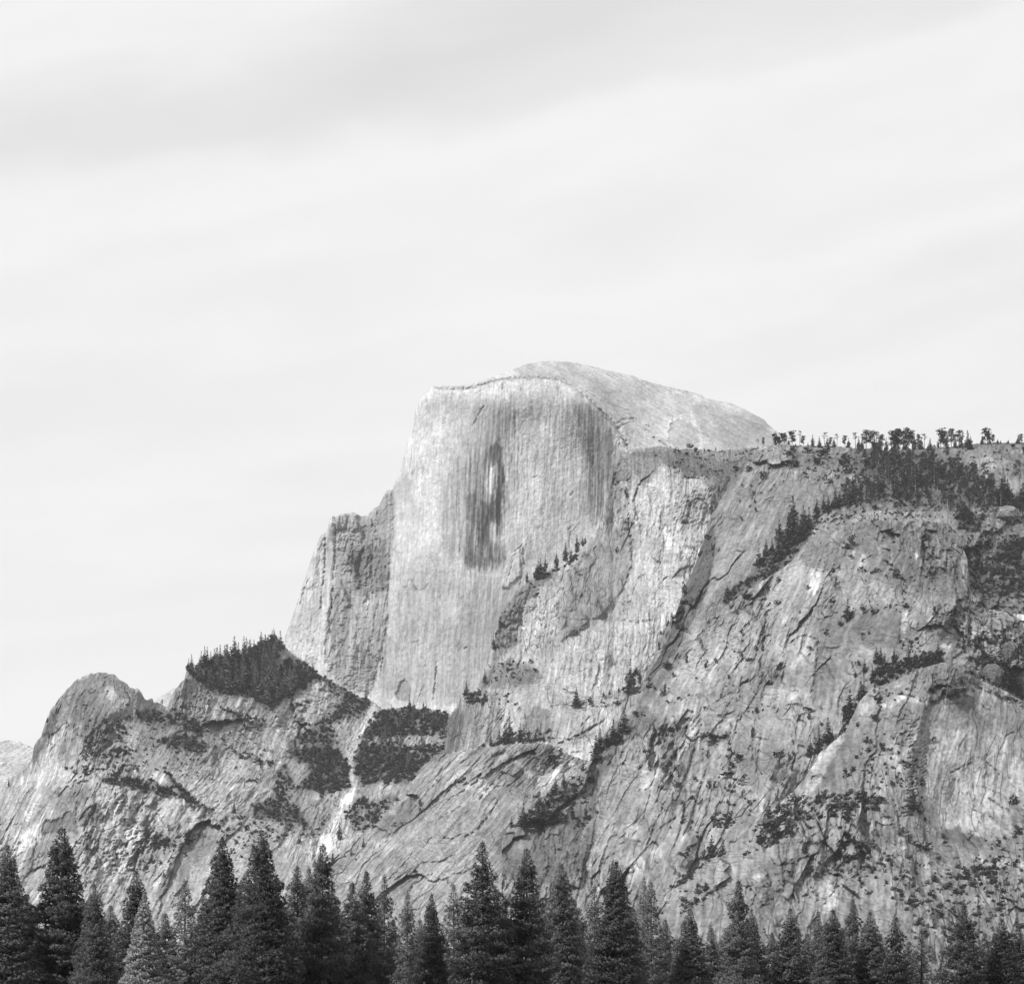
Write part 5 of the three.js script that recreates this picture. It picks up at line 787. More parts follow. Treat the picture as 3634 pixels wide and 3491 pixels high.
function protoTree([crown, trunk], mat, bark) { const o = new THREE.Group(), c = new THREE.Mesh(crown, mat), t = new THREE.Mesh(trunk, bark); c.name = 'crown'; t.name = 'trunk'; o.add(t, c); return o; }
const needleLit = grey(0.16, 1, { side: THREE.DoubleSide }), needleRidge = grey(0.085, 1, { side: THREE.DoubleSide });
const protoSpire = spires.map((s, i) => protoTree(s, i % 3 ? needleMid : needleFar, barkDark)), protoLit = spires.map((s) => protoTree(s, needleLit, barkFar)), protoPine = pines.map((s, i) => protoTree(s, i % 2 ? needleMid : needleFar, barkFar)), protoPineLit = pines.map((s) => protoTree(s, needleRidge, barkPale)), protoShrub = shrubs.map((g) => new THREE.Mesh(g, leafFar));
let treeCount = 0;
const ORD = ['leftmost', 'second', 'third', 'fourth', 'fifth', 'sixth', 'seventh', 'eighth', 'ninth', 'tenth', 'eleventh', 'twelfth', 'thirteenth', 'fourteenth', 'fifteenth', 'sixteenth', 'seventeenth', 'eighteenth', 'nineteenth', 'twentieth'];
const ordinal = (list, stride, i) => { const n = list.length / stride; if (n < 2) return ''; let k = 0; for (let j = 0; j < list.length; j += stride) if (list[j] < list[i] || (list[j] === list[i] && j < i)) k++; const tens = ['', '', 'twenty-', 'thirty-', 'forty-', 'fifty-', 'sixty-', 'seventy-', 'eighty-', 'ninety-'][Math.floor((k + 1) / 10)]; return k === 0 ? ', leftmost' : k === n - 1 ? ', rightmost' : ', ' + (k < 20 ? ORD[k] : (k + 1) % 10 ? tens + ['', 'first', ...ORD.slice(1, 9)][(k + 1) % 10] : tens.slice(0, -2) + 'tieth') + ' from left'; };
function farTree(M, u, tip, base, kind, label, group, spread = 1) {
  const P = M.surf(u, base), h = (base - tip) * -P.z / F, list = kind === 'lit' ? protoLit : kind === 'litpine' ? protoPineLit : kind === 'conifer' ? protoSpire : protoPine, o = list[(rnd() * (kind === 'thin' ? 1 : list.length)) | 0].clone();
  if (kind === 'thin') { const q = protoPine[4].clone(); q.position.copy(P); q.rotation.y = rnd() * 6.28; q.scale.setScalar(h); treeCount++; return tag(q, 'pine_tree', label, 'tree', group); }
  o.position.copy(P); o.position.y -= h * 0.03; o.position.z += h * 0.07; o.rotation.y = rnd() * 6.283; const w = h * rr(0.9, 1.2) * spread * (kind.endsWith('pine') ? 1.2 : 0.78); o.scale.set(w, h * (kind.endsWith('pine') ? 1.06 : 1.12), w);
  treeCount++;
  return tag(o, kind === 'conifer' || kind === 'lit' ? 'conifer_tree' : 'pine_tree', label, 'tree', group);
}
function trees(name, kind, list, label, group, spread) { const M = masses[name]; for (let i = 0; i < list.length; i += 3) farTree(M, list[i], list[i + 1], list[i + 2], kind, label + ordinal(list, 3, i), group, spread); }
function bushes(name, list, label, group) {                             // u, v, half width, half height
  const M = masses[name];
  for (let i = 0; i < list.length; i += 4) {
    const P = M.surf(list[i], list[i + 1] + list[i + 3] * 0.5), k = -P.z / F, o = protoShrub[(rnd() * protoShrub.length) | 0].clone();
    o.position.copy(P); o.position.z += list[i + 2] * k * 0.9 + 2; o.rotation.y = rnd() * 6.283; o.scale.set(list[i + 2] * k * 1.15, list[i + 3] * k * 1.6, list[i + 2] * k * 1.15);
    tag(o, 'shrub', label + ordinal(list, 4, i), 'shrub', group);
  }
}
// ground cover nobody could count: outlines with a spacing in the photograph's points, patchiness, size range in metres
function cover(name, label, lists, index = 0, tall = 1) {
  const M = masses[name], spots = [];
  for (const [poly, gap, patch, s0, s1] of lists) {
    let u0 = 1e9, u1 = -1e9, v0 = 1e9, v1 = -1e9;
    for (let i = 0; i < poly.length; i += 2) { u0 = Math.min(u0, poly[i]); u1 = Math.max(u1, poly[i]); v0 = Math.min(v0, poly[i + 1]); v1 = Math.max(v1, poly[i + 1]); }
    u0 -= 10; u1 += 10; v0 -= 10; v1 += 10;
    const n = Math.round((u1 - u0) * (v1 - v0) / (gap * gap) * 0.95);
    for (let i = 0; i < n; i++) {
      const u = rr(u0, u1), v = rr(v0, v1), d = inside(poly, u, v) + 14 * noise(u / 24, v / 16) + 7 * noise(u / 9, v / 7 + 9);
      if (d < 16 * rnd() * rnd() || v < M.top(u) + 1 || noise(u / 26 + 3, v / 15) + 0.6 * noise(u / 10, v / 7 + 40) < patch) continue;
      spots.push([u, v, lerp(s0 * 0.55, s1 * 0.95, rnd() ** 1.8)]);
    }
  }
  const im = new THREE.InstancedMesh(shrubs[index % shrubs.length], leafFar, spots.length), m4 = new THREE.Matrix4(), q = new THREE.Quaternion(), up = new THREE.Vector3(0, 1, 0), c = new THREE.Color();
  spots.forEach(([u, v, s], i) => {
    const P = M.surf(u, v); P.z += s * 0.5; q.setFromAxisAngle(up, rnd() * 6.283); m4.compose(P, q, new THREE.Vector3(s * rr(0.8, 1.2), s * tall * rr(0.7, 1.4), s)); im.setMatrixAt(i, m4);
    const g = rr(0.5, 1.25) + 0.9 * rnd() ** 4; im.setColorAt(i, c.setRGB(g, g, g));
  });
  tag(im, 'shrub_cover', label, 'shrubs', null, 'stuff');
  console.log('cover', name, spots.length);
}
function scatter(name, poly, n, h0, h1, kind, label, group, spread) {
  const M = masses[name]; let u0 = 1e9, u1 = -1e9, v0 = 1e9, v1 = -1e9;
  for (let i = 0; i < poly.length; i += 2) { u0 = Math.min(u0, poly[i]); u1 = Math.max(u1, poly[i]); v0 = Math.min(v0, poly[i + 1]); v1 = Math.max(v1, poly[i + 1]); }
  const spots = [];
  for (let t = 0; spots.length < n && t < n * 60; t++) { const u = rr(u0, u1), v = rr(v0, v1); if (inside(poly, u, v) > 0 && v > M.top(u) && spots.every((s) => Math.hypot(s[0] - u, s[1] - v) > 9)) spots.push([u, v]); }
  for (const [u, v] of spots) farTree(M, u, v - rr(h0, h1), v, kind, label, group, spread);
}

reseed(202);
// wooded shoulder, forest bowl and the ledges at the left
trees('rocky_shoulder', 'conifer', [669, 2337, 2376, 681, 2342, 2378, 714, 2312, 2372, 726, 2297, 2364, 735, 2299, 2362, 748, 2314, 2368, 761, 2306, 2370, 781, 2290, 2356, 803, 2291, 2362, 832, 2264, 2350, 846, 2284, 2352, 866, 2262, 2340, 885, 2276, 2342, 901, 2274, 2338, 925, 2260, 2330, 941, 2254, 2322, 952, 2256, 2310, 966, 2238, 2292, 974, 2240, 2284], 'tall narrow conifer on the wooded shoulder skyline left of the dome', 'conifers along the wooded shoulder skyline', 1.2);
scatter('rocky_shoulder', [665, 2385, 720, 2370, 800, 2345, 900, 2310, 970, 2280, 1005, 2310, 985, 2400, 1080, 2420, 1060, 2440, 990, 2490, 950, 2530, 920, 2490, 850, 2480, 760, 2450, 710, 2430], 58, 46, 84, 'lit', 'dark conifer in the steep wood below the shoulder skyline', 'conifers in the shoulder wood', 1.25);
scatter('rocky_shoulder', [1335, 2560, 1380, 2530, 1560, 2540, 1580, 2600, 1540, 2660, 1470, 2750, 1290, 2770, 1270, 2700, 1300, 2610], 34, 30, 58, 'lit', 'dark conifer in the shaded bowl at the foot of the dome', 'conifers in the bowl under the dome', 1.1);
trees('rocky_shoulder', 'conifer', [1298, 2446, 2490, 1110, 2345, 2390, 1453, 2465, 2530, 1502, 2484, 2520, 1047, 2610, 2655, 522, 2900, 2990, 830, 2838, 2884, 30, 2758, 2792, 1205, 2920, 2980, 1330, 2870, 2920, 543, 2625, 2650, 985, 2770, 2830, 1005, 2775, 2815], 'single conifer on the brushy ledges below the dome', 'conifers on the left ledges', 1.0);
trees('rocky_shoulder', 'pine', [575, 2482, 2502, 650, 2490, 2512, 740, 2480, 2510, 320, 2610, 2640], 'small pine in the saddle beside the rock knob', 'small pines beside the rock knob');
cover('rocky_shoulder', 'dense dark brush and forest on the shoulder and in the bowl under the dome', [
  [[665, 2380, 800, 2340, 900, 2300, 985, 2258, 1010, 2295, 985, 2330, 980, 2380, 1020, 2345, 1100, 2400, 1080, 2440, 1000, 2480, 955, 2520, 930, 2490, 860, 2470, 800, 2470, 740, 2450, 710, 2425], 7, -0.6, 4, 7],
  [[1020, 2335, 1100, 2356, 1170, 2410, 1280, 2470, 1312, 2452, 1316, 2500, 1300, 2535, 1240, 2552, 1190, 2568, 1110, 2584, 1078, 2604, 1110, 2566, 1180, 2525, 1212, 2470, 1165, 2440, 1120, 2408, 1090, 2440, 1030, 2475, 960, 2520, 925, 2535, 940, 2500, 1000, 2440, 1010, 2390], 6, -0.5, 3, 5.5],
  [[1335, 2532, 1370, 2512, 1440, 2507, 1500, 2517, 1595, 2527, 1590, 2570, 1582, 2618, 1500, 2612, 1400, 2620, 1280, 2624, 1292, 2600], 6, -0.75, 3.5, 6.5],
  [[1262, 2650, 1340, 2640, 1440, 2650, 1570, 2645, 1570, 2665, 1540, 2685, 1500, 2727, 1470, 2772, 1350, 2778, 1284, 2792, 1256, 2735], 6, -0.8, 3.5, 6.5],
  [[1280, 2616, 1580, 2612, 1572, 2650, 1270, 2652], 11, 0.05, 2, 4],
  [[1035, 2660, 1140, 2645, 1200, 2660, 1230, 2700, 1245, 2750, 1245, 2796, 1140, 2822, 1110, 2802, 1050, 2796, 1090, 2755, 1096, 2712, 1040, 2700], 6, -0.55, 3, 6],
  [[1150, 2570, 1200, 2590, 1195, 2640, 1140, 2650, 1060, 2640, 1050, 2610], 7, -0.2, 3, 5],
  [[895, 2855, 985, 2828, 1030, 2845, 1065, 2880, 1095, 2930, 1000, 2920, 900, 2898], 6, -0.45, 3, 5],
  [[1220, 2880, 1270, 2835, 1325, 2840, 1400, 2850, 1425, 2805, 1380, 2885, 1340, 2922, 1300, 2955, 1220, 2935], 7, -0.15, 3, 5.5],
  [[860, 2930, 960, 2900, 1100, 2920, 1180, 2880, 1150, 2950, 1060, 2990, 900, 3000], 10, 0.05, 2.5, 4.5],
  [[980, 2740, 1010, 2700, 1040, 2760, 1060, 2810, 1000, 2850, 960, 2830], 7, -0.1, 3, 5],
], 0);
cover('rocky_shoulder', 'dark shrubs along the ledges of the rock knob at the left', [
  [[440, 2545, 520, 2518, 620, 2516, 700, 2550, 745, 2592, 720, 2620, 640, 2582, 540, 2572, 470, 2560, 400, 2552], 6, -0.15, 2.5, 4.5],
  [[370, 2560, 440, 2556, 452, 2600, 420, 2622, 368, 2610], 6, -0.3, 2.5, 4.5], [[298, 2620, 332, 2640, 332, 2692, 300, 2692], 6, -0.3, 2.5, 4], [[556, 2632, 620, 2606, 660, 2598, 704, 2636, 764, 2650, 700, 2672, 640, 2662], 6, -0.4, 2.5, 4.5],
  [[388, 2664, 440, 2642, 472, 2662, 440, 2684, 390, 2678], 6, -0.4, 2.5, 4], [[815, 2648, 880, 2668, 930, 2698, 985, 2706, 970, 2718, 890, 2704, 830, 2682], 6, -0.5, 2.5, 4.5], [[226, 2724, 280, 2734, 332, 2718, 336, 2742, 280, 2752], 5, -0.6, 2.5, 4],
  [[350, 2755, 430, 2748, 520, 2770, 600, 2790, 665, 2800, 672, 2834, 600, 2836, 500, 2806, 420, 2784, 358, 2782], 6, -0.35, 2.5, 5], [[378, 2732, 460, 2714, 502, 2720, 480, 2738, 400, 2748], 6, -0.3, 2.5, 4], [[458, 2792, 520, 2760, 532, 2780, 502, 2814], 6, -0.3, 2.5, 4.5],
  [[588, 2738, 622, 2768, 664, 2808, 704, 2848, 765, 2880, 752, 2894, 690, 2864, 640, 2824], 5, -0.5, 2.5, 4], [[640, 2500, 760, 2500, 740, 2522, 640, 2520], 6, -0.1, 2, 4], [[780, 2510, 860, 2525, 935, 2560, 940, 2572, 870, 2562, 800, 2538], 6, -0.45, 2.5, 4.5],
  [[846, 2772, 900, 2760, 935, 2770, 910, 2784], 6, -0.5, 2.5, 4], [[540, 2972, 570, 2958, 622, 2990, 634, 3012, 560, 3012, 530, 3002], 6, -0.4, 2.5, 4.5], [[700, 2950, 724, 2960, 712, 2984], 6, -0.4, 2.5, 4], [[655, 2960, 680, 2960, 682, 3010, 656, 3010], 6, -0.3, 2.5, 4], [[424, 3036, 456, 3020, 452, 3046], 6, -0.4, 2.5, 4],
  [[300, 2560, 960, 2560, 960, 2760, 400, 2760, 300, 2700], 11, 0.22, 1.6, 3.4], [[260, 2420, 500, 2440, 480, 2540, 220, 2560, 180, 2560], 14, 0.25, 1.2, 2.6], [[480, 3000, 640, 2980, 680, 3060, 560, 3080, 460, 3090], 9, 0.05, 2, 4], [[760, 2900, 900, 2880, 1000, 2940, 900, 3060, 780, 3060], 9, 0.08, 2, 3.6],
], 1);
// pillar, its bench, the ledge under the face
trees('rock_pillar', 'conifer', [1935, 1966, 2030, 1975, 1958, 2016, 2007, 1930, 1992, 2027, 1944, 1984, 2048, 1900, 1960, 2068, 1904, 1938, 2077, 1902, 1930, 1870, 2024, 2066], 'slim conifer on the slanting ledge against the pale face', 'conifers on the ledge against the face', 1.0);
trees('rock_pillar', 'conifer', [1910, 1992, 2054, 1918, 1986, 2050, 1904, 2006, 2056], 'broad conifer in the clump low on the ledge against the face', 'clump at the low end of the face ledge', 1.5);
trees('rock_pillar', 'conifer', [1655, 2418, 2466, 1752, 2248, 2304, 1720, 2374, 2424, 1742, 2598, 2650, 1772, 2588, 2640, 1790, 2578, 2638, 1808, 2548, 2632, 1846, 2572, 2630, 1876, 2584, 2630, 1900, 2594, 2630, 1930, 2600, 2632], 'dark conifer around the broken pinnacle below the face', 'conifers around the broken pinnacle', 1.15);
trees('rock_pillar', 'conifer', [2237, 2346, 2458], 'very tall thin dark conifer standing alone on the slanting ledge below the pillar', null, 0.9);
trees('rock_pillar', 'conifer', [2045, 2438, 2500, 2270, 2378, 2424, 2196, 2430, 2456, 2163, 2444, 2464, 2142, 2450, 2472], 'small conifer along the slanting ledge below the pillar', 'small conifers on the slanting ledge', 1.2);
trees('rock_pillar', 'conifer', [2372, 2188, 2234, 2385, 2168, 2190, 2357, 2228, 2258, 2346, 2230, 2250], 'small conifer where broken wall meets the dark ridge gully', 'small conifers at the gully edge');
trees('rock_pillar', 'pine', [2690, 1558, 1588, 2710, 1552, 1582, 2540, 1588, 1604, 2615, 1576, 1592, 2500, 1590, 1608], 'little pine on the bench right of the pillar top', 'little pines on the bench');
bushes('rock_pillar', [2447, 1586, 11, 7, 2394, 1600, 8, 7, 2470, 1598, 9, 8, 2410, 1602, 7, 6, 2435, 1612, 12, 6], 'round shrub on the bench right of the pillar', 'shrubs on the bench');
bushes('rock_pillar', [2188, 1952, 5, 10, 2184, 1720, 6, 5, 2222, 1745, 7, 12, 2224, 1760, 5, 10, 2190, 1712, 8, 5], 'small shrub between the dome face and the pillar', 'shrubs between face and pillar');
bushes('rock_pillar', [2095, 2486, 10, 10, 2036, 2504, 14, 8, 2190, 2494, 12, 6, 2060, 2506, 10, 6, 1884, 2346, 7, 5, 1900, 2378, 10, 5, 1830, 2270, 5, 6, 1842, 2514, 5, 7, 1905, 2590, 5, 5], 'dark shrub on the broken wall below the pillar', 'shrubs on the broken wall');
cover('rock_pillar', 'dark shrubs and moss along the ledges under the face and pillar', [
  [[1900, 2044, 1960, 2026, 2000, 2000, 2040, 1962, 2064, 1948, 2056, 1986, 2030, 2008, 1960, 2034, 1918, 2050], 5, -0.6, 2.5, 4.5], [[1598, 2672, 1680, 2654, 1760, 2640, 1850, 2626, 1962, 2608, 1962, 2640, 1840, 2640, 1740, 2655, 1640, 2670], 6, -0.25, 2, 4.5],
  [[1640, 2466, 1700, 2450, 1742, 2474, 1712, 2502, 1650, 2496], 5, -0.5, 2.5, 4.5], [[1640, 2466, 1740, 2470, 1800, 2450, 1840, 2500, 1700, 2520], 9, 0.1, 1.5, 3.5],
  [[1760, 2200, 1830, 2130, 1880, 2080, 1860, 2160, 1790, 2250, 1770, 2330, 1745, 2330], 8, 0.0, 1.5, 3.5], [[1720, 2340, 1820, 2350, 1900, 2380, 1860, 2420, 1740, 2420], 8, -0.05, 1.5, 3.5],
  [[2260, 1592, 2460, 1594, 2700, 1588, 2620, 1650, 2560, 1680, 2440, 1660, 2340, 1630], 10, 0.1, 1.4, 3.4], [[1800, 2600, 1960, 2580, 1960, 2640, 1800, 2644], 8, 0.0, 2, 4], [[1990, 2500, 2080, 2490, 2240, 2455, 2240, 2466, 2090, 2510], 7, -0.05, 1.5, 3],
  [[2420, 1610, 2560, 1640, 2640, 1650, 2590, 1720, 2520, 1700, 2430, 1680], 11, 0.15, 1.2, 2.8],
], 2);
// wooded ridge
trees('wooded_ridge', 'pine', [2786, 1536, 1574, 2811, 1529, 1584, 2851, 1547, 1583, 2926, 1534, 1588, 2949, 1552, 1586, 2971, 1539, 1588, 2999, 1546, 1586, 3036, 1534, 1592, 3074, 1525, 1590, 3096, 1529, 1606, 3111, 1531, 1594, 3131, 1542, 1594, 3164, 1531, 1596, 3179, 1529, 1594, 3189, 1523, 1597, 3206, 1532, 1596, 3224, 1520, 1597, 3238, 1528, 1595, 3256, 1542, 1594, 3281, 1539, 1594, 3339, 1521, 1594, 3350, 1530, 1592, 3376, 1523, 1590, 3404, 1528, 1586, 3496, 1518, 1577, 3505, 1526, 1576, 3524, 1541, 1576, 3626, 1540, 1574], 'bare-trunked uneven pine on the right-hand ridge skyline', 'pines along the ridge skyline', 1.15);
trees('wooded_ridge', 'thin', [2839, 1526, 1584, 2880, 1560, 1583], 'thin tiny-crowned pine on the ridge skyline near the dome', 'thin skyline pines');
trees('wooded_ridge', 'conifer', [2800, 1556, 1578, 2936, 1552, 1586, 2960, 1556, 1586, 3012, 1556, 1588, 3048, 1550, 1592, 3104, 1552, 1596, 3122, 1556, 1594, 3172, 1548, 1596, 3213, 1550, 1596, 3246, 1552, 1595, 3264, 1560, 1594, 3330, 1558, 1592, 3360, 1552, 1592, 3390, 1550, 1590, 3486, 1546, 1577, 3512, 1548, 1576, 3552, 1560, 1575, 2884, 1544, 1586, 2868, 1568, 1584, 2908, 1550, 1586, 3301, 1556, 1597, 3270, 1556, 1594, 3412, 1548, 1588, 3434, 1531, 1596, 3445, 1550, 1594, 3541, 1557, 1575, 3579, 1559, 1575, 3614, 1541, 1575, 3146, 1556, 1596, 3060, 1560, 1592], 'pointed conifer among the right-hand ridge skyline pines', 'conifers on the ridge skyline', 1.4);
bushes('wooded_ridge', [2766, 1560, 24, 22], 'large round bush on the skyline where the dome meets the ridge');
trees('wooded_ridge', 'conifer', [2814, 1768, 1892, 2851, 1798, 1892, 2766, 1848, 1920, 2871, 1803, 1884, 2899, 1773, 1838, 2924, 1758, 1822, 2940, 1764, 1820, 2964, 1738, 1804, 2980, 1746, 1800, 3004, 1698, 1794, 3026, 1698, 1784, 3014, 1720, 1800, 2799, 1838, 1944, 2786, 1888, 1972, 2830, 1840, 1930, 2719, 1918, 1974, 2694, 1948, 2004, 2740, 1910, 1970, 2760, 1920, 1990, 2850, 1850, 1920], 'big conifer in the tree band slanting down the grey ridge', 'conifers in the slanting band', 1.35);
trees('wooded_ridge', 'conifer', [2580, 2080, 2140, 2605, 2078, 2114], 'conifer at the lower end of the slanting tree band', 'conifers at the end of the band', 1.6);
trees('wooded_ridge', 'pine', [2532, 2138, 2172], 'flat-topped little pine at the left edge of the great cliff', null, 1.6);
trees('wooded_ridge', 'litpine', [3154, 1620, 1728, 3221, 1600, 1692, 3204, 1668, 1748, 3249, 1655, 1748, 3084, 1715, 1812, 3011, 1742, 1824, 3379, 1750, 1834, 3609, 1630, 1698, 3494, 1640, 1722, 3511, 1680, 1746, 3299, 1610, 1664, 3402, 1608, 1664, 3258, 1768, 1812, 3305, 1770, 1812, 3392, 1770, 1822, 3328, 1690, 1744, 3058, 1760, 1806], 'pine with long pale bare trunk on the wooded ridge slope', 'pale-trunked pines on the slope', 0.8);
scatter('wooded_ridge', [3030, 1610, 3320, 1606, 3380, 1660, 3480, 1690, 3560, 1760, 3640, 1800, 3640, 1830, 3480, 1830, 3400, 1815, 3300, 1808, 3200, 1800, 3060, 1800, 2990, 1785, 2995, 1740, 3060, 1700, 3100, 1660], 84, 36, 62, 'litpine', 'pine in the open wood on the slope below the ridge skyline', 'pines in the open wood', 1.15);
trees('wooded_ridge', 'conifer', [3556, 1700, 1784, 3566, 1696, 1790, 3576, 1706, 1786, 3628, 1722, 1806, 3640, 1716, 1800, 3590, 1740, 1796, 3408, 1770, 1840, 3424, 1786, 1850, 3440, 1796, 1862], 'dark conifer in the clumps right of the open wood', 'conifers at the right end of the wood', 1.5);
bushes('wooded_ridge', [2710, 1688, 14, 14, 2610, 1668, 14, 10, 2655, 1668, 14, 10, 2672, 1752, 5, 9, 2680, 1782, 5, 8, 2682, 1810, 6, 8, 2660, 1797, 6, 5, 2632, 1842, 6, 9, 2700, 1750, 6, 4, 2665, 1724, 6, 4, 2634, 1722, 6, 4, 2626, 1780, 4, 5, 2512, 1910, 14, 12, 2484, 1968, 9, 9, 2527, 1946, 6, 10, 2432, 2096, 12, 24, 2444, 2136, 9, 12, 2550, 1952, 5, 6, 2300, 2410, 7, 5, 2338, 2296, 6, 20], 'dark shrub on the bare grey left ridge flank', 'shrubs on the grey flank');
bushes('wooded_ridge', [2804, 1604, 20, 16, 2824, 1646, 18, 14, 2926, 1616, 26, 16, 2990, 1640, 24, 18, 3006, 1668, 16, 18, 3079, 1650, 22, 18, 2896, 1640, 18, 12, 2864, 1600, 14, 8, 3640, 1604, 14, 18, 3362, 1604, 10, 12, 3592, 1584, 12, 8, 3380, 1640, 18, 14, 3450, 1660, 16, 14], 'dark bush on ledges just under the ridge skyline', 'bushes under the ridge skyline');
cover('wooded_ridge', 'low dark brush on the wooded slope and down the slanting band of trees', [
  [[2676, 2004, 2720, 1960, 2790, 1900, 2850, 1858, 2905, 1826, 2904, 1870, 2862, 1920, 2830, 1970, 2790, 2012, 2740, 2050, 2690, 2072, 2650, 2094, 2590, 2124, 2560, 2140, 2580, 2096, 2650, 2060, 2690, 2030], 6, -0.35, 2.5, 5],
  [[2640, 2062, 2690, 2044, 2682, 2078, 2650, 2084], 5, -0.8, 2.5, 4],
  [[3030, 1606, 3320, 1600, 3380, 1660, 3480, 1690, 3560, 1760, 3640, 1800, 3640, 1836, 3480, 1836, 3400, 1822, 3300, 1812, 3200, 1806, 3060, 1806, 2980, 1790, 2990, 1740, 3060, 1700, 3100, 1660], 8, -0.2, 2.0, 4.4],
  [[2890, 1830, 3000, 1806, 3100, 1806, 3240, 1812, 3350, 1842, 3200, 1848, 3080, 1850, 2960, 1870, 2900, 1880], 7, -0.05, 1.6, 3.4], [[2860, 1595, 3060, 1600, 3080, 1680, 3000, 1720, 2900, 1700, 2840, 1640], 9, 0.05, 1.6, 3.8],
  [[2890, 1690, 2980, 1698, 2990, 1724, 2900, 1712], 7, -0.2, 1.8, 3.6], [[3330, 1600, 3640, 1585, 3640, 1740, 3560, 1740, 3460, 1680], 12, 0.05, 1.8, 4],
  [[3390, 1840, 3440, 1806, 3490, 1840, 3470, 1884, 3400, 1884], 6, -0.6, 2.5, 5.5], [[3520, 1740, 3640, 1750, 3640, 1830, 3540, 1820], 7, -0.4, 2.5, 5],
  [[3526, 1964, 3580, 1918, 3640, 1912, 3640, 2002, 3560, 2012, 3536, 2002], 6, -0.55, 3, 5.5], [[3436, 2000, 3500, 1980, 3560, 2020, 3640, 2000, 3640, 2084, 3560, 2064, 3480, 2044], 6, -0.35, 2.5, 5], [[3448, 2082, 3540, 2048, 3640, 2058, 3640, 2126, 3540, 2114, 3460, 2104], 6, -0.35, 2.5, 5],
  [[3488, 1892, 3520, 1878, 3536, 1922, 3500, 1930], 6, -0.6, 2.5, 5], [[3400, 1840, 3640, 1830, 3640, 2140, 3470, 2140, 3430, 1980], 10, 0.02, 1.8, 4.2], [[3490, 2110, 3640, 2120, 3640, 2200, 3500, 2170], 10, 0.0, 1.8, 3.8],
  [[2700, 1590, 2860, 1590, 2800, 1640, 2640, 1680, 2600, 1700, 2640, 1640], 12, 0.15, 1.2, 2.8], [[2425, 2180, 2500, 1930, 2530, 1900, 2530, 1980, 2470, 2180, 2330, 2440, 2300, 2440], 10, 0.12, 1.5, 3.4],
], 3);
{ // the rest of the open wood, too thick to count
  const M = masses.wooded_ridge, g = mergeGeometries([pines[0][0], pines[1][0].clone().translate(0.5, 0, 0.3)]), poly = [3040, 1612, 3320, 1608, 3390, 1660, 3480, 1690, 3560, 1760, 3640, 1800, 3640, 1832, 3400, 1815, 3200, 1798, 3060, 1798, 3000, 1785, 3000, 1740, 3070, 1700, 3105, 1660], spots = [];
  while (spots.length < 130) { const u = rr(2990, 3640), v = rr(1606, 1832); if (inside(poly, u, v) > 0 && v > M.top(u)) spots.push(M.surf(u, v)); }
  const im = new THREE.InstancedMesh(g, needleRidge, spots.length), m4 = new THREE.Matrix4(), q = new THREE.Quaternion(), up = new THREE.Vector3(0, 1, 0);
  spots.forEach((P, i) => { const h = rr(12, 22), w = h * rr(1, 1.4); q.setFromAxisAngle(up, rnd() * 6.283); m4.compose(P, q, new THREE.Vector3(w, h, w)); im.setMatrixAt(i, m4); });
  tag(im, 'pine_wood', 'thick open wood of small pines covering the slope under the ridge skyline', 'woods', null, 'stuff');
}
// the great cliff
trees('granite_cliff', 'conifer', [3009, 2128, 2204], 'dark conifer standing alone against the middle of the great cliff', null, 1.7);
trees('granite_cliff', 'conifer', [2217, 2526, 2600, 2177, 2558, 2642, 2155, 2600, 2648, 2130, 2588, 2664, 2115, 2614, 2706, 2195, 2570, 2636], 'dark conifer on the upper left ramp of the cliff', 'conifers on the upper ramp', 1.7);
trees('granite_cliff', 'conifer', [2070, 2698, 2736, 2002, 2742, 2794, 1972, 2762, 2820, 1960, 2786, 2824, 1915, 2814, 2884, 1965, 2838, 2904, 2032, 2850, 2906, 1857, 2854, 2930, 1815, 2898, 2936, 2080, 2856, 2904, 1930, 2846, 2900], 'dark conifer on the lower left ramp of the cliff', 'conifers on the lower ramp', 1.5);
trees('granite_cliff', 'conifer', [3016, 2452, 2566], 'tall dense conifer, the largest of those on the ramp across the great cliff', null, 1.5);
trees('granite_cliff', 'conifer', [2939, 2552, 2636, 2954, 2588, 2624, 2906, 2582, 2672, 2876, 2622, 2684, 3056, 2408, 2484, 3066, 2420, 2480, 3036, 2378, 2404, 3069, 2342, 2384, 3096, 2366, 2420], 'dark conifer on the ramp between cliff and scooped buttress', 'conifers on the rising ramp', 1.35);
trees('granite_cliff', 'conifer', [3111, 2300, 2352, 3126, 2300, 2356, 3174, 2300, 2356, 3224, 2292, 2372, 3249, 2318, 2368, 3309, 2308, 2356, 3329, 2278, 2340, 3491, 2284, 2342, 3280, 2326, 2366, 3140, 2320, 2370], 'dark conifer in the thicket above the buttress cap rocks', 'conifers above the cap rocks', 1.5);
trees('granite_cliff', 'conifer', [2525, 2966, 3048, 2567, 2978, 3036, 2500, 3000, 3050], 'conifer low on the great cliff above valley trees', 'conifers low on the cliff', 1.2);
bushes('granite_cliff', [3012, 1932, 20, 24, 3022, 1978, 11, 5, 3180, 2040, 18, 16, 3210, 2072, 12, 6, 3146, 1996, 12, 9, 3304, 1968, 11, 18, 3289, 1906, 12, 16, 3344, 2022, 15, 9, 3319, 2172, 9, 14, 3346, 2180, 6, 5, 2981, 2216, 11, 8, 3064, 2166, 13, 13, 3099, 2172, 10, 10, 3214, 2150, 13, 7, 3084, 2246, 5, 7, 3060, 2252, 8, 4, 2876, 2300, 9, 6, 2706, 2240, 7, 15, 2704, 2156, 5, 12, 2839, 2173, 5, 6, 2759, 2140, 11, 8, 2869, 2086, 8, 6, 2764, 2058, 8, 8, 2966, 2070, 7, 18, 2954, 2026, 9, 7, 3062, 1990, 7, 7], 'dark shrub rooted in the upper part of the great cliff', 'shrubs high on the cliff');
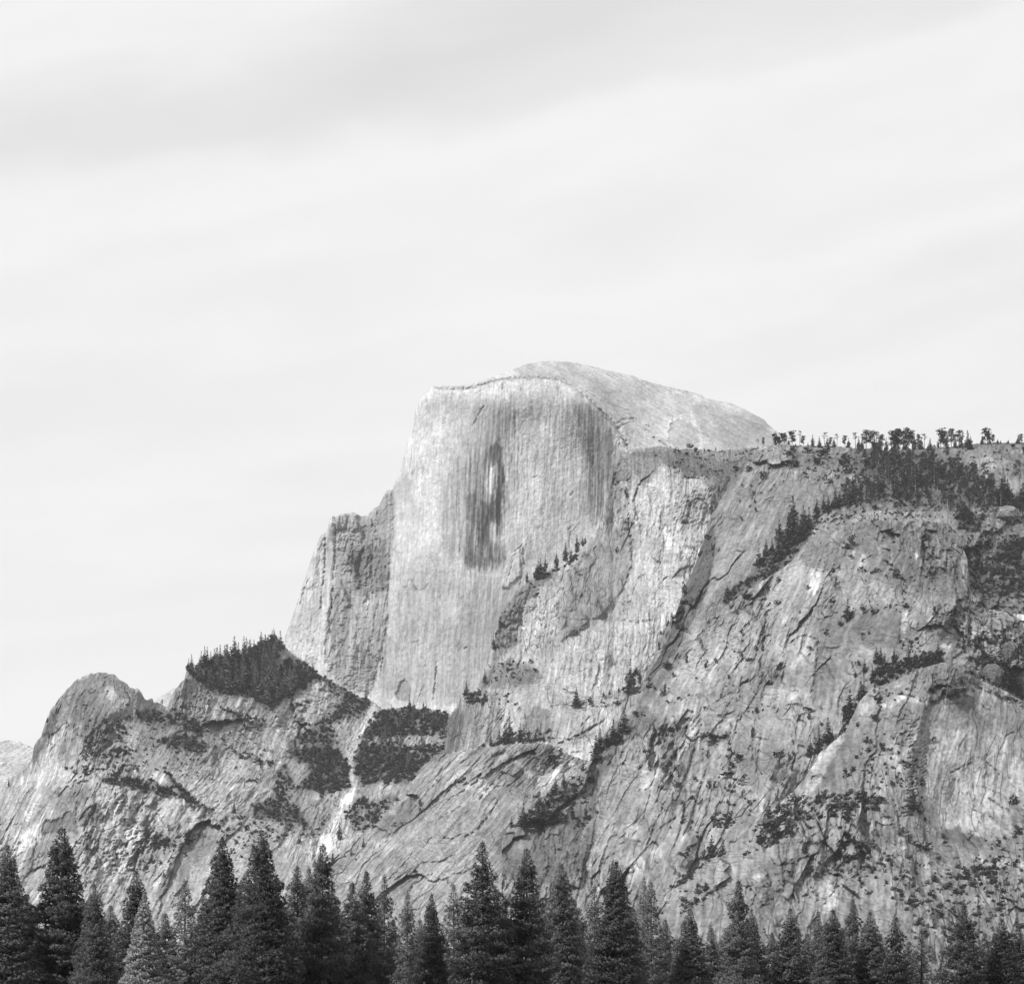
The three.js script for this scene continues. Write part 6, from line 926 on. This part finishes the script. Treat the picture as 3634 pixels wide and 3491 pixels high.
bushes('granite_cliff', [2365, 2366, 24, 17, 2392, 2396, 7, 8, 2435, 2340, 6, 18, 2505, 2360, 7, 14, 2540, 2346, 7, 12, 2635, 2246, 8, 12, 2705, 2300, 6, 16, 2685, 2302, 7, 12, 2632, 2323, 6, 12, 2472, 2406, 5, 4, 2302, 2436, 13, 7, 2325, 2443, 7, 5, 2355, 2454, 9, 20, 2585, 2403, 6, 7, 2560, 2470, 5, 8, 2687, 2522, 8, 9, 2525, 2626, 22, 13, 2568, 2616, 20, 8, 2510, 2676, 9, 16, 2672, 2604, 6, 20, 2595, 2666, 5, 9, 2615, 2692, 18, 16, 2600, 2716, 14, 10, 2640, 2758, 12, 10, 2515, 2786, 8, 18, 2470, 2766, 10, 7, 2405, 2782, 13, 12, 2385, 2838, 5, 22, 2355, 2850, 9, 6, 2348, 2872, 6, 12, 2428, 2860, 6, 16, 2422, 2916, 10, 9, 2535, 2786, 6, 12, 2605, 2790, 7, 6, 2635, 2816, 7, 16, 2655, 2846, 10, 8, 2590, 2748, 30, 6], 'dark shrub in slanting cracks left on the great cliff', 'shrubs in the slanting cracks');
bushes('granite_cliff', [2757, 2676, 16, 8, 2777, 2674, 9, 14, 2766, 2696, 8, 20, 2799, 2686, 7, 13, 2809, 2728, 8, 9, 2869, 2520, 18, 10, 2836, 2550, 7, 13, 2869, 2544, 8, 10, 2914, 2568, 6, 8, 2671, 2604, 6, 22, 2686, 2522, 7, 9, 2702, 2746, 5, 5, 2758, 2824, 6, 20, 2812, 2720, 6, 8], 'dark shrub mid great cliff, left of the rising ramp', 'shrubs left of the rising ramp');
cover('granite_cliff', 'dark brush along ramps and ledges of the great cliff', [
  [[3038, 2008, 3090, 2018, 3145, 2038, 3152, 2052, 3080, 2038, 3042, 2026], 6, -0.5, 1.6, 3.2], [[3090, 2178, 3130, 2156, 3168, 2142, 3162, 2156, 3120, 2172], 5, -0.6, 1.4, 2.8], [[2910, 2258, 2955, 2236, 2962, 2246, 2920, 2264], 5, -0.6, 1.4, 2.8],
  [[2368, 2494, 2400, 2480, 2440, 2464, 2468, 2448, 2468, 2462, 2430, 2477, 2395, 2494], 5, -0.4, 1.6, 3], [[2630, 2552, 2670, 2520, 2694, 2508, 2682, 2530, 2650, 2552], 6, -0.4, 1.4, 2.8], [[2700, 2522, 2742, 2488, 2738, 2500, 2706, 2526], 5, -0.5, 1.4, 2.8],
  [[2118, 2668, 2170, 2620, 2205, 2596, 2208, 2642, 2150, 2656], 5, -0.7, 2, 4], [[2232, 2548, 2268, 2522, 2294, 2538, 2252, 2554], 5, -0.6, 2, 4],
  [[1895, 2856, 2000, 2792, 2060, 2742, 2108, 2716, 2112, 2760, 2080, 2800, 2104, 2866, 2040, 2860, 1980, 2866], 7, -0.05, 2, 4], [[1825, 2936, 1860, 2890, 1900, 2880, 2012, 2890, 2020, 2914, 1960, 2930, 1870, 2936], 5, -0.65, 2.4, 4.6], [[2040, 2940, 2070, 2880, 2100, 2880, 2080, 2930, 2060, 2960], 6, -0.3, 2, 4], [[2018, 2770, 2048, 2770, 2050, 2800, 2016, 2800], 6, -0.6, 2, 4],
  [[2516, 2926, 2540, 2890, 2584, 2884, 2582, 2910, 2604, 2934, 2560, 2940], 6, -0.4, 2, 4], [[2590, 2900, 2604, 2900, 2604, 2940, 2586, 2940], 6, -0.4, 2, 4], [[2455, 3000, 2470, 2960, 2480, 2960, 2464, 3004], 5, -0.4, 2, 4], [[2408, 3030, 2440, 3010, 2444, 3030, 2416, 3044], 5, -0.4, 2, 4], [[2560, 2830, 2660, 2800, 2690, 2850, 2660, 2940, 2560, 2960], 11, 0.1, 1.4, 3],
  [[3088, 2440, 3110, 2370, 3200, 2344, 3300, 2312, 3350, 2318, 3354, 2354, 3270, 2378, 3200, 2404, 3120, 2436], 6, -0.5, 2.2, 4.5], [[3416, 2332, 3480, 2320, 3520, 2332, 3560, 2342, 3640, 2382, 3640, 2490, 3580, 2456, 3500, 2424, 3480, 2372, 3450, 2352], 6, -0.45, 2.2, 4.5],
  [[2970, 2600, 3010, 2562, 3052, 2548, 3058, 2566, 3010, 2592, 2980, 2614], 5, -0.5, 2, 4], [[3472, 2274, 3510, 2258, 3534, 2276, 3500, 2282], 5, -0.6, 2, 4], [[3340, 2230, 3640, 2220, 3640, 2340, 3400, 2320], 14, 0.12, 1.6, 3.6], [[3180, 2280, 3260, 2260, 3300, 2300, 3200, 2330], 9, 0.0, 1.6, 3.6], [[3036, 2352, 3058, 2350, 3054, 2364, 3038, 2366], 5, -0.6, 1.6, 3],
  [[1980, 2700, 2010, 2686, 2016, 2700, 1980, 2712], 5, -0.4, 1.6, 3], [[2260, 2300, 2700, 2200, 2760, 2500, 2500, 2900, 2320, 3000, 2240, 2640], 22, 0.2, 1.0, 2.2], [[2860, 1900, 3380, 1870, 3430, 2080, 3200, 2180, 2900, 2200], 20, 0.15, 1.0, 2.4],
], 4);
// the near buttress and its foot
bushes('scooped_buttress', [3309, 2624, 10, 10, 3104, 2548, 20, 9, 3044, 2572, 8, 8, 3074, 2630, 10, 8, 3129, 2652, 14, 14, 3080, 2662, 12, 8, 3039, 2686, 10, 6, 3004, 2746, 12, 16, 3026, 2730, 12, 9, 3094, 2726, 9, 6, 3118, 2482, 20, 7, 3184, 2756, 8, 8, 3162, 2780, 10, 7, 3592, 2840, 16, 16, 3606, 2950, 18, 16], 'dark shrub around the scooped wall', 'shrubs around the scooped wall');
bushes('scooped_buttress', [2819, 2836, 20, 14, 2914, 2832, 22, 22, 2950, 2868, 22, 16, 3004, 2862, 26, 18, 3000, 2898, 20, 14, 3059, 2822, 16, 16, 3074, 2842, 14, 10, 3129, 2836, 15, 11, 3106, 2850, 10, 8, 2784, 2892, 24, 18, 2804, 2944, 20, 32, 2744, 2956, 38, 34, 2700, 2980, 24, 16, 2840, 2880, 18, 12, 2870, 2900, 16, 10, 2764, 2910, 18, 14, 2960, 2890, 14, 9], 'leafy dark bush along the ramp below the scooped buttress', 'bushes along the low ramp');
bushes('scooped_buttress', [3196, 2952, 12, 13, 3229, 2976, 10, 18, 3262, 3006, 18, 13, 3286, 3006, 16, 14, 3349, 2966, 10, 9, 3349, 2992, 12, 8, 3261, 2872, 12, 12, 3246, 2990, 8, 7], 'dark shrub at the foot of the scooped wall', 'shrubs at the foot of the scoop');
bushes('scooped_buttress', [3000, 2996, 30, 22, 3040, 3000, 28, 16, 3089, 3006, 25, 22, 2976, 3030, 20, 12, 3010, 3048, 26, 16, 3030, 3040, 18, 12, 2939, 3056, 12, 8, 2879, 3084, 13, 9, 2800, 3098, 18, 10, 2960, 3020, 12, 8, 2900, 3100, 10, 6], 'wide leafy bush on the apron below the buttress', 'wide bushes on the apron');
trees('scooped_buttress', 'conifer', [3240, 2806, 2872, 2729, 2840, 2906, 2764, 2832, 2876, 2859, 2980, 3026, 2906, 2800, 2850, 3066, 2796, 2834], 'dark conifer low on the scooped buttress', 'conifers low on the buttress', 1.6);
cover('scooped_buttress', 'scattered shrubs over the foot of the scooped buttress', [
  [[2640, 3046, 2660, 2930, 2720, 2896, 2790, 2850, 2870, 2820, 2960, 2820, 3060, 2800, 3140, 2810, 3140, 2860, 3040, 2900, 2960, 2900, 2860, 2920, 2790, 2980, 2740, 3004, 2680, 3016], 9, -0.05, 1.8, 4.2], [[2430, 3110, 2450, 3060, 2500, 3030, 2520, 3000, 2564, 2990, 2566, 3024, 2500, 3062, 2460, 3110], 6, -0.3, 2, 4.2], [[2386, 3140, 2430, 3095, 2476, 3088, 2440, 3134, 2400, 3158], 6, -0.5, 2, 4.2],
  [[2390, 3190, 2440, 3150, 2520, 3140, 2570, 3150, 2500, 3206, 2420, 3250], 8, -0.1, 2, 4], [[2900, 3040, 3180, 3020, 3200, 3080, 3060, 3110, 2900, 3110], 10, 0.05, 1.5, 3.5], [[3160, 3040, 3640, 3040, 3640, 3400, 3300, 3400, 3180, 3200], 13, 0.1, 1.8, 4.6], [[2700, 3080, 3180, 3080, 3200, 3200, 2700, 3180], 18, 0.15, 1.4, 3.2],
  [[3380, 3100, 3520, 3050, 3560, 3140, 3420, 3150], 8, -0.05, 2, 5], [[3060, 2600, 3200, 2600, 3240, 2780, 3100, 2860, 3030, 2760], 12, 0.15, 1.2, 2.8], [[3080, 2460, 3280, 2400, 3300, 2440, 3120, 2520], 11, 0.15, 1.2, 2.8], [[3490, 2980, 3640, 2960, 3640, 3060, 3500, 3060], 12, 0.1, 1.5, 3.6], [[3180, 2660, 3270, 2680, 3290, 2900, 3200, 2900], 10, 0.1, 1.4, 3],
  [[2560, 3180, 2760, 3120, 2760, 3260, 2560, 3280], 22, 0.2, 1.4, 3],
], 2);
bushes('granite_slab', [1462, 2826, 26, 8, 1490, 2850, 8, 14, 1494, 2874, 7, 6, 1968, 2690, 26, 8, 1946, 2698, 10, 10, 1990, 2664, 10, 8], 'dark shrub on the tilted slabs low in the middle', 'shrubs on the slabs');
trees('granite_slab', 'conifer', [1290, 2972, 3006, 1246, 3012, 3038, 1180, 3020, 3054, 1950, 2660, 2700], 'little conifer at the edge of the tilted slabs', 'little conifers on the slabs');
cover('granite_slab', 'sparse low shrubs on the tilted slabs', [[[1360, 2930, 1480, 2820, 1500, 2840, 1400, 2960], 12, 0.1, 1.2, 2.6], [[1790, 2930, 2080, 2900, 2050, 3060, 1820, 3080], 14, 0.1, 1.2, 3], [[1840, 2650, 1960, 2640, 1990, 2720, 1900, 2740], 9, 0.05, 1.2, 3], [[1100, 3120, 1300, 2970, 1330, 3000, 1180, 3140], 18, 0.2, 1.2, 2.6]], 3);
console.log('far trees', treeCount);

// ---------------------------------------------------------------- loose rounded rocks at the right
reseed(303);
function boulder(M, u, v, ru, rv, label, al) {
  const P = masses[M].surf(u, v + rv * 0.5), k = -P.z / F, g = new THREE.IcosahedronGeometry(1, 30), p = g.attributes.position, c = new Float32Array(p.count * 3), s = rnd() * 50, cuts = [];
  for (let i = 0; i < 22; i++) { const n = new THREE.Vector3(rr(-1, 1), rr(-0.8, 1), rr(-1, 1)).normalize(); cuts.push([n, rr(0.66, 0.95)]); }
  const d = new THREE.Vector3();
  for (let i = 0; i < p.count; i++) {
    d.fromBufferAttribute(p, i).normalize();
    let r = 1.1; for (const [n, o] of cuts) { const f = d.dot(n); if (f > 0.05) r = Math.min(r, o / f); }
    const { x, y, z } = d; r *= 1 + 0.05 * noise(x * 3 + s, y * 3 + z * 2) + 0.035 * noise(x * 9 + z * 6, y * 7 + s) + 0.02 * noise(x * 22 + s, y * 20 + z * 15);
    p.setXYZ(i, x * r, y * r, z * r);
    c[i * 3] = c[i * 3 + 1] = c[i * 3 + 2] = al * (1 + 0.35 * noise(x * 3 + s, y * 2) + 0.45 * noise((x + z) * 9, y * 1.5 + s) + 0.25 * noise(x * 17, y * 16 + z * 9));
  }
  g.setAttribute('color', new THREE.BufferAttribute(c, 3)); g.computeVertexNormals();
  const uv = g.attributes.uv; for (let i = 0; i < p.count; i++) uv.setXY(i, (p.getX(i) + p.getZ(i) * 0.7) * 0.05 + s, p.getY(i) * 0.05);
  const o = new THREE.Mesh(g, cliffMat); o.position.copy(P); o.position.y += rv * k * 0.45; o.scale.set(ru * k * 1.1, rv * k * 1.2, ru * k); o.rotation.y = rnd() * 6;
  tag(o, 'boulder', label, 'boulder');
}
boulder('granite_cliff', 3528, 2392, 46, 40, 'large rounded boulder with streaked sides standing in dark brush above the scoop', 0.125);
boulder('granite_cliff', 3628, 2416, 26, 40, 'rounded boulder cut by the right edge of the photo, beside dark brush', 0.125);
boulder('granite_cliff', 3442, 2376, 34, 24, 'low grey boulder between the cap rock and the large rounded boulder', 0.125);
boulder('granite_cliff', 3590, 2320, 40, 34, 'broad grey rock hump above and right of the large rounded boulder', 0.125);
boulder('wooded_ridge', 3574, 1822, 42, 22, 'pale craggy rock block at the lower right edge of the ridge wood', 0.24);

// ---------------------------------------------------------------- the valley pines in front
function valleyPine(o) {                                               // a 45 m tree, its tip at y = 45
  const H = 45, leaf = [], shade = [], wood = [], T = 25;
  const sx = rr(-0.3, 0.3), sz = rr(-0.3, 0.3);                         // a slight bend of the trunk
  const bend = (y) => [sx * Math.sin(y / 9) * 0.8, sz * Math.sin(y / 11 + 1) * 0.8];
  const norm = [];
  const tuft = (x, y, z, dx, dy, dz, s, n) => {                         // a rounded bundle of needles, shaded as one
    const tone = rr(0.7, 1.3);
    for (let i = 0; i < n; i++) {
      let ax = dx * 0.5 + rr(-1, 1), ay = dy * 0.5 + rr(-0.7, 1.0), az = dz * 0.5 + rr(-1, 1); const l = Math.hypot(ax, ay, az) || 1, L = s * rr(0.7, 1.05); ax *= L / l; ay *= L / l; az *= L / l;
      let bx = ay * 0.3 - az + rr(-0.2, 0.2), by = az * 0.5 - ax * 0.3 + rr(-0.2, 0.2), bz = ax - ay * 0.4; const m = Math.hypot(bx, by, bz) || 1, w = s * o.blade; bx *= w / m; by *= w / m; bz *= w / m;
      const A = [x + ax * 0.1 - bx * 0.7, y + ay * 0.1 - by * 0.7, z + az * 0.1 - bz * 0.7], B = [x + ax * 0.75 + bx, y + ay * 0.75 + by, z + az * 0.75 + bz], C = [x + ax, y + ay, z + az];
      let nx = ax / L + dx * 0.5, ny = ay / L + 0.35, nz = az / L + dz * 0.5; const k = Math.hypot(nx, ny, nz) || 1; nx /= k; ny /= k; nz /= k;
      const ux = B[0] - A[0], uy = B[1] - A[1], uz = B[2] - A[2], vx = C[0] - A[0], vy = C[1] - A[1], vz = C[2] - A[2];
      if ((uy * vz - uz * vy) * nx + (uz * vx - ux * vz) * ny + (ux * vy - uy * vx) * nz > 0) leaf.push(...A, ...B, ...C); else leaf.push(...A, ...C, ...B);
      for (let q = 0; q < 3; q++) norm.push(nx, ny, nz);
      shade.push(tone);
    }
  };
  const limb = (x0, y0, z0, x1, y1, z1, r) => { const d = new THREE.Vector3(x1 - x0, y1 - y0, z1 - z0), g = new THREE.CylinderGeometry(r * 0.35, r, d.length(), 4, 1, true).toNonIndexed(); g.applyQuaternion(new THREE.Quaternion().setFromUnitVectors(new THREE.Vector3(0, 1, 0), d.clone().normalize())); g.translate((x0 + x1) / 2, (y0 + y1) / 2, (z0 + z1) / 2); wood.push(strip(g)); };
  let t = 0.2, phase = rnd() * 6;
  const lump = rnd() * 40;
  while (t < 36) {
    const y = H - t - 0.3, [cx, cz] = bend(y), far = t > T, R = Math.min(o.max, 0.17 + o.slope * Math.pow(t, o.power)) * (1 + o.ragged * noise(t / 2.6 + lump, 1.5)), n = far ? 4 : t < 2 ? 4 : o.arms;
    phase += 2.1;
    for (let i = 0; i < n; i++) {
      const a = phase + i * 6.283 / n + rr(-0.35, 0.35), L = R * rr(1 - o.ragged * 0.9, 1.1), c = Math.cos(a), s = Math.sin(a), rise = lerp(o.rise, o.droop, smooth(0, 12, t)), steps = Math.max(2, Math.round(L / (far ? 1.6 : o.gap)));
      if (rnd() < o.miss && t > 2) continue;
      if (L > 0.8) limb(cx, y, cz, cx + c * L * 0.85, y + rise * L * 0.75, cz + s * L * 0.85, 0.035 + L * 0.012);
      for (let k = 1; k <= steps; k++) {
        const f = k / steps; if (f < 0.15 && L > 1.4) continue;
        const px = cx + c * L * f, pz = cz + s * L * f, py = y + rise * L * f + 0.22 * L * f * f * o.tip, side = L * 0.28 * (1 - Math.abs(f - 0.55)) * (far ? 1.4 : 1);
        const size = (far ? 1.5 : o.size) * rr(0.8, 1.15) * lerp(0.55, 1, smooth(0, 5.5, t)), m = far ? 5 : o.needles;
        tuft(px, py, pz, c, 0.7, s, size, m);
        if (L > 1.0) { const e = rr(0.5, 1); tuft(px - s * side * e + rr(-0.15, 0.15), py + rr(-0.25, 0.15), pz + c * side * e, c - s * 0.7, 0.6, s + c * 0.7, size * 0.92, m); tuft(px + s * side * e, py + rr(-0.25, 0.15), pz - c * side * e, c + s * 0.7, 0.6, s - c * 0.7, size * 0.92, m); }
        if (L > 2.6 && f > 0.4 && !far) { const e = rr(0.9, 1.8); tuft(px - s * side * e, py + rr(-0.35, 0.2), pz + c * side * e, c - s, 0.6, s + c, size * 0.9, m); tuft(px + s * side * e, py + rr(-0.35, 0.2), pz - c * side * e, c + s, 0.6, s - c, size * 0.9, m); }
      }
    }
    t += (far ? 1.9 : lerp(0.34, o.whorl, smooth(0, 8, t))) * rr(0.8, 1.2);
  }
  tuft(...[bend(H)[0], H - 0.5, bend(H)[1]], 0, 1.8, 0, 0.42, 9); tuft(bend(H)[0], H - 0.15, bend(H)[1], 0, 2.6, 0, 0.36, 7);
  const trunkPts = [...Array(16)].map((_, i) => { const y = i * 3 - (i === 15 ? 0.4 : 0), [x, z] = bend(y); return new THREE.Vector3(x, y - 0.2, z); });
  const tube = new THREE.TubeGeometry(new THREE.CatmullRomCurve3(trunkPts), 30, 0.5, 7), tp = tube.attributes.position, tn = tube.attributes.normal;
  for (let i = 0; i < tp.count; i++) { const y = tp.getY(i), r = lerp(0.52, 0.04, clamp(y / H, 0, 1)) - 0.5; tp.setXYZ(i, tp.getX(i) + tn.getX(i) * r, y, tp.getZ(i) + tn.getZ(i) * r); }
  const trunk = mergeGeometries([strip(tube.toNonIndexed()), ...wood]); trunk.computeVertexNormals();
  const crown = soup(leaf, shade); crown.setAttribute('normal', new THREE.BufferAttribute(new Float32Array(norm), 3));
  return { crown, trunk, tris: leaf.length / 9 + trunk.attributes.position.count / 3 };
}
reseed(404);
const KINDS = {
  dense: { slope: 0.285, power: 0.98, max: 5.4, ragged: 0.15, arms: 7, rise: 0.28, droop: -0.05, gap: 0.66, tip: 0.5, size: 0.62, blade: 0.30, needles: 9, miss: 0.03, whorl: 0.58 },
  ragged: { slope: 0.33, power: 0.94, max: 5.4, ragged: 0.32, arms: 6, rise: 0.35, droop: 0.0, gap: 0.72, tip: 0.8, size: 0.70, blade: 0.28, needles: 10, miss: 0.14, whorl: 0.70 },
  open: { slope: 0.25, power: 0.94, max: 4.4, ragged: 0.38, arms: 5, rise: 0.4, droop: 0.05, gap: 0.76, tip: 0.8, size: 0.60, blade: 0.26, needles: 9, miss: 0.22, whorl: 0.78 },
};
const leafMat = (g) => new THREE.MeshPhysicalMaterial({ color: new THREE.Color().setRGB(g, g, g), roughness: 1, metalness: 0, transmission: 0.35, thickness: 0, specularIntensity: 0.4, vertexColors: true, side: THREE.DoubleSide });
const LEAF = { dark: leafMat(0.105), mid: leafMat(0.16), light: leafMat(0.22), pale: leafMat(0.40) }, barkNear = grey(0.07);
const models = {}; let nearTris = 0;
for (const k in KINDS) models[k] = [...Array(k === 'open' ? 2 : 3)].map(() => { const m = valleyPine(KINDS[k]); nearTris += m.tris; return m; });
console.log('near tree tris', nearTris);
// tip (u, v), distance, kind, tone, label, width factor
const VP = 'tall valley pine ';
const front = [
  [27, 2994, 400, 'dense', 'mid', 'dark pine cut by the left edge of the photo', 1], [222, 2936, 405, 'ragged', 'dark', 'tallest ragged pine at the left, with a thin bushy top above the others', 1.05], [332, 3133, 400, 'dense', 'mid', 'smaller pointed pine right of the tall ragged one at the left', 0.9],
  [485, 3085, 430, 'dense', 'dark', 'dark pine standing directly behind the pale one', 1], [509, 3168, 385, 'dense', 'pale', 'pale, almost white-needled pine, the only light tree in the row', 0.85], [657, 3122, 415, 'open', 'light', 'thin greyish see-through pine between the pale one and the dark pair', 1.2],
  [792, 2971, 390, 'dense', 'dark', 'slim dark pointed pine, left of the tall pair', 0.95], [926, 2940, 385, 'dense', 'dark', 'tallest pine of the row, a full dark spire left of the middle', 1.05], [1056, 3072, 410, 'ragged', 'mid', 'lower dark pine close against the right side of the tallest', 0.9], [1098, 3078, 430, 'dense', 'mid', 'dim pine half hidden behind two others, right of the tallest', 0.9],
  [1142, 2997, 395, 'ragged', 'dark', 'tall pine with clumped, gappy right side, right of the tallest', 0.85], [1253, 3128, 405, 'ragged', 'mid', 'pine with a blunt tufted top at the left end of the low middle group', 0.95], [1296, 3089, 410, 'ragged', 'dark', 'pointed pine, highest of the low middle group', 0.9], [1362, 3106, 400, 'open', 'mid', 'narrow open pine with a spindly top in the low middle group', 0.9],
  [1446, 3165, 395, 'open', 'mid', 'small narrow pine in the dip right of the low middle group', 0.9], [1533, 3168, 400, 'dense', 'dark', 'small neat dark pine left of the big tufted one', 0.75], [1612, 3136, 415, 'open', 'mid', 'loose pine just left of the big tufted one', 1.0],
  [1719, 2984, 385, 'ragged', 'dark', 'big dark tufted pine a little left of the middle, tallest in the centre', 1.0], [1866, 3010, 390, 'ragged', 'dark', 'tall tufted pine right of the big one in the middle', 0.9], [1988, 3061, 405, 'dense', 'mid', 'full pointed pine right of the two tufted ones', 0.95],
  [2110, 3143, 420, 'open', 'mid', 'thin pine at the left shoulder of the wide dark spire', 1.0], [2187, 3052, 390, 'dense', 'dark', 'wide dark spire right of the middle', 1.0], [2286, 3112, 420, 'open', 'light', 'thin grey spire rising behind the right side of the wide dark spire', 0.7], [2312, 3126, 405, 'open', 'mid', 'loose narrow pine right of the wide dark spire', 1.0],
  [2451, 3219, 400, 'dense', 'mid', 'lower pine left of the slim one at the right of the middle', 0.95], [2626, 3123, 395, 'ragged', 'mid', 'slim tiered pine, highest in the right half', 0.85], [2668, 3222, 405, 'dense', 'mid', 'lower pine close to the right of the slim tiered one', 0.9], [2807, 3219, 400, 'dense', 'mid', 'round-topped pine alone between the slim tiered one and the right-hand group', 1.05],
  [2904, 3232, 405, 'open', 'mid', 'narrow pine at the left end of the right-hand group', 0.9], [2958, 3225, 395, 'dense', 'dark', 'broad dark pine in the right-hand group', 1.0], [3027, 3188, 410, 'ragged', 'mid', 'highest pine of the right-hand group, with a slim top', 0.85], [3087, 3232, 400, 'dense', 'mid', 'full pine at the right end of the right-hand group', 0.95],
  [3179, 3253, 395, 'ragged', 'dark', 'dark pine with a pointed top right of the right-hand group', 0.95], [3270, 3299, 400, 'open', 'mid', 'low loose pine left of the gap', 1.2], [3423, 3204, 390, 'ragged', 'dark', 'tall pine just right of the gap', 1.0], [3556, 3258, 395, 'dense', 'dark', 'broad pine right of the gap near the right edge', 1.05], [3620, 3290, 410, 'ragged', 'dark', 'pine at the right edge of the photo', 1],
];
const fill = [100, 3170, 160, 3290, 275, 3230, 395, 3210, 430, 3330, 580, 3240, 610, 3330, 720, 3200, 860, 3230, 990, 3190, 1190, 3190, 1330, 3230, 1400, 3260, 1490, 3260, 1570, 3290, 1660, 3250, 1790, 3230, 1925, 3210, 2050, 3220, 2150, 3250, 2250, 3220, 2360, 3260, 2400, 3330, 2530, 3290, 2580, 3290, 2740, 3310, 2870, 3310, 2995, 3310, 3130, 3310, 3225, 3340, 3490, 3310, 3600, 3360, 60, 3300, 210, 3340, 340, 3350, 470, 3350, 560, 3400, 670, 3330, 760, 3330, 840, 3360, 960, 3340, 1080, 3300, 1150, 3340, 1260, 3300, 1310, 3350, 1380, 3360, 1470, 3370, 1560, 3380, 1640, 3350, 1740, 3340, 1840, 3350, 1900, 3340, 2000, 3330, 2100, 3350, 2180, 3370, 2270, 3350, 2340, 3380, 2430, 3360, 2480, 3390, 2610, 3370, 2680, 3400, 2790, 3390, 2850, 3400, 2930, 3380, 3050, 3390, 3100, 3410, 3190, 3400, 3440, 3400, 3540, 3390, 3625, 3400];
const protos = {};
function pine(u, v, d, kind, tone, label, wide, group) {
  const list = models[kind], key = kind + tone, i = (rnd() * list.length) | 0;
  protos[key + i] ??= (() => { const o = new THREE.Group(), c = new THREE.Mesh(list[i].crown, LEAF[tone]), t = new THREE.Mesh(list[i].trunk, barkNear); c.name = 'crown'; t.name = 'trunk'; o.add(t, c); return o; })();
  const o = protos[key + i].clone(), h = EYE + (VH - v) * d / F, s = h / 45;
  // a shorter tree of the same growth: the height scales, the crown keeps its girth
  const g = s * wide * (s > 0.75 ? 1.04 : 1.15);
  o.position.set((u - UC) * d / F, 0, -d); o.scale.set(g, s, g); o.rotation.y = rnd() * 6.283;
  tag(o, 'valley_pine', label, 'pine tree', group);
}
for (const [u, v, d, kind, tone, label, wide] of front) pine(u, v, d, kind, tone, label, wide);
const lows = []; for (let i = 0; i < fill.length; i += 2) lows.push(fill[i], fill[i + 1], 0);
for (let i = 0; i < lows.length; i += 3) pine(lows[i], lows[i + 1], rr(425, 480), rnd() < 0.5 ? 'dense' : 'ragged', rnd() < 0.12 ? 'light' : 'mid', 'dim low pine in the second row, behind the tall valley pines' + ordinal(lows, 3, i), rr(0.9, 1.15), 'low pines behind the tall valley row');
renderer.render(scene, camera);
